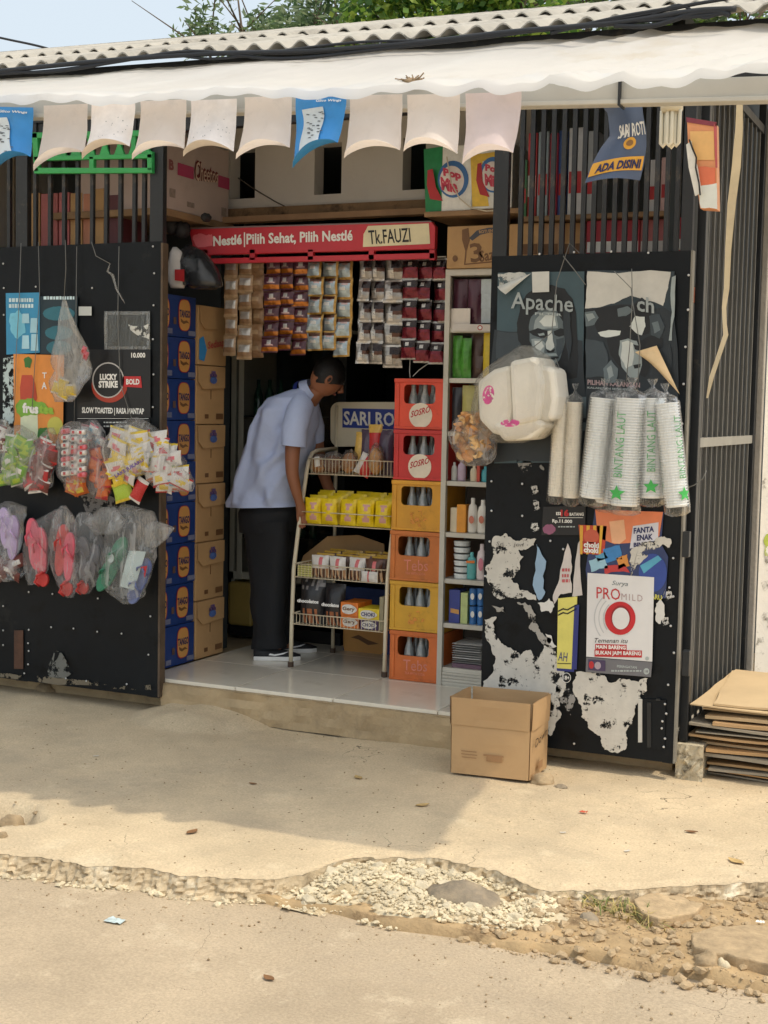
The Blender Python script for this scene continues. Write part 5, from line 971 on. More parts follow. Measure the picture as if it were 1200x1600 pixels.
def sleeve(pts, r, name, ma, seed):
    b = MB(); b.tube(pts, r, 20, cap=False); b.v = [tuple(V(q)+V((fold(V(q), seed)*.5, fold(V(q), seed+3)*.5, 0))) for q in b.v]; b.obj(name, ma, PE, smooth=True)
sleeve([PY(472, 632, YP-.1), PY(466, 648, YP-.17), PY(461, 672, YP-.2), PY(458, 698, YP-.21)], [.075, .082, .076, .07], 'sleeve', M_shirt, 5)
sleeve([PY(482, 640, YP+.12), PY(487, 668, YP+.17), PY(492, 692, YP+.19)], [.075, .074, .066], 'sleeve', M_shirt, 7)
b = MB(); cc = PY(485, 611, YP); axn = (PY(498, 604, YP)-PY(472, 622, YP)).normalized(); e1 = axn.cross(V((0, 1, 0))).normalized(); e2 = axn.cross(e1)
b.grid(lambda u, v: cc+axn*(-.02+.05*v)+(e1*math.cos(2*math.pi*u)+e2*math.sin(2*math.pi*u))*(.085-.018*v), 24, 3, cu=True); b.obj('collar', M_shirt, PE, smooth=True)
b = MB(); b.grid(lambda u, v: cc+axn*(-.035+.026*v-.03*math.sin(2*math.pi*u))+(e1*math.cos(2*math.pi*u)+e2*math.sin(2*math.pi*u))*(.094-.006*v), 28, 2, cu=True); b.obj('lanyard', mat('navy lanyard', (36, 52, 130), .6), PE, smooth=True)
M_trs = mat('black trouser cloth', (24, 26, 30), .8, .15, 10., .4, 150.)
b = cloth([(785, 384, 458, 0, .30), (800, 380, 463, 0, .34), (830, 384, 460, 0, .34)], YP, .34, 9, f=.6); b.obj('trouser_seat', M_trs, PE, smooth=True)
b = cloth([(815, 383, 452), (850, 388, 450), (900, 394, 448), (950, 397, 444), (990, 399, 441), (1012, 398, 443)], YP-.085, .17, 11, n=24, f=.7); b.obj('trouser_leg', M_trs, PE, smooth=True)
b = cloth([(815, 396, 462), (850, 402, 461), (900, 408, 459), (950, 412, 457), (990, 416, 455), (1006, 416, 456)], YP+.085, .17, 13, n=24, f=.7); b.obj('trouser_leg', M_trs, PE, smooth=True)
def shoe(heel, ang, name='shoe'):
    h = V(heel); D_ = V((math.cos(ang), math.sin(ang), 0)); S2 = V((D_.y, -D_.x, 0)); L = .285
    prof = [(0, .028, .075), (.06, .036, .082), (.14, .038, .075), (.2, .043, .06), (.25, .04, .046), (.285, .016, .034)]
    up_, so_ = [], []
    for l, w_, t in prof:
        c = h+D_*l; up_.append([c+S2*w_*math.cos(a)+V((0, 0, .022+(t-.022)*max(0, math.sin(a)))) for a in [k*math.pi/6 for k in range(7)]]+[c-S2*w_*.9+V((0, 0, .018)), c+S2*w_*.9+V((0, 0, .018))])
        so_.append([c+S2*w_*1.1*s1+V((0, 0, z)) for s1, z in ((1, .0), (1.02, .026), (-1.02, .026), (-1, .0))])
    s = MB().loft(up_).obj(name, mat('charcoal mesh shoe', (34, 36, 40), .7, .2, 60., .6, 200.), PE, smooth=True)
    MB().loft(so_).obj('sole', mat('white sole', (246, 245, 242), .5), s, bevel=.004)
    q = lambda l, z, w_: tuple(h+D_*l+S2*w_+V((0, 0, z)))
    MB().flat([q(.09, .036, .0405), q(.13, .031, .042), (q(.18, .042, .0435)), q(.215, .058, .034), q(.16, .046, .0415), q(.125, .041, .041), q(.1, .046, .040)]).obj('swoosh', mat('white mark', (236, 236, 236), .5), s)
a = PZ(396, 1031, .19); shoe((a.x, a.y-.0, .1905), math.radians(30)); a = PZ(424, 1019, .19); shoe((a.x, a.y, .1905), math.radians(34))
# ================================================================ posters on the left leaf
def poster(name, pl, pts, ma, lift, label, cat='poster', back=.0012):
    b = MB(); q = [pl.p(x, y, lift) for x, y in pts]; b.prism(q, -pl.n*back); return tag(b.obj(name, ma), label, cat)
pp = lambda n, c, r=.45, v=.1: mat(n, c, r, v, 9., .2, 30., stain=(tuple(int(q*.78+12) for q in c), .3, 7., .3), wear=(tuple(min(240, int(q*.8+48)) for q in c), .12, 24., .12))
R5 = random.Random(11)
def bars_print(pl, x0, y0, x1, y1, ma, lift, par, n=6):               # unreadable print: a line of uneven strokes
    x = x0
    while x < x1-1:
        w_ = R5.uniform(2, 5); pprint_('print', pl, [(x, y0+R5.uniform(-.4, .4)), (min(x1, x+w_), y0), (min(x1, x+w_), y1), (x, y1)], ma, lift, par); x += w_+1.2
o = poster('poster', PD, [(9, 458), (62, 457), (62, 551), (10, 554)], pp('aqua poster', (58, 150, 196)), .006, 'bright blue drink poster at top left of left gate leaf')
for y in (466, 475): bars_print(PD, 14, y, 52, y+6, pp('pale aqua ink', (210, 232, 238)), .008, o)
pprint_('print', PD, fractal([(16, 490), (30, 484), (42, 495), (40, 520), (28, 530), (16, 515)], .15, 2, R5), pp('light aqua ink', (120, 196, 222)), .008, o)
for x, y0, y1 in ((40, 490, 505), (53, 497, 520), (40, 524, 545), (54, 522, 548)): pprint_('print', PD, [(x-5, y0), (x+5, y0), (x+6, y1), (x-6, y1)], pp('ice ink', (170, 214, 230)), .009, o)
o = poster('poster', PD, [(63, 463), (121, 463), (120, 553), (63, 553)], pp('night teal poster', (26, 48, 58)), .005, 'dark teal poster beside the bright blue one')
for y, w_ in ((490, 46), (520, 40), (543, 36)): pprint_('print', PD, fractal(ell(92, y, w_*.55, 11, 18), .1, 1, R5), pp('teal ink', (46, 112, 128)), .007, o)
bars_print(PD, 68, 463, 118, 468, pp('pale aqua ink', (210, 232, 238)), .008, o); pprint_('label_print', PD, [(123, 479), (143, 479), (143, 493), (123, 493)], pp('grey white ink', (206, 210, 206)), .006, o)
o = poster('poster', PD, [(21, 553), (100, 555), (98, 694), (22, 694)], pp('orange tea poster', (224, 142, 62)), .007, 'orange iced tea poster with green lettering on left gate leaf')
pprint_('bottle_print', PD, [(34, 586), (50, 586), (55, 600), (58, 622), (56, 628), (32, 628), (31, 606)], pp('tea red', (190, 74, 50)), .009, o); pprint_('bottle_print', PD, [(32, 628), (58, 628), (60, 690), (32, 690)], pp('pale tea label', (216, 222, 190)), .009, o); pprint_('leaf_print', PD, fractal([(37, 562), (44, 557), (50, 563), (47, 575), (39, 574)], .15, 2, R5), pp('leaf ink', (60, 120, 50)), .009, o)
pprint_('splash_print', PD, fractal([(24, 636), (34, 624), (52, 622), (70, 630), (84, 640), (72, 648), (50, 648), (32, 652)], .16, 3, R5), pp('lime splash', (126, 176, 60)), .010, o)
text('fres', PD, (35, 629), (60, 631), (35, 645), M_white, .012, o, .05); text('tea', PD, (61, 632), (84, 634), (61, 646), pp('lime ink', (150, 190, 60)), .012, o, .05); text('T', PD, (66, 582), (73, 582), (66, 591), M_white, .010, o, .02); text('A', PD, (65, 597), (73, 597), (65, 608), M_white, .010, o, .02)
pprint_('lemon_print', PD, ell(86, 665, 12, 14), pp('lemon ink', (206, 200, 90)), .010, o); pprint_('leaf_print', PD, fractal([(60, 670), (74, 668), (78, 690), (60, 692)], .15, 2, R5), pp('leaf ink', (60, 120, 50)), .010, o)
pprint_('edge', PD, [(5, 560), (21, 556), (22, 694), (4, 694)], worn('torn pale print', (190, 206, 206), .5, 16.), .006, o)
t = thing('taped_sheet', PD.p(198, 547), 'clear plastic sheet taped on the left gate leaf', 'plastic sheet')
MB().prism([PD.p(x, y, .006) for x, y in ((162, 486), (234, 486), (235, 547), (163, 546))], (0, .001, 0)).obj('sheet', film('dull film', (150, 152, 146), .3, .25, 14., .3), t)
for q in (((163, 487), (234, 487), (234, 492), (163, 492)), ((163, 541), (234, 541), (234, 546), (163, 546)), ((163, 492), (168, 492), (168, 541), (163, 541)), ((229, 492), (234, 492), (234, 541), (229, 541))): pprint_('tape', PD, q, film('tape', (176, 174, 164), .35, .3, 20., .2), .009, t)
pprint_('glare_patch', PD, fractal([(200, 507), (232, 506), (233, 530), (222, 526), (204, 516)], .12, 2, R5), worn('painted glare', (206, 206, 200), .42, 14.), .010, t)  # pale patch painted on as glare of the plastic
o = poster('poster', PD, [(120, 546), (235, 546), (235, 652), (120, 652)], pp('jet poster', (20, 20, 22), .35), .006, 'black cigarette poster with round white and red emblem on left leaf')
pprint_('glow', PD, fractal(ell(171, 603, 28, 26), .05, 1, R5), pp('ember ink', (176, 60, 40)), .008, o); pprint_('ring', PD, ell(169, 594, 25, 28), pp('silver ink', (200, 196, 192)), .009, o); pprint_('disc', PD, ell(169, 594, 23, 26), pp('ink black', (24, 24, 26)), .010, o)
text('LUCKY', PD, (156, 584), (183, 584), (156, 594), M_white, .011, o, .05); text('STRIKE', PD, (154, 595), (184, 595), (154, 606), M_white, .011, o, .05)
pprint_('tag', PD, [(192, 588), (220, 588), (222, 606), (191, 604)], M_redink, .009, o); text('BOLD', PD, (197, 592), (218, 592), (197, 601), M_white, .011, o, .04); text('10.000', PD, (205, 551), (227, 551), (205, 559), M_white, .008, o, .03)
text('SLOW TOASTED | RASA MANTAP', PD, (128, 636), (225, 638), (128, 648), M_white, .008, o, .04); pprint_('rule', PD, [(121, 653.5), (232, 653.5), (232, 654.2), (121, 654.2)], M_white, .008, o)
o2 = poster('poster', PD, [(120, 656), (234, 656), (234, 700), (120, 700)], pp('jet poster', (20, 20, 22), .35), .0055, 'lower strip of the black cigarette poster behind the bags')
for y in (659, 665): bars_print(PD, 162, y, 200, y+2, pp('grey white ink', (206, 210, 206)), .008, o2)
poster('torn_paper', PD, fractal([(126, 775), (150, 768), (196, 780), (205, 800), (170, 812), (135, 804)], .18, 3, R5), worn('grey torn print', (120, 116, 112), .45, 18.), .006, 'grey torn paper patch between the two rows of bags', 'paper')
# ================================================================ posters on the right leaf
o = poster('poster', PD, [(778, 426), (913, 424), (910, 722), (772, 724)], pp('slate poster', (62, 84, 92)), .006, 'dark portrait poster with gothic lettering, left one on right leaf')
ink = pp('pitch ink', (18, 22, 26)); lgt = pp('ash ink', (176, 184, 182)); mid = pp('steel ink', (96, 110, 114))
Q = lambda l: [(690+x/4, 320+y/4) for x, y in l]
def tone(par, polys, Q, base):
    for k, (m_, l) in enumerate(polys): pprint_('portrait', PD, fractal(Q(l), .05, 2, R5), m_, base+.0004*k, par)
hi_ = pp('bright face ink', (206, 210, 204)); g1 = pp('face grey one', (150, 160, 160)); g2 = pp('face grey two', (98, 110, 114)); g3 = pp('face grey three', (58, 68, 74)); g4 = pp('face grey four', (36, 44, 50))
tone(o, [(g4, [(330, 780), (520, 790), (880, 850), (880, 1600), (330, 1610)]), (g3, [(350, 790), (480, 800), (500, 900), (440, 960), (340, 960)]),
 (ink, [(470, 740), (490, 640), (530, 560), (600, 512), (690, 500), (770, 525), (820, 590), (842, 700), (850, 900), (846, 1080), (800, 1090), (740, 1010), (560, 1000), (520, 900), (480, 850)]),
 (g2, [(560, 700), (620, 650), (720, 660), (765, 740), (770, 860), (745, 950), (700, 1020), (640, 1010), (580, 940), (550, 850), (545, 770)]),
 (g1, [(585, 720), (640, 668), (715, 672), (728, 770), (650, 775), (575, 790)]), (hi_, [(610, 730), (650, 690), (705, 690), (715, 755), (640, 760)]),
 (ink, [(540, 790), (600, 770), (660, 785), (680, 800), (670, 830), (620, 832), (570, 815)]), (ink, [(700, 790), (740, 772), (775, 780), (770, 815), (735, 825), (705, 812)]), (g1, [(600, 805), (640, 800), (645, 815), (612, 820)]),
 (hi_, [(662, 790), (690, 785), (696, 850), (705, 890), (680, 912), (655, 900), (650, 870), (662, 840)]), (ink, [(652, 902), (680, 914), (712, 900), (700, 922), (664, 924)]),
 (g1, [(560, 840), (620, 838), (650, 870), (640, 925), (600, 945), (568, 900)]), (hi_, [(580, 850), (625, 850), (640, 885), (615, 915), (590, 900)]), (g3, [(715, 840), (762, 830), (755, 920), (728, 960), (715, 905)]),
 (g1, [(640, 930), (715, 928), (725, 945), (640, 950)]), (ink, [(632, 958), (668, 950), (690, 954), (728, 948), (735, 958), (690, 968), (645, 970)]), (g1, [(645, 978), (720, 972), (705, 1000), (660, 1005)]), (g3, [(560, 950), (620, 1000), (700, 1020), (720, 1060), (560, 1060)]),
 (g4, [(760, 640), (800, 660), (815, 860), (795, 980), (775, 860)])], Q, .0075)
LFT = .018
text('Apache', PD, (799, 456), (896, 462), (798, 490), pp('ash lettering', (158, 166, 166)), LFT, o, .012); text('FILTER', PD, (836, 488), (878, 490), (836, 492), lgt, LFT, o, .02)
poster('paper_scrap', PD, [(831, 425), (858, 424), (858, 456), (832, 457)], pp('dirty white paper', (206, 206, 200)), .02, 'small white paper pasted on top of the left portrait poster', 'paper')
b = MB(); A_, B_, C_ = PD.p(777, 448, .02), PD.p(830, 427, .02), PD.p(790, 460, .04)
b.grid(lambda u, v: A_.lerp(B_, u).lerp(C_.lerp(B_, u), v)+V((0, -.02*math.sin(math.pi*v)*(1-u), 0)), 10, 6); tag(b.obj('peeling_corner', pp('dirty white paper', (206, 206, 200)), smooth=True), 'white corner of poster peeling off near the cabinet', 'paper')
poster('torn_paper', PD, fractal([(778, 428), (812, 425), (826, 430), (790, 446), (779, 448)], .1, 3, R5), worn('grey white residue', (190, 192, 188), .4, 18.), .0085, 'torn white strip along the top of the left portrait poster', 'paper')
o = poster('poster', PD, [(917, 422), (1054, 424), (1046, 700), (914, 700)], pp('slate poster two', (40, 54, 62)), .006, 'dark portrait poster with white top, right one on right leaf')
pprint_('sky', PD, fractal([(918, 424), (1048, 425), (1044, 450), (1036, 478), (1005, 468), (985, 462), (960, 474), (914, 482)], .05, 3, R5), pp('paper white', (206, 204, 196)), .008, o)
Q3 = lambda l: [(860+x/3.635, 400+y/3.635) for x, y in l]
tone(o, [(g4, [(195, 300), (470, 275), (520, 235), (590, 300), (640, 290), (700, 330), (690, 1090), (200, 1090)]), (ink, [(200, 310), (330, 285), (470, 280), (500, 260), (570, 300), (560, 440), (470, 470), (330, 460), (270, 430), (240, 360)]), (g2, [(195, 320), (250, 310), (275, 350), (250, 390), (200, 400)]), (g1, [(200, 330), (240, 325), (255, 350), (215, 372)]), (g2, [(380, 300), (440, 285), (470, 310), (430, 340), (385, 345)]),
 (hi_, [(480, 340), (535, 345), (540, 400), (520, 450), (490, 440), (450, 400)]), (hi_, [(270, 435), (330, 420), (400, 425), (395, 448), (320, 462), (285, 455)]), (ink, [(320, 470), (400, 450), (470, 460), (520, 480), (600, 440), (640, 470), (630, 560), (560, 640), (540, 690), (480, 660), (400, 640), (340, 560)]),
 (g1, [(395, 480), (440, 468), (490, 482), (515, 540), (520, 620), (500, 690), (450, 690), (405, 630), (388, 560)]), (hi_, [(405, 490), (440, 480), (470, 495), (475, 560), (465, 620), (430, 640), (400, 580)]), (ink, [(470, 500), (510, 510), (515, 540), (480, 530)]), (ink, [(470, 620), (512, 612), (510, 632), (478, 640)]), (g3, [(560, 340), (620, 330), (650, 400), (620, 470), (570, 450)]), (g2, [(575, 380), (610, 370), (625, 420), (590, 440)]),
 (g1, [(690, 120), (712, 110), (706, 300), (690, 480), (672, 480), (690, 320)]), (g3, [(200, 470), (300, 490), (330, 580), (320, 690), (200, 690)]), (g2, [(300, 640), (345, 590), (385, 640), (370, 720), (310, 720)]), (g1, [(320, 640), (345, 620), (360, 680), (330, 700)]), (g4, [(560, 560), (680, 500), (690, 700), (560, 720)])], Q3, .0085)
text('ch', PD, (995, 462), (1022, 466), (995, 486), pp('ash lettering', (158, 166, 166)), LFT, o, .02); text('PILIHAN KALANGAN', PD, (918, 593), (1000, 598), (918, 601), pp('rose grey ink', (176, 150, 150)), .0105, o, .03); text('KALANGAN SENDIRI', PD, (918, 604), (980, 607), (918, 607), lgt, .0105, o, .02)
for q in (((909, 620), (916, 620), (916, 652), (909, 652)), ((909, 650), (935, 650), (935, 653), (909, 653)), ((909, 660), (935, 660), (935, 673), (909, 673))): pprint_('print', PD, q, mid, .008, o)
b = MB(); A_, B_, C_, D_ = PD.p(992, 550, .012), PD.p(1026, 540, .05), PD.p(1062, 616, .06), PD.p(1018, 568, .03)
b.grid(lambda u, v: A_.lerp(B_, u).lerp(D_.lerp(C_, u), v)+V((0, -.025*math.sin(math.pi*u)*math.sin(math.pi*v), 0)), 12, 10); tag(b.obj('peeling_paper', pp('sun toned paper', (226, 196, 150)), smooth=True), 'sun-toned paper flap peeling off above the cup packs', 'paper')  # warm tan puts sunlight on the flap into its colour
# bare and torn paper on the lower part
W1 = worn('white paper residue', (206, 202, 192), .38, 11.); W2 = worn('grey paper residue', (172, 168, 160), .36, 11.)
def torn(pts, ma, label, lift=.006, dep=5, amp=.2): return poster('torn_paper', PD, fractal(pts, amp, dep, R5), ma, lift, label, 'paper')
o = torn([(772, 838), (790, 833), (838, 842), (834, 852), (808, 858), (818, 870), (812, 890), (798, 905), (812, 922), (836, 930), (838, 938), (800, 934), (771, 930)], W1, 'white torn paper with faint handwriting, upper left of lower right leaf'); text('Se . . jon', PD, (775, 846), (818, 848), (775, 854), pp('grey script', (110, 108, 104)), .008, o, 0, .2)
torn([(757, 968), (776, 964), (772, 985), (780, 1000), (798, 1012), (812, 1025), (822, 1016), (842, 1028), (850, 1006), (864, 1012), (872, 1040), (874, 1090), (868, 1130), (860, 1150), (752, 1080)], W1, 'broad whitish torn paper behind the open box')
torn([(808, 941), (820, 941), (836, 970), (850, 992), (862, 1000), (856, 1012), (842, 1000), (826, 980)], W2, 'slanting grey torn strip left of the yellow poster')
torn([(838, 850), (842, 856), (848, 900), (852, 925), (842, 938), (836, 925), (836, 880)], pp('bluish torn paper', (150, 180, 206)), 'narrow bluish torn strip on right leaf', dep=2)
o = torn([(887, 849), (893, 870), (891, 900), (893, 926), (876, 928), (866, 944), (864, 930), (874, 905)], pp('torn white print', (214, 206, 200)), 'white torn paper spike with red print above the yellow poster', dep=2, amp=.08)
for y in (888, 897, 905): bars_print(PD, 878, y, 890, y+5, pp('red speck ink', (196, 96, 100)), .008, o)
torn([(903, 850), (908, 838), (910, 930), (894, 932), (896, 905)], pp('torn white print', (214, 206, 200)), 'second white torn paper spike beside the first', dep=2, amp=.08)
torn([(840, 942), (858, 935), (866, 948), (860, 958), (846, 956)], pp('chalk scrap', (220, 218, 212)), 'small white scrap above the slanting strip', lift=.009, dep=2)
torn([(768, 946), (786, 948), (790, 958), (776, 956)], W2, 'tiny grey paper shred near the cabinet', dep=2); torn([(852, 990), (862, 994), (870, 1010), (860, 1012)], pp('chalk scrap', (220, 218, 212)), 'tiny white shred at the edge of yellow poster', dep=2)
torn([(900, 1050), (1012, 1060), (1010, 1090), (998, 1098), (990, 1120), (980, 1140), (976, 1172), (952, 1174), (938, 1150), (922, 1140), (908, 1120), (902, 1090)], worn('cement white residue', (202, 198, 188), .36, 11.), 'large whitish torn paper under the white poster')
torn([(778, 690), (800, 688), (850, 690), (850, 735), (842, 728), (836, 712), (828, 730), (818, 738), (806, 716), (795, 722), (786, 712)], worn('smoky residue', (150, 148, 144), .5, 14.), 'smoky torn residue below the white foam bag')
for i, (x, y) in enumerate(((835, 765), (838, 790), (836, 823), (1040, 970), (1045, 930))): torn([(x-6, y-8), (x+4, y-6), (x+7, y+5), (x-3, y+8)], worn('chalk specks', (206, 204, 198), .5, 60.), ('white shred under the drip residue', 'white shred below the first one', 'white shred left of the price card', 'white shred right of white poster, lower', 'white shred right of white poster, upper')[i], dep=3, amp=.2)
o = poster('price_card', PD, [(849, 792), (915, 790), (914, 836), (846, 836)], pp('jet card', (28, 28, 30)), .008, 'black price card reading Rp 11.000 below the cup packs', 'sign')
text('ISI', PD, (869, 800), (876, 800), (869, 805), M_white, .01, o, .03); text('16', PD, (876, 796), (889, 796), (876, 807), M_redink, .01, o, .05); text('BATANG', PD, (890, 801), (912, 801), (890, 806), M_white, .01, o, .02); text('Rp.11.000', PD, (863, 811), (894, 812), (863, 818), M_white, .01, o, .03); pprint_('rule', PD, [(872, 808.5), (911, 808.5), (911, 809.2), (872, 809.2)], M_white, .01, o); bars_print(PD, 872, 822, 900, 824, lgt, .01, o)
pprint_('print', PD, fractal(ell(858, 827, 10, 8, 14), .15, 1, R5), pp('violet speck ink', (150, 90, 120)), .01, o)
o = poster('poster', PD, [(904, 820), (948, 822), (944, 868), (908, 864)], pp('tomato poster', (200, 72, 48)), .009, 'red and yellow striped snack poster at middle of right leaf')
for i in range(4): pprint_('stripe', PD, [(906+10.5*i, 821), (911+10.5*i, 821), (910+9.5*i, 866), (906+9.8*i, 866)], pp('mango ink', (232, 176, 60)), .0105, o)
pprint_('panel', PD, ell(924, 838, 12, 11), pp('brick panel', (206, 96, 70)), .0115, o); pprint_('panel', PD, [(910, 846), (937, 848), (935, 864), (911, 862)], pp('dark tomato panel', (176, 48, 44)), .0115, o); text('choki', PD, (912, 846), (936, 848), (912, 855), M_white, .0125, o, .05); text('choki', PD, (912, 854), (935, 856), (912, 863), M_white, .0125, o, .05)
o = poster('poster', PD, [(930, 795), (1037, 800), (1033, 850), (1044, 870), (1040, 935), (920, 928), (915, 890)], pp('navy poster', (52, 66, 110)), .007, 'orange and blue drinks poster with handwritten slogan, above white poster')
pprint_('glow', PD, [(930, 796), (1036, 800), (1030, 838), (990, 848), (960, 850), (934, 840)], pp('peach ink', (226, 132, 90)), .009, o); pprint_('glass_print', PD, [(952, 815), (975, 812), (978, 842), (968, 850), (956, 848)], pp('pale peach ink', (238, 182, 140)), .010, o)
cd_ = pprint_('card', PD, [(989, 822), (1029, 816), (1028, 850), (984, 857)], pp('cool grey ink', (206, 206, 214)), .011, o)
text('FANTA', PD, (990, 825), (1022, 822), (990, 834), M_navy, .0125, o, .04); text('ENAK', PD, (995, 836), (1020, 834), (995, 845), M_navy, .0125, o, .04); text('BINGITS', PD, (990, 848), (1024, 845), (990, 855), M_navy, .0125, o, .04)
for q, c in ((((920, 876), (945, 872), (950, 888), (924, 894)), (150, 190, 206)), (((942, 858), (968, 852), (972, 874), (948, 880)), (60, 130, 190)), (((962, 872), (980, 866), (984, 884), (966, 890)), (226, 150, 70)), (((945, 884), (975, 880), (984, 895), (946, 898)), (196, 60, 60)), (((930, 868), (944, 862), (950, 872), (934, 878)), (90, 160, 196))): pprint_('pack_print', PD, fractal(list(q), .1, 2, R5), pp('pack ink %d' % c[0], c), .010, o)
pprint_('globe_print', PD, ell(1020, 895, 22, 30), pp('cobalt ink', (50, 74, 150)), .0095, o); pprint_('streak_print', PD, [(1000, 884), (1028, 868), (1034, 874), (1006, 896)], pp('cyan ink', (90, 170, 200)), .0105, o); text('BARU', PD, (1013, 927), (1034, 930), (1013, 935), pp('lemon ink', (206, 200, 90)), .0115, o, .03)
torn([(984, 862), (1000, 850), (1022, 846), (1038, 838), (1048, 842), (1046, 858), (1036, 850), (1012, 866), (996, 882), (984, 904)], W1, 'white tear across the drinks poster', lift=.0125, dep=3); torn([(1024, 950), (1030, 938), (1040, 920), (1038, 955), (1032, 975), (1024, 968)], pp('chalk scrap', (220, 218, 212)), 'white shred right of the white poster top corner', lift=.009, dep=2)
o = poster('poster', PD, [(918, 895), (1022, 902), (1019, 1034), (916, 1026)], pp('clean white poster', (226, 224, 222), .4, .03), .0135, 'clean white cigarette poster with big red ring on right leaf')
text('Surya', PD, (956, 907), (981, 909), (956, 916), mid, .0155, o, 0, .3); text('PRO', PD, (932, 917), (969, 920), (932, 935), M_redink, .0155, o, 0); text('MILD', PD, (971, 927), (1004, 930), (971, 937), pp('rose grey ink', (176, 150, 150)), .0155, o, -.004, 0, 'lettering', 1.3)
for r_ in (26, 33, 40): pprint_('ripple', PD, ell(968, 966, r_, r_*1.1, 20, 140, 230)+ell(968, 966, r_-1.6, (r_-1.6)*1.1, 20, 230, 140), pp('pale ripple', (196, 196, 196)), .0150, o)
pprint_('ring', PD, ell(969, 966, 24, 26, 40), mat('ring red', (196, 36, 44), .4), .0158, o); pprint_('ring_shade', PD, ell(970, 965, 15.5, 19, 40), pp('ring edge', (150, 30, 36)), .0164, o); pprint_('ring_hole', PD, ell(970, 966.5, 13.5, 17, 40), pp('clean white poster', (226, 224, 222), .4, .03), .0170, o)
text('Temenan itu', PD, (929, 997), (981, 998), (929, 1004), M_blackink, .0155, o, 0, .3)
for (x0, y0, x1, y1), s_ in (((930, 1006, 979, 1015), 'MAIN BARENG'), ((929, 1015, 1003, 1026), 'BUKAN JAIM BARENG')): pprint_('red_strip', PD, [(x0, y0), (x1, y0+1.5), (x1, y1+1.5), (x0, y1)], M_redink, .0150, o); text(s_, PD, (x0+1.5, y0+1.5), (x1-1.5, y0+3), (x0+1.5, y1-1.5), M_white, .0162, o, .03)
pprint_('mark', PD, ell(1011, 1029, 3, 3), lgt, .0155, o)
o = poster('warning_strip', PD, [(916, 1027), (1019, 1035), (1017, 1058), (915, 1050)], pp('warning grey', (112, 112, 116)), .0130, 'grey warning strip under the white poster', 'sign')
pprint_('print', PD, [(919, 1030), (946, 1032), (946, 1049), (919, 1047)], pp('dusk ink', (74, 60, 92)), .0150, o); pprint_('print', PD, fractal(ell(934, 1040, 5, 6, 12), .2, 1, R5), pp('pale face ink', (176, 160, 170)), .0155, o); pprint_('print', PD, fractal(ell(924, 1039, 4, 6, 12), .2, 1, R5), M_redink, .0155, o)
text('PERINGATAN', PD, (964, 1039), (995, 1041), (964, 1043), lgt, .0150, o, .02); bars_print(PD, 955, 1047, 1003, 1049.5, lgt, .0150, o); pprint_('mark', PD, ell(1010, 1049, 4.5, 5), lgt, .0150, o); text('18', PD, (1007.5, 1047), (1012.5, 1047), (1007.5, 1051), pp('warning grey', (112, 112, 116)), .0157, o, .02)
o = poster('poster', PD, [(872, 935), (902, 932), (897, 1046), (870, 1044)], pp('butter poster', (232, 222, 116)), .008, 'yellow poster strip with blue border left of white poster')
pprint_('border', PD, [(897.5, 945), (905, 945), (901, 1046), (893, 1046)], pp('ink blue border', (44, 52, 120)), .0095, o); pprint_('border', PD, [(870, 1044), (897, 1046), (897, 1050), (870, 1048)], pp('ink blue border', (44, 52, 120)), .0095, o)
for dy in (0, 6): pprint_('wave', PD, [(872, 954+dy), (880, 950+dy), (886, 952+dy), (901, 944+dy), (901, 946+dy), (887, 954+dy), (880, 952.5+dy), (872, 956.5+dy)], M_blackink, .0095, o)
text('AH', PD, (872, 1018), (887, 1020), (872, 1032), pp('ink blue border', (44, 52, 120)), .0095, o, .0, .2); pprint_('rule', PD, [(871, 1036), (892, 1036.5), (892, 1037.7), (871, 1037.2)], M_blackink, .0095, o)
o = poster('age_mark', PD, ell(885, 1059, 7, 8), M_white, .008, 'round 18 plus mark under the yellow poster', 'sign'); pprint_('disc', PD, ell(885, 1059, 6, 7), ink, .0095, o); text('18+', PD, (880.5, 1055.5), (889.5, 1056), (880.5, 1062), M_white, .0105, o, .02)
torn([(870, 1070), (888, 1075), (896, 1100), (892, 1118), (880, 1100), (872, 1090)], worn('smoky residue', (150, 148, 144), .5, 14.), 'smudged grey residue below the age mark', dep=2)
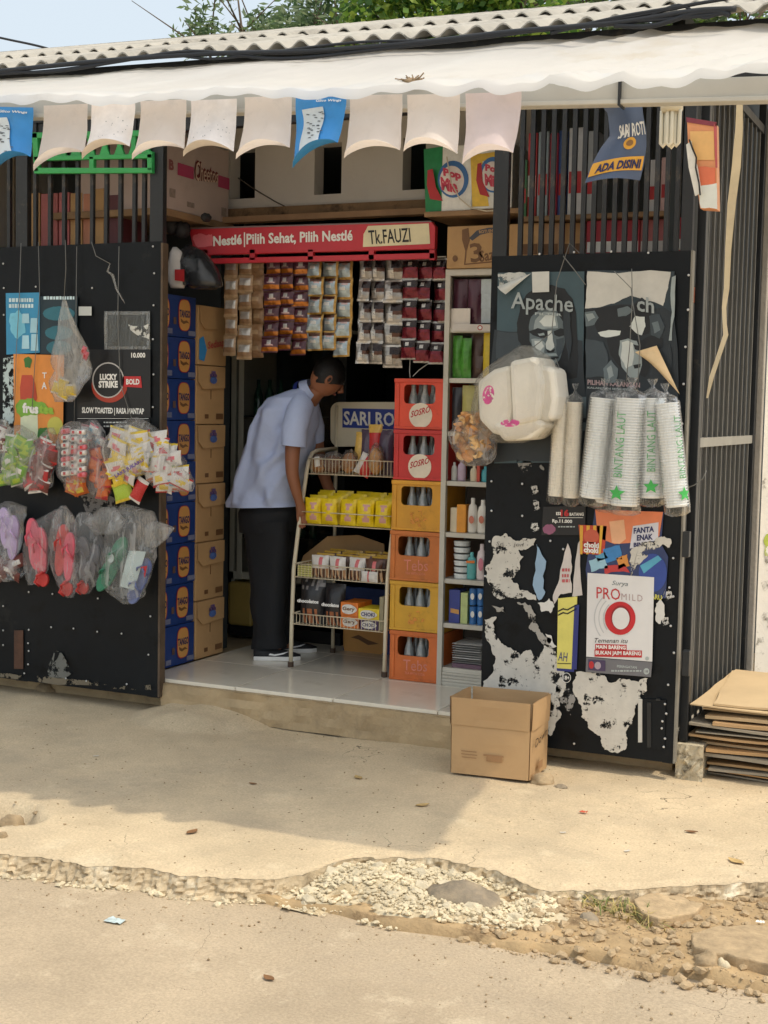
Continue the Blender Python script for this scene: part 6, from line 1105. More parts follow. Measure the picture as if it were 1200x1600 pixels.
# ================================================================ flags under the awning edge
M_cream = pp('cream flag back', (242, 230, 220), .5, .04); M_cream2 = worn('speckled flag back', (240, 232, 226), -.3, 30.); M_pinkf = pp('pinkish flag back', (240, 222, 222), .5, .05); M_bluef = pp('blue ice-cream flag', (54, 140, 206), .45, .06)
for m_ in (M_cream, M_pinkf):                                   # thin sheets let some light through
    t_ = m_.node_tree; tl_ = t_.nodes.new('ShaderNodeBsdfTranslucent'); tl_.inputs[0].default_value = (.86, .78, .7, 1); mx_ = t_.nodes.new('ShaderNodeMixShader'); mx_.inputs[0].default_value = .35
    t_.links.new(t_.nodes['Principled BSDF'].outputs[0], mx_.inputs[1]); t_.links.new(tl_.outputs[0], mx_.inputs[2]); t_.links.new(mx_.outputs[0], t_.nodes['Material Output'].inputs[0])
def flag(x0, x1, yt, bl, br, ma, label, i, roll=.10, YF=-1.77):
    def S(u, v, lift=0.):
        w_ = min(1, v/.95); k = w_**1.8
        tx, ty = x0+(x1-x0)*u, yt[0]+(yt[1]-yt[0])*u
        bx = bl[0]+(br[0]-bl[0])*u; by = bl[1]+(br[1]-bl[1])*u**1.3-15*math.sin(math.pi*u)**.8*(1-.25*u)+9
        bow = 2*math.sin(math.pi*w_)*(1-u)+1.5*noise.noise(V((u*2, v*3, i)))
        q = PY(tx+(bx-tx)*k+bow, ty+(by-ty)*w_, YF-.02*w_-.03*math.sin(math.pi*u)*(.2+.8*w_)-.05*w_*w_*(1-.5*u)+.01*noise.noise(V((u*3, v*3, i+9))))
        if v > .95: q = q+V((0, -.05*(v-.95)/.05, .016*(v-.95)/.05))*math.sin(math.pi*u)**.5
        return q+V((0, -lift, .0))
    b = MB(); b.grid(S, 14, 22); t = b.obj('flag', ma, smooth=True); tag(t, label, 'flag', 'flags under the awning'); return t, S
FL = [(-40, 52, (166, 168), (-10, 262), (48, 236), M_bluef), (68, 137, (165, 162), (52, 258), (133, 230), M_cream), (143, 211, (163, 160), (128, 240), (203, 220), M_cream2), (219, 291, (158, 155), (206, 241), (288, 224), M_cream), (298, 370, (157, 154), (286, 236), (365, 228), M_cream2), (382, 456, (152, 149), (368, 240), (453, 222), M_cream), (462, 541, (151, 149), (457, 254), (528, 214), M_bluef), (546, 629, (149, 147), (537, 239), (625, 226), M_cream), (636, 719, (148, 146), (630, 228), (715, 232), M_cream), (727, 815, (146, 143), (722, 248), (802, 230), M_pinkf)]
for i, (x0, x1, yt, bl, br, ma) in enumerate(FL):
    nm = 'blue flag with pale ice-cream drawing' if ma is M_bluef else ('speckled cream flag' if ma is M_cream2 else ('pinkish flag' if ma is M_pinkf else 'plain cream flag'))
    t, S = flag(x0, x1, yt, bl, br, ma, f'{nm} under awning, {NTH[i]} flag from the left', i)
    if ma is M_bluef:
        b = MB(); b.grid(lambda u, v: S(.14+.42*u+.03*math.sin(6*v), .2+.7*v, .006), 8, 16); b.obj('ice_cream_print', pp('frosty print', (214, 220, 220)), t, smooth=True)
        for k in range(26): u0, v0 = R5.uniform(.2, .55), R5.uniform(.26, .84); MB().add([S(u0, v0, .008), S(u0+.06, v0+.018, .008), S(u0+.07, v0+.005, .008), S(u0+.02, v0-.008, .008)], [(0, 1, 2, 3)]).obj('print_stroke', pp('charcoal stroke', (84, 88, 94)), t)
        text('Glico Wings', lambda u, v: S(.42+.5*u, .06+.06*v+.02*u, .008), None, None, None, M_white, 0, t, .02, .2)
    if ma is M_cream2:
        for k in range(16): u0, v0 = R5.uniform(.1, .9), R5.uniform(.3, .75); d_ = R5.uniform(.01, .035); MB().add([S(u0, v0, .003), S(u0+d_, v0+.01, .003), S(u0+d_*.6, v0-.015, .003)], [(0, 1, 2)]).obj('speck', pp('grey speck', (150, 146, 144)), t)
# dark bread flag on the right
def S2(u, v, lift=0.):
    L_ = [(936, 160), (950, 178), (953, 212), (938, 232), (922, 262), (914, 286)]; Rr = [(1003, 160), (1005, 180), (1010, 205), (1010, 230), (1006, 258), (1000, 282)]
    k = v*5; i = min(4, int(k)); f_ = k-i; a = [L_[i][j]+(L_[i+1][j]-L_[i][j])*f_ for j in (0, 1)]; c = [Rr[i][j]+(Rr[i+1][j]-Rr[i][j])*f_ for j in (0, 1)]
    return PY(a[0]+(c[0]-a[0])*u, a[1]+(c[1]-a[1])*u-8*math.sin(math.pi*u)*(v > .3)*(v-.3), -1.5-.05*math.sin(math.pi*u)-.06*v*(1-u)-lift)
t = tag(MB().grid(S2, 14, 22).obj('flag', pp('slate blue flag', (84, 100, 130), .45), smooth=True), 'dark slate flag with yellow band hanging before the right gate bars', 'flag')
MB().grid(lambda u, v: S2(.02+.96*u, .70+.17*v+.06*(1-u), .004), 12, 4).obj('yellow_band', pp('amber band', (232, 172, 60)), t, smooth=True)
text('ADA DISINI', lambda u, v: S2(.12+.82*u, .735+.115*v+.05*(1-u), .007), None, None, None, M_navy, 0, t, .04); text('SARI ROTI', lambda u, v: S2(.27+.71*u, .27+.17*v+.04*(1-u), .004), None, None, None, M_white, 0, t, .02); MB().grid(lambda u, v: S2(.62+.14*v*math.cos(2*math.pi*u), .55+.085*v*math.sin(2*math.pi*u), .005), 20, 2, cu=True).obj('emblem', pp('amber band', (232, 172, 60)), t); MB().grid(lambda u, v: S2(.62+.08*v*math.cos(2*math.pi*u), .55+.045*v*math.sin(2*math.pi*u), .007), 20, 2, cu=True).obj('emblem_centre', pp('dark amber', (150, 110, 60)), t)
# ================================================================ hanging bags
CL = film('clear bag film', (253, 253, 252), .13, .12, 11., .6); CLM = film('milky bag film', (238, 236, 230), .28, .22, 9., .4)
R6 = random.Random(21)
PIL = []
for k in range(3):
    b = MB()
    for s in (-1, 1):
        b.grid(lambda u, v: ((u-.5)*(1-.08*math.sin(math.pi*v)), s*(.5*(math.sin(math.pi*u)*math.sin(math.pi*v))**.5+.01)+.12*noise.noise(V((u*4, v*4, k*5+s)))*math.sin(math.pi*u)*math.sin(math.pi*v), v-.5), 8, 8, mf=lambda u, v: 1 if (.25 < u < .8 and .3 < v < .68 and noise.noise(V((u*7, v*7, k))) > -.15) else (2 if v > .86 or v < .12 else 0))
    PIL.append(b.mesh('pack', smooth=True))
for me in PIL:
    for _ in range(3): me.materials.append(M_wht)
def pillow(parent, c, w_, h, d_, rot, mats, name='snack_pack'):
    o = bpy.data.objects.new(name, R6.choice(PIL)); COL.objects.link(o); o.parent = parent; o.location = V(c)-WO[parent.name]; o.scale = (w_, d_, h); o.rotation_euler = rot
    for i in range(3): o.material_slots[i].link = 'OBJECT'; o.material_slots[i].material = mats[i % len(mats)]
    return o
def bag(rows, Y0, label, mats=None, n=8, size=(.09, .07), cat='snack bag', film_=CL, seed=1, depth=.32, yr=None, ang=.5, amp=.22, group='bags hung on the left gate leaf', name='snack_bag', pname='snack_pack'):
    """clear bag with its tied neck; the packs inside are laid within the lower part of its outline"""
    m_ = [r[0] for r in rows]; t = thing(name, PY((rows[-1][1]+rows[-1][2])/2, rows[-1][0], Y0), label, cat, group)
    bagloft(rows, Y0, depth, seed, amp, n=24, up=4).obj('bag', film_, t, smooth=True)
    if mats:
        lo, hi = yr or (rows[0][0]+.25*(rows[-1][0]-rows[0][0]), rows[-1][0]-6)
        for i in range(n):
            y = lo+(hi-lo)*((i+.5)/n); a = max(k for k in range(len(rows)) if rows[k][0] <= y); r0, r1 = rows[a], rows[min(a+1, len(rows)-1)]; f_ = (y-r0[0])/max(1e-6, r1[0]-r0[0]); xl, xr = r0[1]+(r1[1]-r0[1])*f_, r0[2]+(r1[2]-r0[2])*f_
            for x in ((xl+xr)/2+R6.uniform(-.32, .32)*(xr-xl), (xl+xr)/2+R6.choice((-1, 1))*.22*(xr-xl)):
                pillow(t, PY(x, y, Y0-R6.uniform(-.01, .5)*depth*(xr-xl)*.0037), size[0]*R6.uniform(1., 1.35), size[1]*R6.uniform(1., 1.4), .042, (R6.uniform(-.3, .3), R6.uniform(-ang, ang), R6.uniform(-.5, .5)), R6.choice(mats), pname)
    return t
g_ = lambda n, c, r=.28: mat(n, c, r, .14, 30., .8, 45., spec=.6)
GW, GR, GY, GG, GO, GB = g_('white pack film', (232, 226, 218)), g_('red pack film', (196, 46, 44)), g_('yellow pack film', (238, 206, 60)), g_('green pack film', (120, 168, 60)), g_('orange pack film', (220, 112, 44)), g_('brown pack film', (120, 58, 50))
GL, GP, GC = g_('lime pack film', (176, 200, 60)), g_('pink pack film', (226, 120, 130)), g_('sky pack film', (130, 190, 210))
Yb = -.12
t = bag([(468, 98, 103), (490, 93, 111), (520, 90, 124), (550, 84, 138), (575, 82, 141), (592, 80, 138), (606, 79, 128), (628, 86, 114)], Yb, 'long milky plastic bag with yellow packs at its bottom', film_=CLM, seed=3, depth=.25, name='plastic_bag', cat='plastic bag')
for c in ((90, 606), (100, 614), (110, 610), (98, 600)): pillow(t, PY(*c, Yb-.02), .075, .07, .04, (R6.uniform(-.3, .3), R6.uniform(-.6, .6), 0), [GY, GY, GW])
for c in ((134, 556), (131, 548)): pillow(t, PY(*c, Yb-.02), .03, .05, .03, (0, .4, 0), [GP, GR, GP])
bag([(664, 25, 34), (676, 14, 52), (700, 6, 60), (725, 2, 50), (745, 0, 40), (758, 6, 26)], Yb, 'clear bag of green snack packs, leftmost in upper row', [[GG, GL, GW], [GL, GG, GG], [GG, GW, GL]], 9, (.085, .07), seed=5)
bag([(655, -8, 8), (670, -20, 16), (690, -22, 17), (710, -10, 8)], Yb, 'grey knotted bag at the left picture edge', [[GW, GB, GB]], 3, (.07, .06), seed=55)
bag([(668, 76, 84), (685, 60, 90), (705, 46, 92), (735, 34, 84), (760, 30, 80), (768, 44, 72)], Yb+.02, 'clear bag of dark red packs beside the green packs', [[GB, GR, GW], [GR, GB, GW], [GB, GB, GR]], 9, (.08, .075), seed=6)
t = bag([(658, 110, 124), (668, 94, 138), (690, 92, 145), (720, 92, 142), (745, 92, 138), (754, 98, 132)], Yb-.03, 'clear bag of white rolls with red stripes in upper row', seed=7)
for i in range(7):
    y = 672+11*i; 
    for k in range(3):
        c = PY(103+13*k+R6.uniform(-1, 1), y+R6.uniform(-2, 2)+2*k, Yb-.07+.02*(k % 2)); o = MB().lathe([(0, -.027), (.014, -.026), (.015, -.02), (.015, .02), (.014, .026), (0, .027)], 10); o.v = [(c.x+q[2]*.95, c.y+q[1], c.z+q[0]+q[2]*.12) for q in o.v]; o.obj('roll', GW if (k+i) % 4 else GP, t, smooth=True)
        MB().prism([(c.x-.008, c.y-.0165, c.z-.008), (c.x+.008, c.y-.0165, c.z-.008), (c.x+.008, c.y-.0165, c.z+.008), (c.x-.008, c.y-.0165, c.z+.008)], (0, .002, 0)).obj('stripe', GR, t)
bag([(742, 106, 128), (752, 100, 134), (764, 103, 133), (772, 110, 126)], Yb-.02, 'small amber bag under the white rolls', [[GO, GY, GO]], 3, (.07, .06), seed=8)
bag([(680, 150, 160), (695, 142, 170), (720, 138, 174), (750, 137, 176), (772, 142, 172), (780, 150, 166)], Yb-.01, 'clear bag of orange-brown crisps beside the white rolls', [[GO, GB, GO], [GO, GO, GR]], 8, (.06, .06), seed=9)
bag([(655, 140, 150), (668, 124, 160), (690, 118, 166), (700, 124, 160)], Yb+.04, 'grey clear bag tucked behind the rolls', [[GW, GC, GP]], 3, (.06, .05), seed=59)
t = bag([(652, 206, 216), (664, 180, 226), (690, 164, 236), (715, 166, 246), (738, 172, 230), (752, 180, 205)], Yb-.03, 'large clear bag of yellow and white wafer packs in upper row', [[GW, GY, GY], [GY, GW, GY], [GW, GY, GW], [GW, GP, GY]], 12, (.11, .075), seed=10)
text('LAKE JUKARU', plY(Yb-.125), (178, 742), (222, 716), (182, 748), mat('violet lettering', (90, 60, 140), .5), 0, t, .04)
t = thing('snack_bag', PY(205, 790, Yb), 'lime and red snack pack hanging under the yellow wafer bag', 'snack bag', 'bags hung on the left gate leaf')
pillow(t, PY(192, 768, Yb-.03), .13, .11, .05, (0, -.3, 0), [GL, GL, GY]); pillow(t, PY(217, 766, Yb-.04), .08, .14, .05, (0, .5, 0), [GR, GR, GW])
bag([(654, 212, 224), (668, 206, 244), (690, 214, 262), (715, 220, 284), (740, 224, 298), (760, 240, 304), (768, 262, 300)], Yb-.01, 'large clear bag of white and coloured packs at gate edge', [[GW, GR, GY], [GW, GC, GO], [GW, GP, GW], [GW, GY, GR], [GW, GG, GP]], 13, (.1, .07), seed=12)
# lower row: sandals and slippers
def sole(parent, c, L, W, ang, ma, name='sandal', tilt=0.):
    pts = []
    for k in range(22):
        a = 2*math.pi*k/22; s_ = math.sin(a); w_ = W/2*(1-.22*math.exp(-((s_+.1)/.35)**2))*(1+.12*s_); pts.append((math.cos(a)*w_, s_*L/2))
    ca, sa = math.cos(ang), math.sin(ang); f_ = lambda x, z, y: V(c)+V((x*ca-z*sa, y+tilt*z, x*sa+z*ca))
    b = MB(); b.prism([f_(x, z, -.008) for x, z in pts], (0, .018, 0)); o = b.obj(name, ma, parent, bevel=.004)
    MB().tube([f_(-W*.42, -L*.02, -.01), f_(-W*.2, L*.16, -.045), f_(0, L*.26, -.02), f_(W*.2, L*.16, -.045), f_(W*.42, -L*.02, -.01)], .006, 6).obj('strap', ma, o, smooth=True); return o
S_pink, S_red, S_lilac, S_grn, S_blue, S_gry = g_('rose rubber', (226, 96, 116), .5), g_('red rubber', (200, 56, 52), .5), g_('lilac rubber', (196, 172, 216), .5), g_('green rubber', (44, 120, 90), .5), g_('slate blue rubber', (104, 116, 160), .5), g_('grey rubber', (96, 92, 96), .5)
def sbag(rows, label, items, seed, fl=CL, Yo=0.):
    t = bag(rows, Yb+Yo, label, None, cat='sandal bag', seed=seed, depth=.22, film_=fl, name='sandal_bag', group='sandal bags hung on the left gate leaf')
    for (x, y, L, W, a, ma) in items: sole(t, PY(x, y, Yb+Yo-.01+R6.uniform(-.015, .015)), L, W, a, ma)
    return t
sbag([(783, 8, 18), (792, -10, 42), (820, -20, 38), (850, -20, 34), (880, -10, 22)], 'clear bag of lilac sandals at left end of lower row', [(8, 825, .24, .09, .1, S_lilac), (20, 840, .26, .09, -.05, S_lilac)], 20)
bag([(862, -10, 20), (875, -16, 36), (895, -14, 38), (908, -2, 28)], Yb+.03, 'brownish bag under the lilac sandals', [[GB, GW, GB]], 3, (.09, .06), seed=23, cat='sandal bag')
sbag([(795, 88, 98), (815, 52, 92), (850, 38, 86), (890, 38, 74), (914, 44, 60)], 'clear bag of rose pink sandals in lower row', [(53, 850, .3, .1, .12, S_pink), (64, 862, .28, .1, .05, S_pink), (66, 905, .09, .1, 1.2, S_red)], 25)
sbag([(790, 94, 104), (812, 82, 118), (850, 76, 122), (890, 80, 122), (920, 92, 120), (934, 104, 114)], 'clear bag of red sandals next to the rose pink ones', [(96, 860, .3, .09, -.12, S_red), (108, 870, .28, .08, -.06, S_pink), (104, 920, .08, .1, 1.3, S_red)], 27, Yo=-.03)
sbag([(800, 124, 140), (815, 116, 152), (850, 112, 165), (890, 112, 168), (915, 116, 150), (928, 122, 140)], 'clear bag of grey sandals between red and green ones', [(132, 875, .27, .09, .12, S_gry), (145, 880, .22, .08, -.2, S_gry), (130, 918, .07, .09, 1.3, S_red)], 29)
sbag([(792, 158, 180), (815, 130, 196), (835, 150, 180)], 'pale empty bag top behind the grey sandals', [], 31, fl=CLM, Yo=.03)
t = sbag([(788, 190, 200), (800, 176, 240), (830, 166, 246), (870, 160, 240), (910, 156, 232), (932, 176, 222), (944, 192, 206)], 'large clear bag of green and blue sandals with white card', [(178, 880, .33, .1, -.45, S_grn), (165, 900, .2, .09, -.5, S_grn), (212, 920, .18, .1, -.35, S_blue), (224, 895, .17, .09, -.3, S_blue)], 33, Yo=-.04)
MB().prism([PY(x, y, Yb-.075) for x, y in ((201, 860), (228, 862), (209, 922), (187, 916))], (0, .003, 0)).obj('card', pp('pale aqua card', (206, 222, 220)), t)
text('SWALLOW', plY(Yb-.085), (176, 888), (196, 855), (183, 895), pp('moss lettering', (40, 84, 66)), 0, t, .03)
pprint_('emblem', plY(Yb-.085), ell(173, 872, 8, 10), pp('moss lettering', (40, 84, 66)), 0, t); pprint_('emblem_hole', plY(Yb-.086), ell(173, 872, 5, 7), pp('pale aqua card', (206, 222, 220)), 0, t); pprint_('red_print', plY(Yb-.09), [(219, 886), (230, 884), (226, 903), (224, 892)], M_redink, 0, t)
bag([(815, 236, 250), (825, 226, 272), (840, 226, 264), (855, 228, 246)], Yb, 'crumpled clear film sticking out past the gate edge', None, film_=CLM, seed=40, depth=.2, cat='plastic bag', name='plastic_bag')
for i, pts in enumerate((((33, 380), (30, 470), (25, 560), (22, 660)), ((60, 378), (62, 460), (55, 560), (50, 640)), ((102, 375), (103, 420), (100, 470)), ((143, 378), (150, 400), (172, 412)), ((186, 385), (184, 500), (188, 600), (206, 655)), ((120, 385), (118, 560), (116, 660)), ((200, 790), (196, 820), (190, 860)))):
    tag(MB().tube([PY(x, y, -.05) for x, y in pts], .0022, 5).obj('string', mat('dull string', (120, 120, 116), .6), smooth=True), f'thin hanging string on the left gate leaf, {NTH[i]} one listed from the left top', 'string', 'strings on the left gate leaf')
o = MB().tube([PY(x, y, -.06) for x, y in ((172, 412), (168, 424), (176, 430), (182, 452), (195, 474))], [.003, .006, .008, .006, .002], 6).obj('plastic_twist', CLM, smooth=True); tag(o, 'twisted scrap of clear plastic on the left gate leaf', 'plastic scrap')
# ================================================================ right leaf: foam bag, crackers, cups
t = thing('foam_box_bag', PY(805, 690, -.2), 'bulging clear bag of white foam boxes with pink print', 'bag')
Yf = -.2; FM = mat('white foam', (246, 240, 226), .6, .04, 8., .2, 80.)
for q, Yq, dq in (([(745, 596), (770, 577), (797, 570), (801, 640), (793, 684), (768, 677), (747, 655)], Yf-.08, .24), ([(795, 564), (838, 556), (847, 600), (841, 656), (800, 666)], Yf-.12, .28), ([(837, 568), (866, 575), (871, 620), (866, 656), (842, 660)], Yf-.07, .2), ([(768, 662), (838, 653), (853, 664), (828, 687), (785, 690)], Yf-.1, .25)):
    MB().prism([PY(x, y, Yq) for x, y in q], (0, dq, 0)).obj('foam_box', FM, t, bevel=.022)
bagloft([(540, 812, 830), (556, 790, 858), (575, 762, 868), (600, 745, 872), (640, 742, 872), (665, 744, 866), (682, 762, 846), (692, 778, 818)], Yf, .5, 64, .1, n=28, up=4).obj('bag', film('hazy bag film', (246, 240, 226), .10, .25, 7., .25), t, smooth=True)
for (cx, cy, rx, ry, rot) in ((763, 617, 9, 15, .15), (797, 661, 15, 6, -.05)):
    pprint_('pink_print', plY(Yf-.2), ell(cx, cy, rx, ry, 24, rot=rot), worn('magenta print', (214, 90, 150), .42, 40.), 0, t); pprint_('pink_print', plY(Yf-.204), ell(cx, cy, rx*.5, ry*.6, 20, rot=rot), worn('magenta print', (214, 90, 150), .42, 40.), 0, t)
t = thing('cracker_bag', PY(740, 725, -.12), 'clear bag of curled orange crackers below the foam boxes', 'snack bag')
bagloft([(642, 728, 744), (655, 712, 762), (675, 704, 772), (700, 706, 776), (718, 716, 772), (728, 730, 758)], -.12, .35, 70, .3, n=24, up=4).obj('bag', CL, t, smooth=True)
ck = None; MC = [mat('toasted cracker', (222, 164, 104), .8, .2, 20., .5, 60.), mat('pale cracker', (236, 196, 140), .8, .2, 20., .5, 60.)]
for i in range(46):
    y = R6.uniform(650, 722); hw = 26*math.sin(math.pi*(y-635)/100); x = 739+R6.uniform(-1, 1)*hw; c = PY(x, y, -.12-R6.uniform(-.03, .075)); a = R6.uniform(0, 6.28)
    if ck is None:
        ck = MB().grid(lambda u, v: (.03*(u-.5)*2*math.cos((v-.5)*2), .012*math.sin(6*u)+.018*(v-.5)**2*4, .026*math.sin((v-.5)*2.6)+.004*math.sin(u*9)), 6, 6).grid(lambda u, v: (.03*(u-.5)*2*math.cos((v-.5)*2), .009+.012*math.sin(6*u)+.018*(v-.5)**2*4, .026*math.sin((v-.5)*2.6)+.004*math.sin(u*9)), 6, 6).obj('cracker', MC[0], None, smooth=True, loc=(0, 0, 0)); ck.parent = t; ck.location = c-WO[t.name]
    else: like(ck, t, 'cracker', c, (R6.uniform(-1, 1), R6.uniform(-3, 3), a), (R6.uniform(.6, 1.1),)*3, [R6.choice(MC)])
CUP = mat('frosted cup plastic', (250, 251, 248), .3, .03, 10., sss=.0); CUPW = mat('white paper cup', (236, 228, 212), .5, .05, 10.)
def cups(ptop, pbot, wpx, Y0, label, ma, lettered=None, neck=22, seed=1):
    """a tall clear sleeve of nested cups: every rim is a ring, the sleeve is knotted on top"""
    (xt, yt), (xb, yb) = ptop, pbot; A_, B_ = PY(xt, yt, Y0), PY(xb, yb, Y0); r = wpx/2*(PY(xb+10, yb, Y0).x-PY(xb, yb, Y0).x)/10; ax = (A_-B_); L = ax.length; ax.normalize(); e1 = ax.cross(V((0, 1, 0))).normalized(); e2 = ax.cross(e1)
    t = thing('cup_pack', B_, label, 'cup pack', 'packs of nested cups on the right gate leaf'); b = MB(); n = int(L/.0125); rings = []
    for i in range(n):
        for f_, rr in ((0, .86), (.55, .9), (.6, 1.), (.95, 1.)): c = B_+ax*L*(i+f_)/n; rings.append([c+(e1*math.cos(q)+e2*math.sin(q))*r*.93*rr for q in [k*2*math.pi/16 for k in range(16)]])
    b.loft(rings); b.obj('cups', ma, t)
    b = MB(); rings = []
    for f_, rr in ((-.09, .5), (-.06, .95), (0, 1.04), (.3, 1.02), (.7, 1.03), (1.0, 1.02), (1.05, .8), (1.09, .25), (1.12, .1), (1.17, .3), (1.19, .35)):
        c = B_+ax*L*f_; rings.append([c+(e1*math.cos(q)+e2*math.sin(q))*r*rr*(1+.05*noise.noise(V((math.cos(q)*3, f_*6+seed, math.sin(q)*3)))+(0.16*math.sin(7*q+seed) if f_ > 1.02 or f_ < -.05 else 0)) for q in [k*2*math.pi/20 for k in range(20)]])
    b.loft(rings, cap=False); b.obj('sleeve', film('sleeve film', (246, 248, 244), .05, .12, 14., .3), t, smooth=True)
    if lettered is not None:
        S = lambda u, v, k=0.: B_+ax*L*(u)+(e1*math.sin(v+lettered)-(-e2 if e2.y > 0 else e2)*-math.cos(v+lettered))*r*1.07
        sg = -1 if e2.y > 0 else 1; er = e1 if e1.x > 0 else -e1
        S = lambda u, v: B_+ax*L*u+(er*math.sin(v+lettered)+e2*sg*math.cos(v+lettered))*r*1.08
        text('BINTANG LAUT', lambda u, v: S(.27+.6*u, -.28+.56*v), None, None, None, mat('green lettering', (110, 176, 120), .5), 0, t, .0)
        MB().flat([S(.12+.075*math.sin(q)*k2, .55*1.0*math.cos(q)*k2) for q, k2 in [(math.pi/2+j*math.pi/5, 1 if j % 2 == 0 else .45) for j in range(10)]]).obj('star', mat('star green', (70, 176, 84), .5), t)
    return t
for i, (a, c, w_) in enumerate((((878, 630), (868, 775), 26), ((898, 628), (892, 778), 27))): cups(a, c, w_, -.12, f'pack of off-white nested cups, {("left", "right")[i]} of the plain pair', CUPW, None, seed=i)
for i, (a, c, w_, Yc, lt) in enumerate((((944, 622), (926, 778), 44, -.13, None), ((966, 624), (949, 786), 42, -.09, None), ((986, 622), (975, 790), 50, -.2, -.25), ((1020, 622), (1019, 778), 44, -.15, .15), ((1042, 630), (1058, 792), 40, -.21, .9))): cups(a, c, w_, Yc, f'clear sleeve of nested plastic cups, {NTH[i]} of the five from the left', CUP, lt, seed=i+3)
for i, pts in enumerate((((987, 420), (988, 470), (984, 540), (978, 600)), ((960, 424), (986, 450), (988, 470)), ((988, 470), (1000, 540), (996, 610)), ((905, 395), (890, 380), (870, 440), (862, 520), (830, 545)), ((880, 400), (900, 425), (915, 445)), ((868, 560), (884, 600), (890, 622)), ((1066, 765), (1085, 758), (1098, 748), (1104, 735)))): tag(MB().tube([PY(x, y, -.08) for x, y in pts], .0022, 5).obj('string', mat('dull string', (120, 120, 116), .6), smooth=True), f'thin string on the right gate leaf, {NTH[i]} from the middle', 'string', 'strings on the right gate leaf')
# ================================================================ bulb, hanging box, strap
t = thing('lamp', PY(1050, 231, -1.45), 'unlit white tube bulb hanging under the awning beam', 'lamp')
M_bulb = mat('milky bulb glass', (240, 234, 214), .3, .03, 10.)
p0 = PY(1050, 160, -1.45); sp = .0027
MB().lathe([(0, 0), (.035, 0), (.04, .01), (.04, .03), (.03, .045), (0, .045)], 16, (p0.x, p0.y, p0.z-.035)).obj('lamp_base', mat('bulb base', (226, 216, 190), .5), t, smooth=True)
pb = PY(1050, 229, -1.45).z
for i, (dx, dy) in enumerate(((-.024, -.012), (0, -.024), (.024, -.012), (.0, .016))): MB().tube([(p0.x+dx-.008, p0.y+dy, p0.z-.03), (p0.x+dx-.008, p0.y+dy, pb+.01), (p0.x+dx, p0.y+dy, pb), (p0.x+dx+.008, p0.y+dy, pb+.01), (p0.x+dx+.008, p0.y+dy, p0.z-.03)], .0075, 8).obj('tube', M_bulb, t, smooth=True)
MB().tube([(p0.x, p0.y, p0.z+.005), (p0.x, p0.y, p0.z+.06)], .004, 6).obj('cable', M_bar, t)
PB = plY(-.3)
t = thing('hanging_box', PB.p(1098, 328), 'faded orange display box with torn white edge hanging at upper right', 'display box')
MB().prism([PB.p(x, y) for x, y in ((1073, 186), (1119, 194), (1121, 328), (1094, 326), (1090, 300), (1076, 250))], (0, .06, 0)).obj('box_body', pp('sunset panel', (236, 160, 110)), t, bevel=.003)
pprint_('frame', PB, [(1072, 183), (1120, 191), (1120, 198), (1073, 191)], pp('plum frame', (130, 50, 66)), .004, t); pprint_('frame', PB, [(1115, 193), (1120, 193), (1121, 262), (1118, 262)], pp('rose frame', (190, 90, 90)), .004, t)
pprint_('print', PB, [(1078, 205), (1115, 205), (1116, 250), (1080, 250)], pp('apricot ink', (240, 190, 120)), .003, t); pprint_('print', PB, fractal([(1090, 292), (1120, 286), (1121, 327), (1095, 325)], .07, 2, R6), pp('ice white ink', (226, 230, 224)), .005, t); pprint_('print', PB, fractal([(1086, 260), (1118, 262), (1119, 290), (1092, 290)], .07, 2, R6), pp('salmon ink', (226, 120, 84)), .004, t)
MB().prism([PB.p(x, y, .02) for x, y in ((1072, 226), (1080, 220), (1084, 240), (1090, 262), (1096, 300), (1086, 306), (1076, 262))], (0, .01, 0)).obj('torn_edge', pp('clean card edge', (240, 238, 230)), t)
MB().tube([PB.p(x, y, .03) for x, y in ((1077, 218), (1082, 232), (1088, 246), (1087, 262), (1092, 285), (1094, 305))], .004, 6).obj('wire', M_blackink, t)
MB().tube([PB.p(1096, 188), PB.p(1095, 150, 0)], .002, 5).obj('hanger', M_bar, t)
pts = [(1156, 150, 5), (1155, 200, 6), (1150, 260, 6.5), (1143, 320, 6.5), (1138, 390, 5), (1135, 450, 4), (1131, 480, 3), (1132, 505, 3), (1134, 523, 4), (1122, 560, 4), (1112, 590, 4), (1105, 622, 1.5)]
b = MB(); l = [PY(x-w_, y, -.6) for x, y, w_ in pts]; r = [PY(x+w_, y, -.6)+V((0, .01*math.sin(y*.03), 0)) for x, y, w_ in pts]; n = len(l)
b.add(l+r+[q+V((0, .003, 0)) for q in l]+[q+V((0, .003, 0)) for q in r], [(i, i+1, n+i+1, n+i) for i in range(n-1)]+[(2*n+i, 2*n+i+1, 3*n+i+1, 3*n+i) for i in range(n-1)]); tag(b.obj('strap', pp('bleached webbing', (206, 190, 158), .8), smooth=True), 'frayed pale strap hanging from the beam at the right', 'strap')
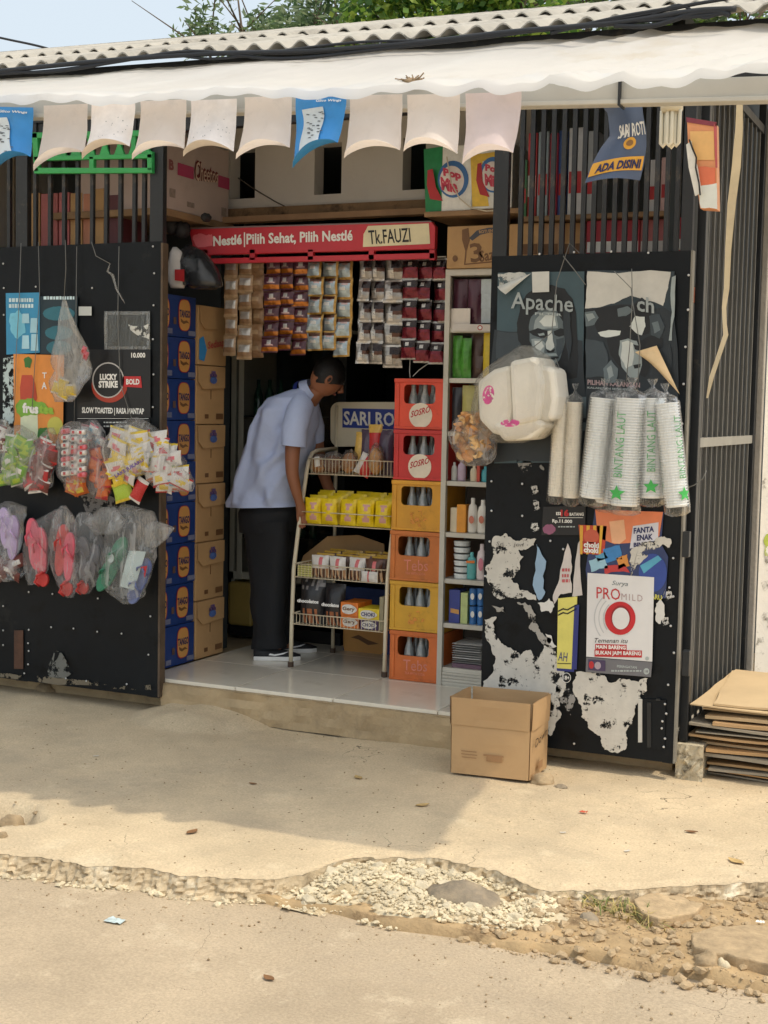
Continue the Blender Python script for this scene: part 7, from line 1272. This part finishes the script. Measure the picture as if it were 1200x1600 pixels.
# ================================================================ green plastic hanger, goods behind the bars
t = thing('green_hanger', PY(145, 270, -.06), 'bright green plastic hanging rack on the left gate bars', 'rack'); PG = plY(-.05); M_grn = mat('bright green plastic', (52, 158, 84), .4, .06, 6.)
for q in (((52, 262), (237, 262), (237, 270), (53, 271)), ((52, 244), (237, 240), (237, 247), (53, 251)), ((49, 207), (58, 207), (60, 268), (53, 268)), ((139, 244), (146, 244), (146, 264), (139, 264)), ((229, 236), (237, 236), (237, 266), (230, 266)), ((49, 207), (234, 203), (234, 212), (50, 216))): MB().prism([PG.p(x, y) for x, y in q], (0, .03, 0)).obj('frame_bar', M_grn, t, bevel=.003)
for x in (72, 95, 118, 140, 163, 186, 208, 228): MB().prism([PG.p(a, b_, -.008) for a, b_ in ((x-4, 212), (x+4, 212), (x+3, 228), (x+9, 245), (x-9, 245), (x-3, 228))], (0, .016, 0)).obj('hook_tooth', M_grn, t)
plank((-2.7, .22, 2.60), (-1.86, .6, 2.63), 'plank shelf behind the left gate bars')
for i, (x0, x1, yt, c, ma) in enumerate(((45, 62, 302, 0, M_kraft), (64, 90, 303, 0, pp('rose carton', (176, 96, 92))), (92, 108, 301, 0, pp('pink carton', (196, 110, 110))), (110, 128, 302, 0, M_kraft), (130, 146, 303, 0, pp('rosy tan carton', (190, 128, 100))), (148, 162, 295, 0, M_kraft), (170, 188, 305, 0, pp('maroon carton', (92, 44, 50))))):
    a, c_ = PY(x0, yt, .24), PY(x1, yt, .24); tag(MB().box((a.x, .24, 2.632), (c_.x, .5, max(2.8, a.z))).obj('carton', ma, bevel=.003), f'narrow carton behind the left gate bars, {NTH[i]} from the left', 'carton', 'cartons behind the left gate bars')
tag(MB().box((PY(-40, 300, .7).x, .7, 2.2), (PY(22, 300, .7).x, .74, 3.4)).obj('pale_board', pp('pale board', (206, 190, 170))), 'pale board standing behind the left gate bars at the picture edge', 'board')
plank((.72, .14, 2.66), (1.43, .5, 2.685), 'plank shelf behind the right gate bars'); plank((.72, .14, 2.43), (1.43, .5, 2.45), 'lower plank shelf behind the right gate bars')
for i, (x0, x1, yt, k, ma) in enumerate(((812, 842, 346, 0, M_kraft), (844, 874, 347, 0, pp('tan carton', (190, 150, 110))), (876, 914, 345, 0, M_kraft), (918, 960, 316, 0, pp('ruby pack', (176, 44, 60))), (962, 1000, 330, 0, pp('ruby pack', (176, 44, 60))), (1002, 1040, 318, 0, pp('ruby white pack', (206, 120, 120))), (1042, 1074, 320, 0, pp('ruby pack', (176, 44, 60))), (813, 824, 250, 1, pp('bottle green pack', (60, 110, 70))), (826, 840, 208, 1, pp('red label pack', (196, 60, 60))), (842, 858, 206, 1, pp('steel pack', (140, 156, 160))), (860, 872, 208, 1, pp('crimson pack', (190, 50, 66))), (874, 886, 204, 1, pp('denim pack', (60, 90, 150))), (890, 912, 200, 1, pp('pearl pack', (206, 206, 206))), (914, 934, 205, 1, pp('ash pack', (176, 180, 182))), (1012, 1032, 250, 1, pp('pearl pack', (206, 206, 206))), (1034, 1056, 246, 1, pp('blush pack', (216, 180, 176))))):
    Yq = .17+.02*(i % 3); a, c_ = PY(x0, yt, Yq), PY(x1, yt, Yq); z0 = (2.451, 2.686)[k]; zt_ = min(a.z, 2.655) if k == 0 else a.z; t = thing('goods_pack', ((a.x+c_.x)/2, Yq+.1, z0), f'{ma.name} behind the right gate bars, {NTH[i % 7] if k == 0 else NTH[i-7]} from the left on {("lower", "upper")[k]} shelf', 'pack', 'goods behind the right gate bars')
    MB().box((a.x, Yq, z0), (c_.x, Yq+.2, zt_)).obj('pack_body', ma, t, bevel=.003); MB().flat([(a.x+.004, Yq-.001, z0+(zt_-z0)*.25), (c_.x-.004, Yq-.001, z0+(zt_-z0)*.25), (c_.x-.004, Yq-.001, z0+(zt_-z0)*.5), (a.x+.004, Yq-.001, z0+(zt_-z0)*.5)]).obj('print_band', (M_white if 'ruby' in ma.name or 'red' in ma.name else (M_redink if k else M_kraftink)), t)
# ================================================================ open box on the pavement
bx = [V((*PZ(707, 1203)[:2], .008)), V((*PZ(826, 1216)[:2], .008)), V((*PZ(861, 1190)[:2], .008))]; bx = [p+V((.022, -.07, 0)) for p in bx]; bx[2] = bx[1].lerp(bx[2], .76); bx.append(bx[0]+bx[2]-bx[1]); HB = .365
t = thing('open_carton', (bx[0]+bx[2])/2, 'open brown cardboard box standing on the pavement before right gate', 'box')
M_card = mat('corrugated card', (186, 152, 110), .8, .06, 3., .15, 60., stain=((170, 130, 88), .2, 3., .4))
up = [V(p)+V((0, 0, HB))+(V(p)-(bx[0]+bx[2])/2)*.015 for p in bx]; ctr = (bx[0]+bx[2])/2
for i in range(4):
    a, c = bx[i], bx[(i+1) % 4]; n_ = V((c.y-a.y, a.x-c.x, 0)).normalized()*.004; zf = .64; a1, c1, a2, c2 = a.lerp(up[i], zf), c.lerp(up[(i+1) % 4], zf), up[i], up[(i+1) % 4]
    b = MB()
    def fn(u, v, s, lo, hi): p = lo[0].lerp(lo[1], u).lerp(hi[0].lerp(hi[1], u), v); return p+n_*s+n_*1.2*noise.noise(V((u*2+i*5, v*2, 1)))*math.sin(math.pi*u)
    for s in (0, 1): b.grid(lambda u, v: fn(u, v, s, (a, c), (a1, c1)), 8, 6)
    b.obj('side_panel', M_card, t, smooth=False)
    b = MB(); o_ = n_*1.3
    for s in (0, 1): b.grid(lambda u, v: fn(u, v, s, (a1+o_, c1+o_), (a2+o_*1.6, c2+o_*1.6)), 8, 4)
    b.obj('raised_flap', M_card, t, smooth=False)
MB().prism([p+V((0, 0, .004)) for p in bx], (0, 0, .004)).obj('bottom', M_kraft2, t)
fr = lambda u, v: bx[0].lerp(bx[1], u)+V((0, 0, HB*v))+V((bx[1].y-bx[0].y, bx[0].x-bx[1].x, 0)).normalized()*.009; rt = lambda u, v: bx[1].lerp(bx[2], u)+V((0, 0, HB*v))+V((bx[2].y-bx[1].y, bx[1].x-bx[2].x, 0)).normalized()*.021
text('Downy', lambda u, v: rt(.1+.8*u, .38+.09*u+.14*(1-v)), None, None, None, M_blackink, 0, t, 0, .1)
M_faint = mat('faint brown ink', (160, 122, 84), .8)
for u0, u1, v0, v1 in ((.13, .33, .30, .31), (.13, .34, .26, .27), (.14, .33, .22, .23), (.42, .68, .27, .29), (.46, .66, .2, .27)): MB().flat([fr(u0, v0), fr(u1, v0), fr(u1, v1), fr(u0, v1)]).obj('faint_print', M_faint, t)
MB().flat([rt(.3, .1), rt(.55, .1), rt(.55, .2), rt(.3, .2)]).obj('faint_print', M_faint, t)
# ================================================================ pile of flattened cardboard
R7 = random.Random(4); z = .004; M_k3 = mat('pale flattened card', (204, 178, 138), .8, .08, 3., .2, 50.); M_k4 = mat('grey flattened card', (160, 150, 132), .8, .1, 3., .2, 50.)
for i in range(17):
    th_ = R7.choice((.006, .008, .012, .016)) if i < 16 else .01; x0 = 1.70+R7.uniform(-.06, .07); y0 = .14+R7.uniform(-.07, .1); x1, y1 = 2.75+R7.uniform(-.2, .2), .95+R7.uniform(-.2, .3); a = R7.uniform(-.12, .1); sl = R7.uniform(-.03, .035)
    ma = R7.choice((M_kraft, M_k3, M_k4, M_kraft, M_card)) if i not in (11, 15) else (M_k4 if i == 11 else M_card)
    if i >= 15: ma = M_k3
    cx, cy = x0, y0; rot = lambda x, y: (cx+(x-cx)*math.cos(a)-(y-cy)*math.sin(a), cy+(x-cx)*math.sin(a)+(y-cy)*math.cos(a))
    b = MB(); 
    for s in (0, 1): b.grid(lambda u, v: (*rot(x0+(x1-x0)*u+.012*noise.noise(V((v*4, i, 0))), y0+(y1-y0)*v+.01*noise.noise(V((u*4, i, 3)))), z+s*th_+sl*(u-.5)*.6+.008*noise.noise(V((u*2.5, v*2.5, i)))*(1 if i > 1 else .3)), 12, 10)
    b.grid(lambda u, v: (*rot(x0+(x1-x0)*u+.012*noise.noise(V((0, i, 0))), y0+.01*noise.noise(V((u*4, i, 3)))), z+v*th_+sl*(u-.5)*.6+.008*noise.noise(V((u*2.5, 0, i)))*(1 if i > 1 else .3)), 12, 1); b.grid(lambda u, v: (*rot(x0+.012*noise.noise(V((u*4, i, 0))), y0+(y1-y0)*u+.01*noise.noise(V((0, i, 3)))), z+v*th_+sl*(-.5)*.6+.008*noise.noise(V((0, u*2.5, i)))*(1 if i > 1 else .3)), 10, 1)
    tag(b.obj('flattened_carton', ma, fix=False), f'flattened cardboard sheet in the pile at right, {NTH[i]} from the bottom', 'cardboard', 'flattened cartons in the pile'); z += th_+R7.uniform(.006, .016)
# ================================================================ cables over the roof
M_cab = mat('black cable', (34, 36, 40), .6, .15, 20.)
def cable(pts, r, label, Y=-.25):
    q = [PY(x, y, Y) for x, y in pts]; out = []
    for i in range(len(q)-1):
        p0, p1, p2, p3 = q[max(0, i-1)], q[i], q[i+1], q[min(len(q)-1, i+2)]
        for k in range(6): t_ = k/6; out.append(.5*((2*p1)+(p2-p0)*t_+(2*p0-5*p1+4*p2-p3)*t_*t_+(3*p1-p0-3*p2+p3)*t_**3))
    out.append(q[-1]); tag(MB().tube(out, r, 7).obj('cable', M_cab, smooth=True), label, 'cable', 'cables along the roof')
cable([(-60, 118), (60, 105), (200, 92), (330, 84), (480, 80), (640, 68), (800, 50), (960, 36), (1080, 18), (1150, 14)], .013, 'thickest black cable running along the roof edge')
cable([(-60, 112), (80, 112), (180, 97), (300, 80), (440, 92), (600, 76), (760, 58), (900, 40), (1040, 30), (1140, 20)], .009, 'black cable weaving under the thickest one'); cable([(-60, 120), (100, 108), (240, 86), (330, 92), (420, 82), (560, 66), (700, 62), (860, 46), (1000, 24), (1090, 6)], .007, 'thin black cable crossing the others'); cable([(860, 52), (960, 28), (1040, 14), (1100, 4), (1160, -6)], .008, 'short cable rising at the right roof corner'); cable([(960, 40), (1020, 40), (1080, 22), (1120, 18), (1140, 24)], .012, 'knotted cable bundle at the right roof corner'); cable([(1000, 34), (1060, 8), (1100, 28), (1140, 12)], .007, 'looping cable at the right roof corner')
cable([(-80, 40), (0, 59), (60, 72), (112, 87)], .010, 'single wire crossing the sky at upper left', Y=3.2)
# ================================================================ trees behind the roof
def tree(base, H, crown, n, ls, mats, label, seed, sparse=0.):
    rr = random.Random(seed); t = thing('tree', base, label, 'tree', 'trees behind the roof'); X, Y, Z = base
    tr = MB(); tr.tube([(X, Y, Z), (X+.1, Y, Z+H*.35), (X-.05, Y+.1, Z+H*.62)], [.16, .12, .08], 9)
    tips = []; start = V((X-.05, Y+.1, Z+H*.6))
    for k in range(11):
        a = rr.uniform(0, 6.28); c = crown[rr.randrange(len(crown))]; tip = V(c[0])+V((rr.uniform(-1, 1)*c[1].x*.7, rr.uniform(-1, 1)*c[1].y*.7, rr.uniform(-.6, .8)*c[1].z)); mid_ = start.lerp(tip, .5)+V((0, 0, .2)); tr.tube([start, mid_, tip], [.06, .03, .008], 6); tips.append((mid_, tip))
        for _ in range(3): e = tip+V((rr.uniform(-.7, .7), rr.uniform(-.7, .7), rr.uniform(-.3, .6))); tr.tube([mid_.lerp(tip, .6), e], [.014, .004], 5); tips.append((tip, e))
    tr.obj('trunk', mat('grey bark', (96, 84, 70), .9, .25, 10., 1., 30.), t, smooth=True)
    lf = MB()
    for k in range(n):
        c, r_ = crown[rr.randrange(len(crown))]; 
        while 1:
            d_ = V((rr.uniform(-1, 1), rr.uniform(-1, 1), rr.uniform(-1, 1)))
            if .1 < d_.length < 1: break
        p = V(c)+V((d_.x*r_.x, d_.y*r_.y, d_.z*r_.z))
        if noise.noise(p*1.7+V((seed, 0, 0)))+.5*noise.noise(p*4.5) < sparse-.05+rr.uniform(-.2, .2): continue
        a = V((rr.gauss(0, 1), rr.gauss(0, 1), rr.gauss(-.3, .6))).normalized(); s_ = a.cross(V((rr.gauss(0, 1), rr.gauss(0, 1), rr.gauss(0, 1)))).normalized(); L = ls[0]*rr.uniform(.6, 1.3); w_ = ls[1]*rr.uniform(.7, 1.2)
        lf.add([p, p+a*L*.5+s_*w_, p+a*L, p+a*L*.5-s_*w_], [(0, 1, 2, 3)], rr.randrange(len(mats)))
    lf.obj('crown', mats, t, fix=False)
def leafm(n, c):
    ma = mat(n, c, .5, .3, 1.5, rnd=.0); t_ = ma.node_tree; tl = t_.nodes.new('ShaderNodeBsdfTranslucent'); tl.inputs[0].default_value = (*[v*1.4 for v in lin(c)], 1); mx = t_.nodes.new('ShaderNodeMixShader'); mx.inputs[0].default_value = .4
    t_.links.new(t_.nodes['Principled BSDF'].outputs[0], mx.inputs[1]); t_.links.new(tl.outputs[0], mx.inputs[2]); t_.links.new(mx.outputs[0], t_.nodes['Material Output'].inputs[0]); return ma
LA = [leafm('dusty leaf', (104, 128, 84)), leafm('grey green leaf', (124, 140, 104)), leafm('dark green leaf', (76, 100, 66))]; LB_ = [leafm('fresh leaf', (112, 146, 58)), leafm('deep leaf', (66, 104, 44)), leafm('yellow green leaf', (146, 168, 72))]  # leaf colours mixed at random through each crown
def pt(x, y, Y): return PY(x, y, Y)
tree((pt(420, 60, 9).x, 9, -.1), 6.2, [(pt(345, 42, 9), V((.62, .6, .55))), (pt(420, 38, 9), V((.75, .7, .65))), (pt(495, 40, 9), V((.8, .7, .7))), (pt(545, 40, 9), V((.6, .5, .7)))], 9000, (.14, .022), LA, 'feathery grey-green tree behind the roof at the left', 3, .08)
tree((pt(690, 40, 8).x, 8, -.1), 6.4, [(pt(620, 25, 8), V((.75, .7, .75))), (pt(720, 10, 8), V((1.0, .8, .9))), (pt(800, 15, 8), V((.7, .7, .8)))], 13000, (.11, .035), LB_, 'dense bright green tree behind the roof in the middle', 5, -.12)
tree((pt(930, 40, 10).x, 10, -.1), 6.4, [(pt(860, -6, 10), V((.9, .8, .8))), (pt(960, -10, 10), V((1.1, .8, .8))), (pt(1060, -16, 10), V((.9, .8, .7))), (pt(1150, -20, 10), V((.9, .8, .6)))], 11000, (.12, .03), LA+LB_[:1], 'green tree cut by the top picture edge at the right', 7, -.02)

# ================================================================ dry leaves and scraps lying about
R8 = random.Random(31); LV = [mat('dry brown leaf', (128, 92, 58), .8, .25, 30.), mat('straw leaf', (188, 158, 104), .8, .25, 30.), mat('dull paper bit', (206, 200, 188), .8)]
NM = ('dry brown leaf', 'straw-coloured leaf', 'pale paper bit')
for i, (px, py) in enumerate(((395, 1225), (560, 1215), (150, 1180), (300, 1300), (660, 1260), (980, 1330), (1080, 1300), (1150, 1345), (880, 1300), (420, 1530))):
    k = i % 3; road_ = py > 1390; c = PZ(px, py, -.083 if road_ else .004); a = R8.uniform(0, 6.28); L = R8.uniform(.018, .04) if k < 2 else R8.uniform(.012, .025)
    z0 = -.083 if road_ else apron_z(c.x, c.y); ca, sa = math.cos(a), math.sin(a)
    def lf(u, v): x = (u-.5)*L*2; y = (v-.5)*L*(1 if k == 2 else math.sin(math.pi*min(1, max(0, u)))*1.1); return (c.x+x*ca-y*sa, c.y+x*sa+y*ca, z0+.003+.35*L*(u-.5)**2+.2*L*abs(v-.5))
    tag(MB().grid(lf, 8, 4).obj(('dry_leaf', 'dry_leaf', 'paper_scrap')[k], LV[k], smooth=True, fix=False), f'small {NM[k]} on the {"road" if road_ else "pavement"}, {NTH[i//3]} of its kind from the shop', 'litter', 'leaves and scraps on the ground')
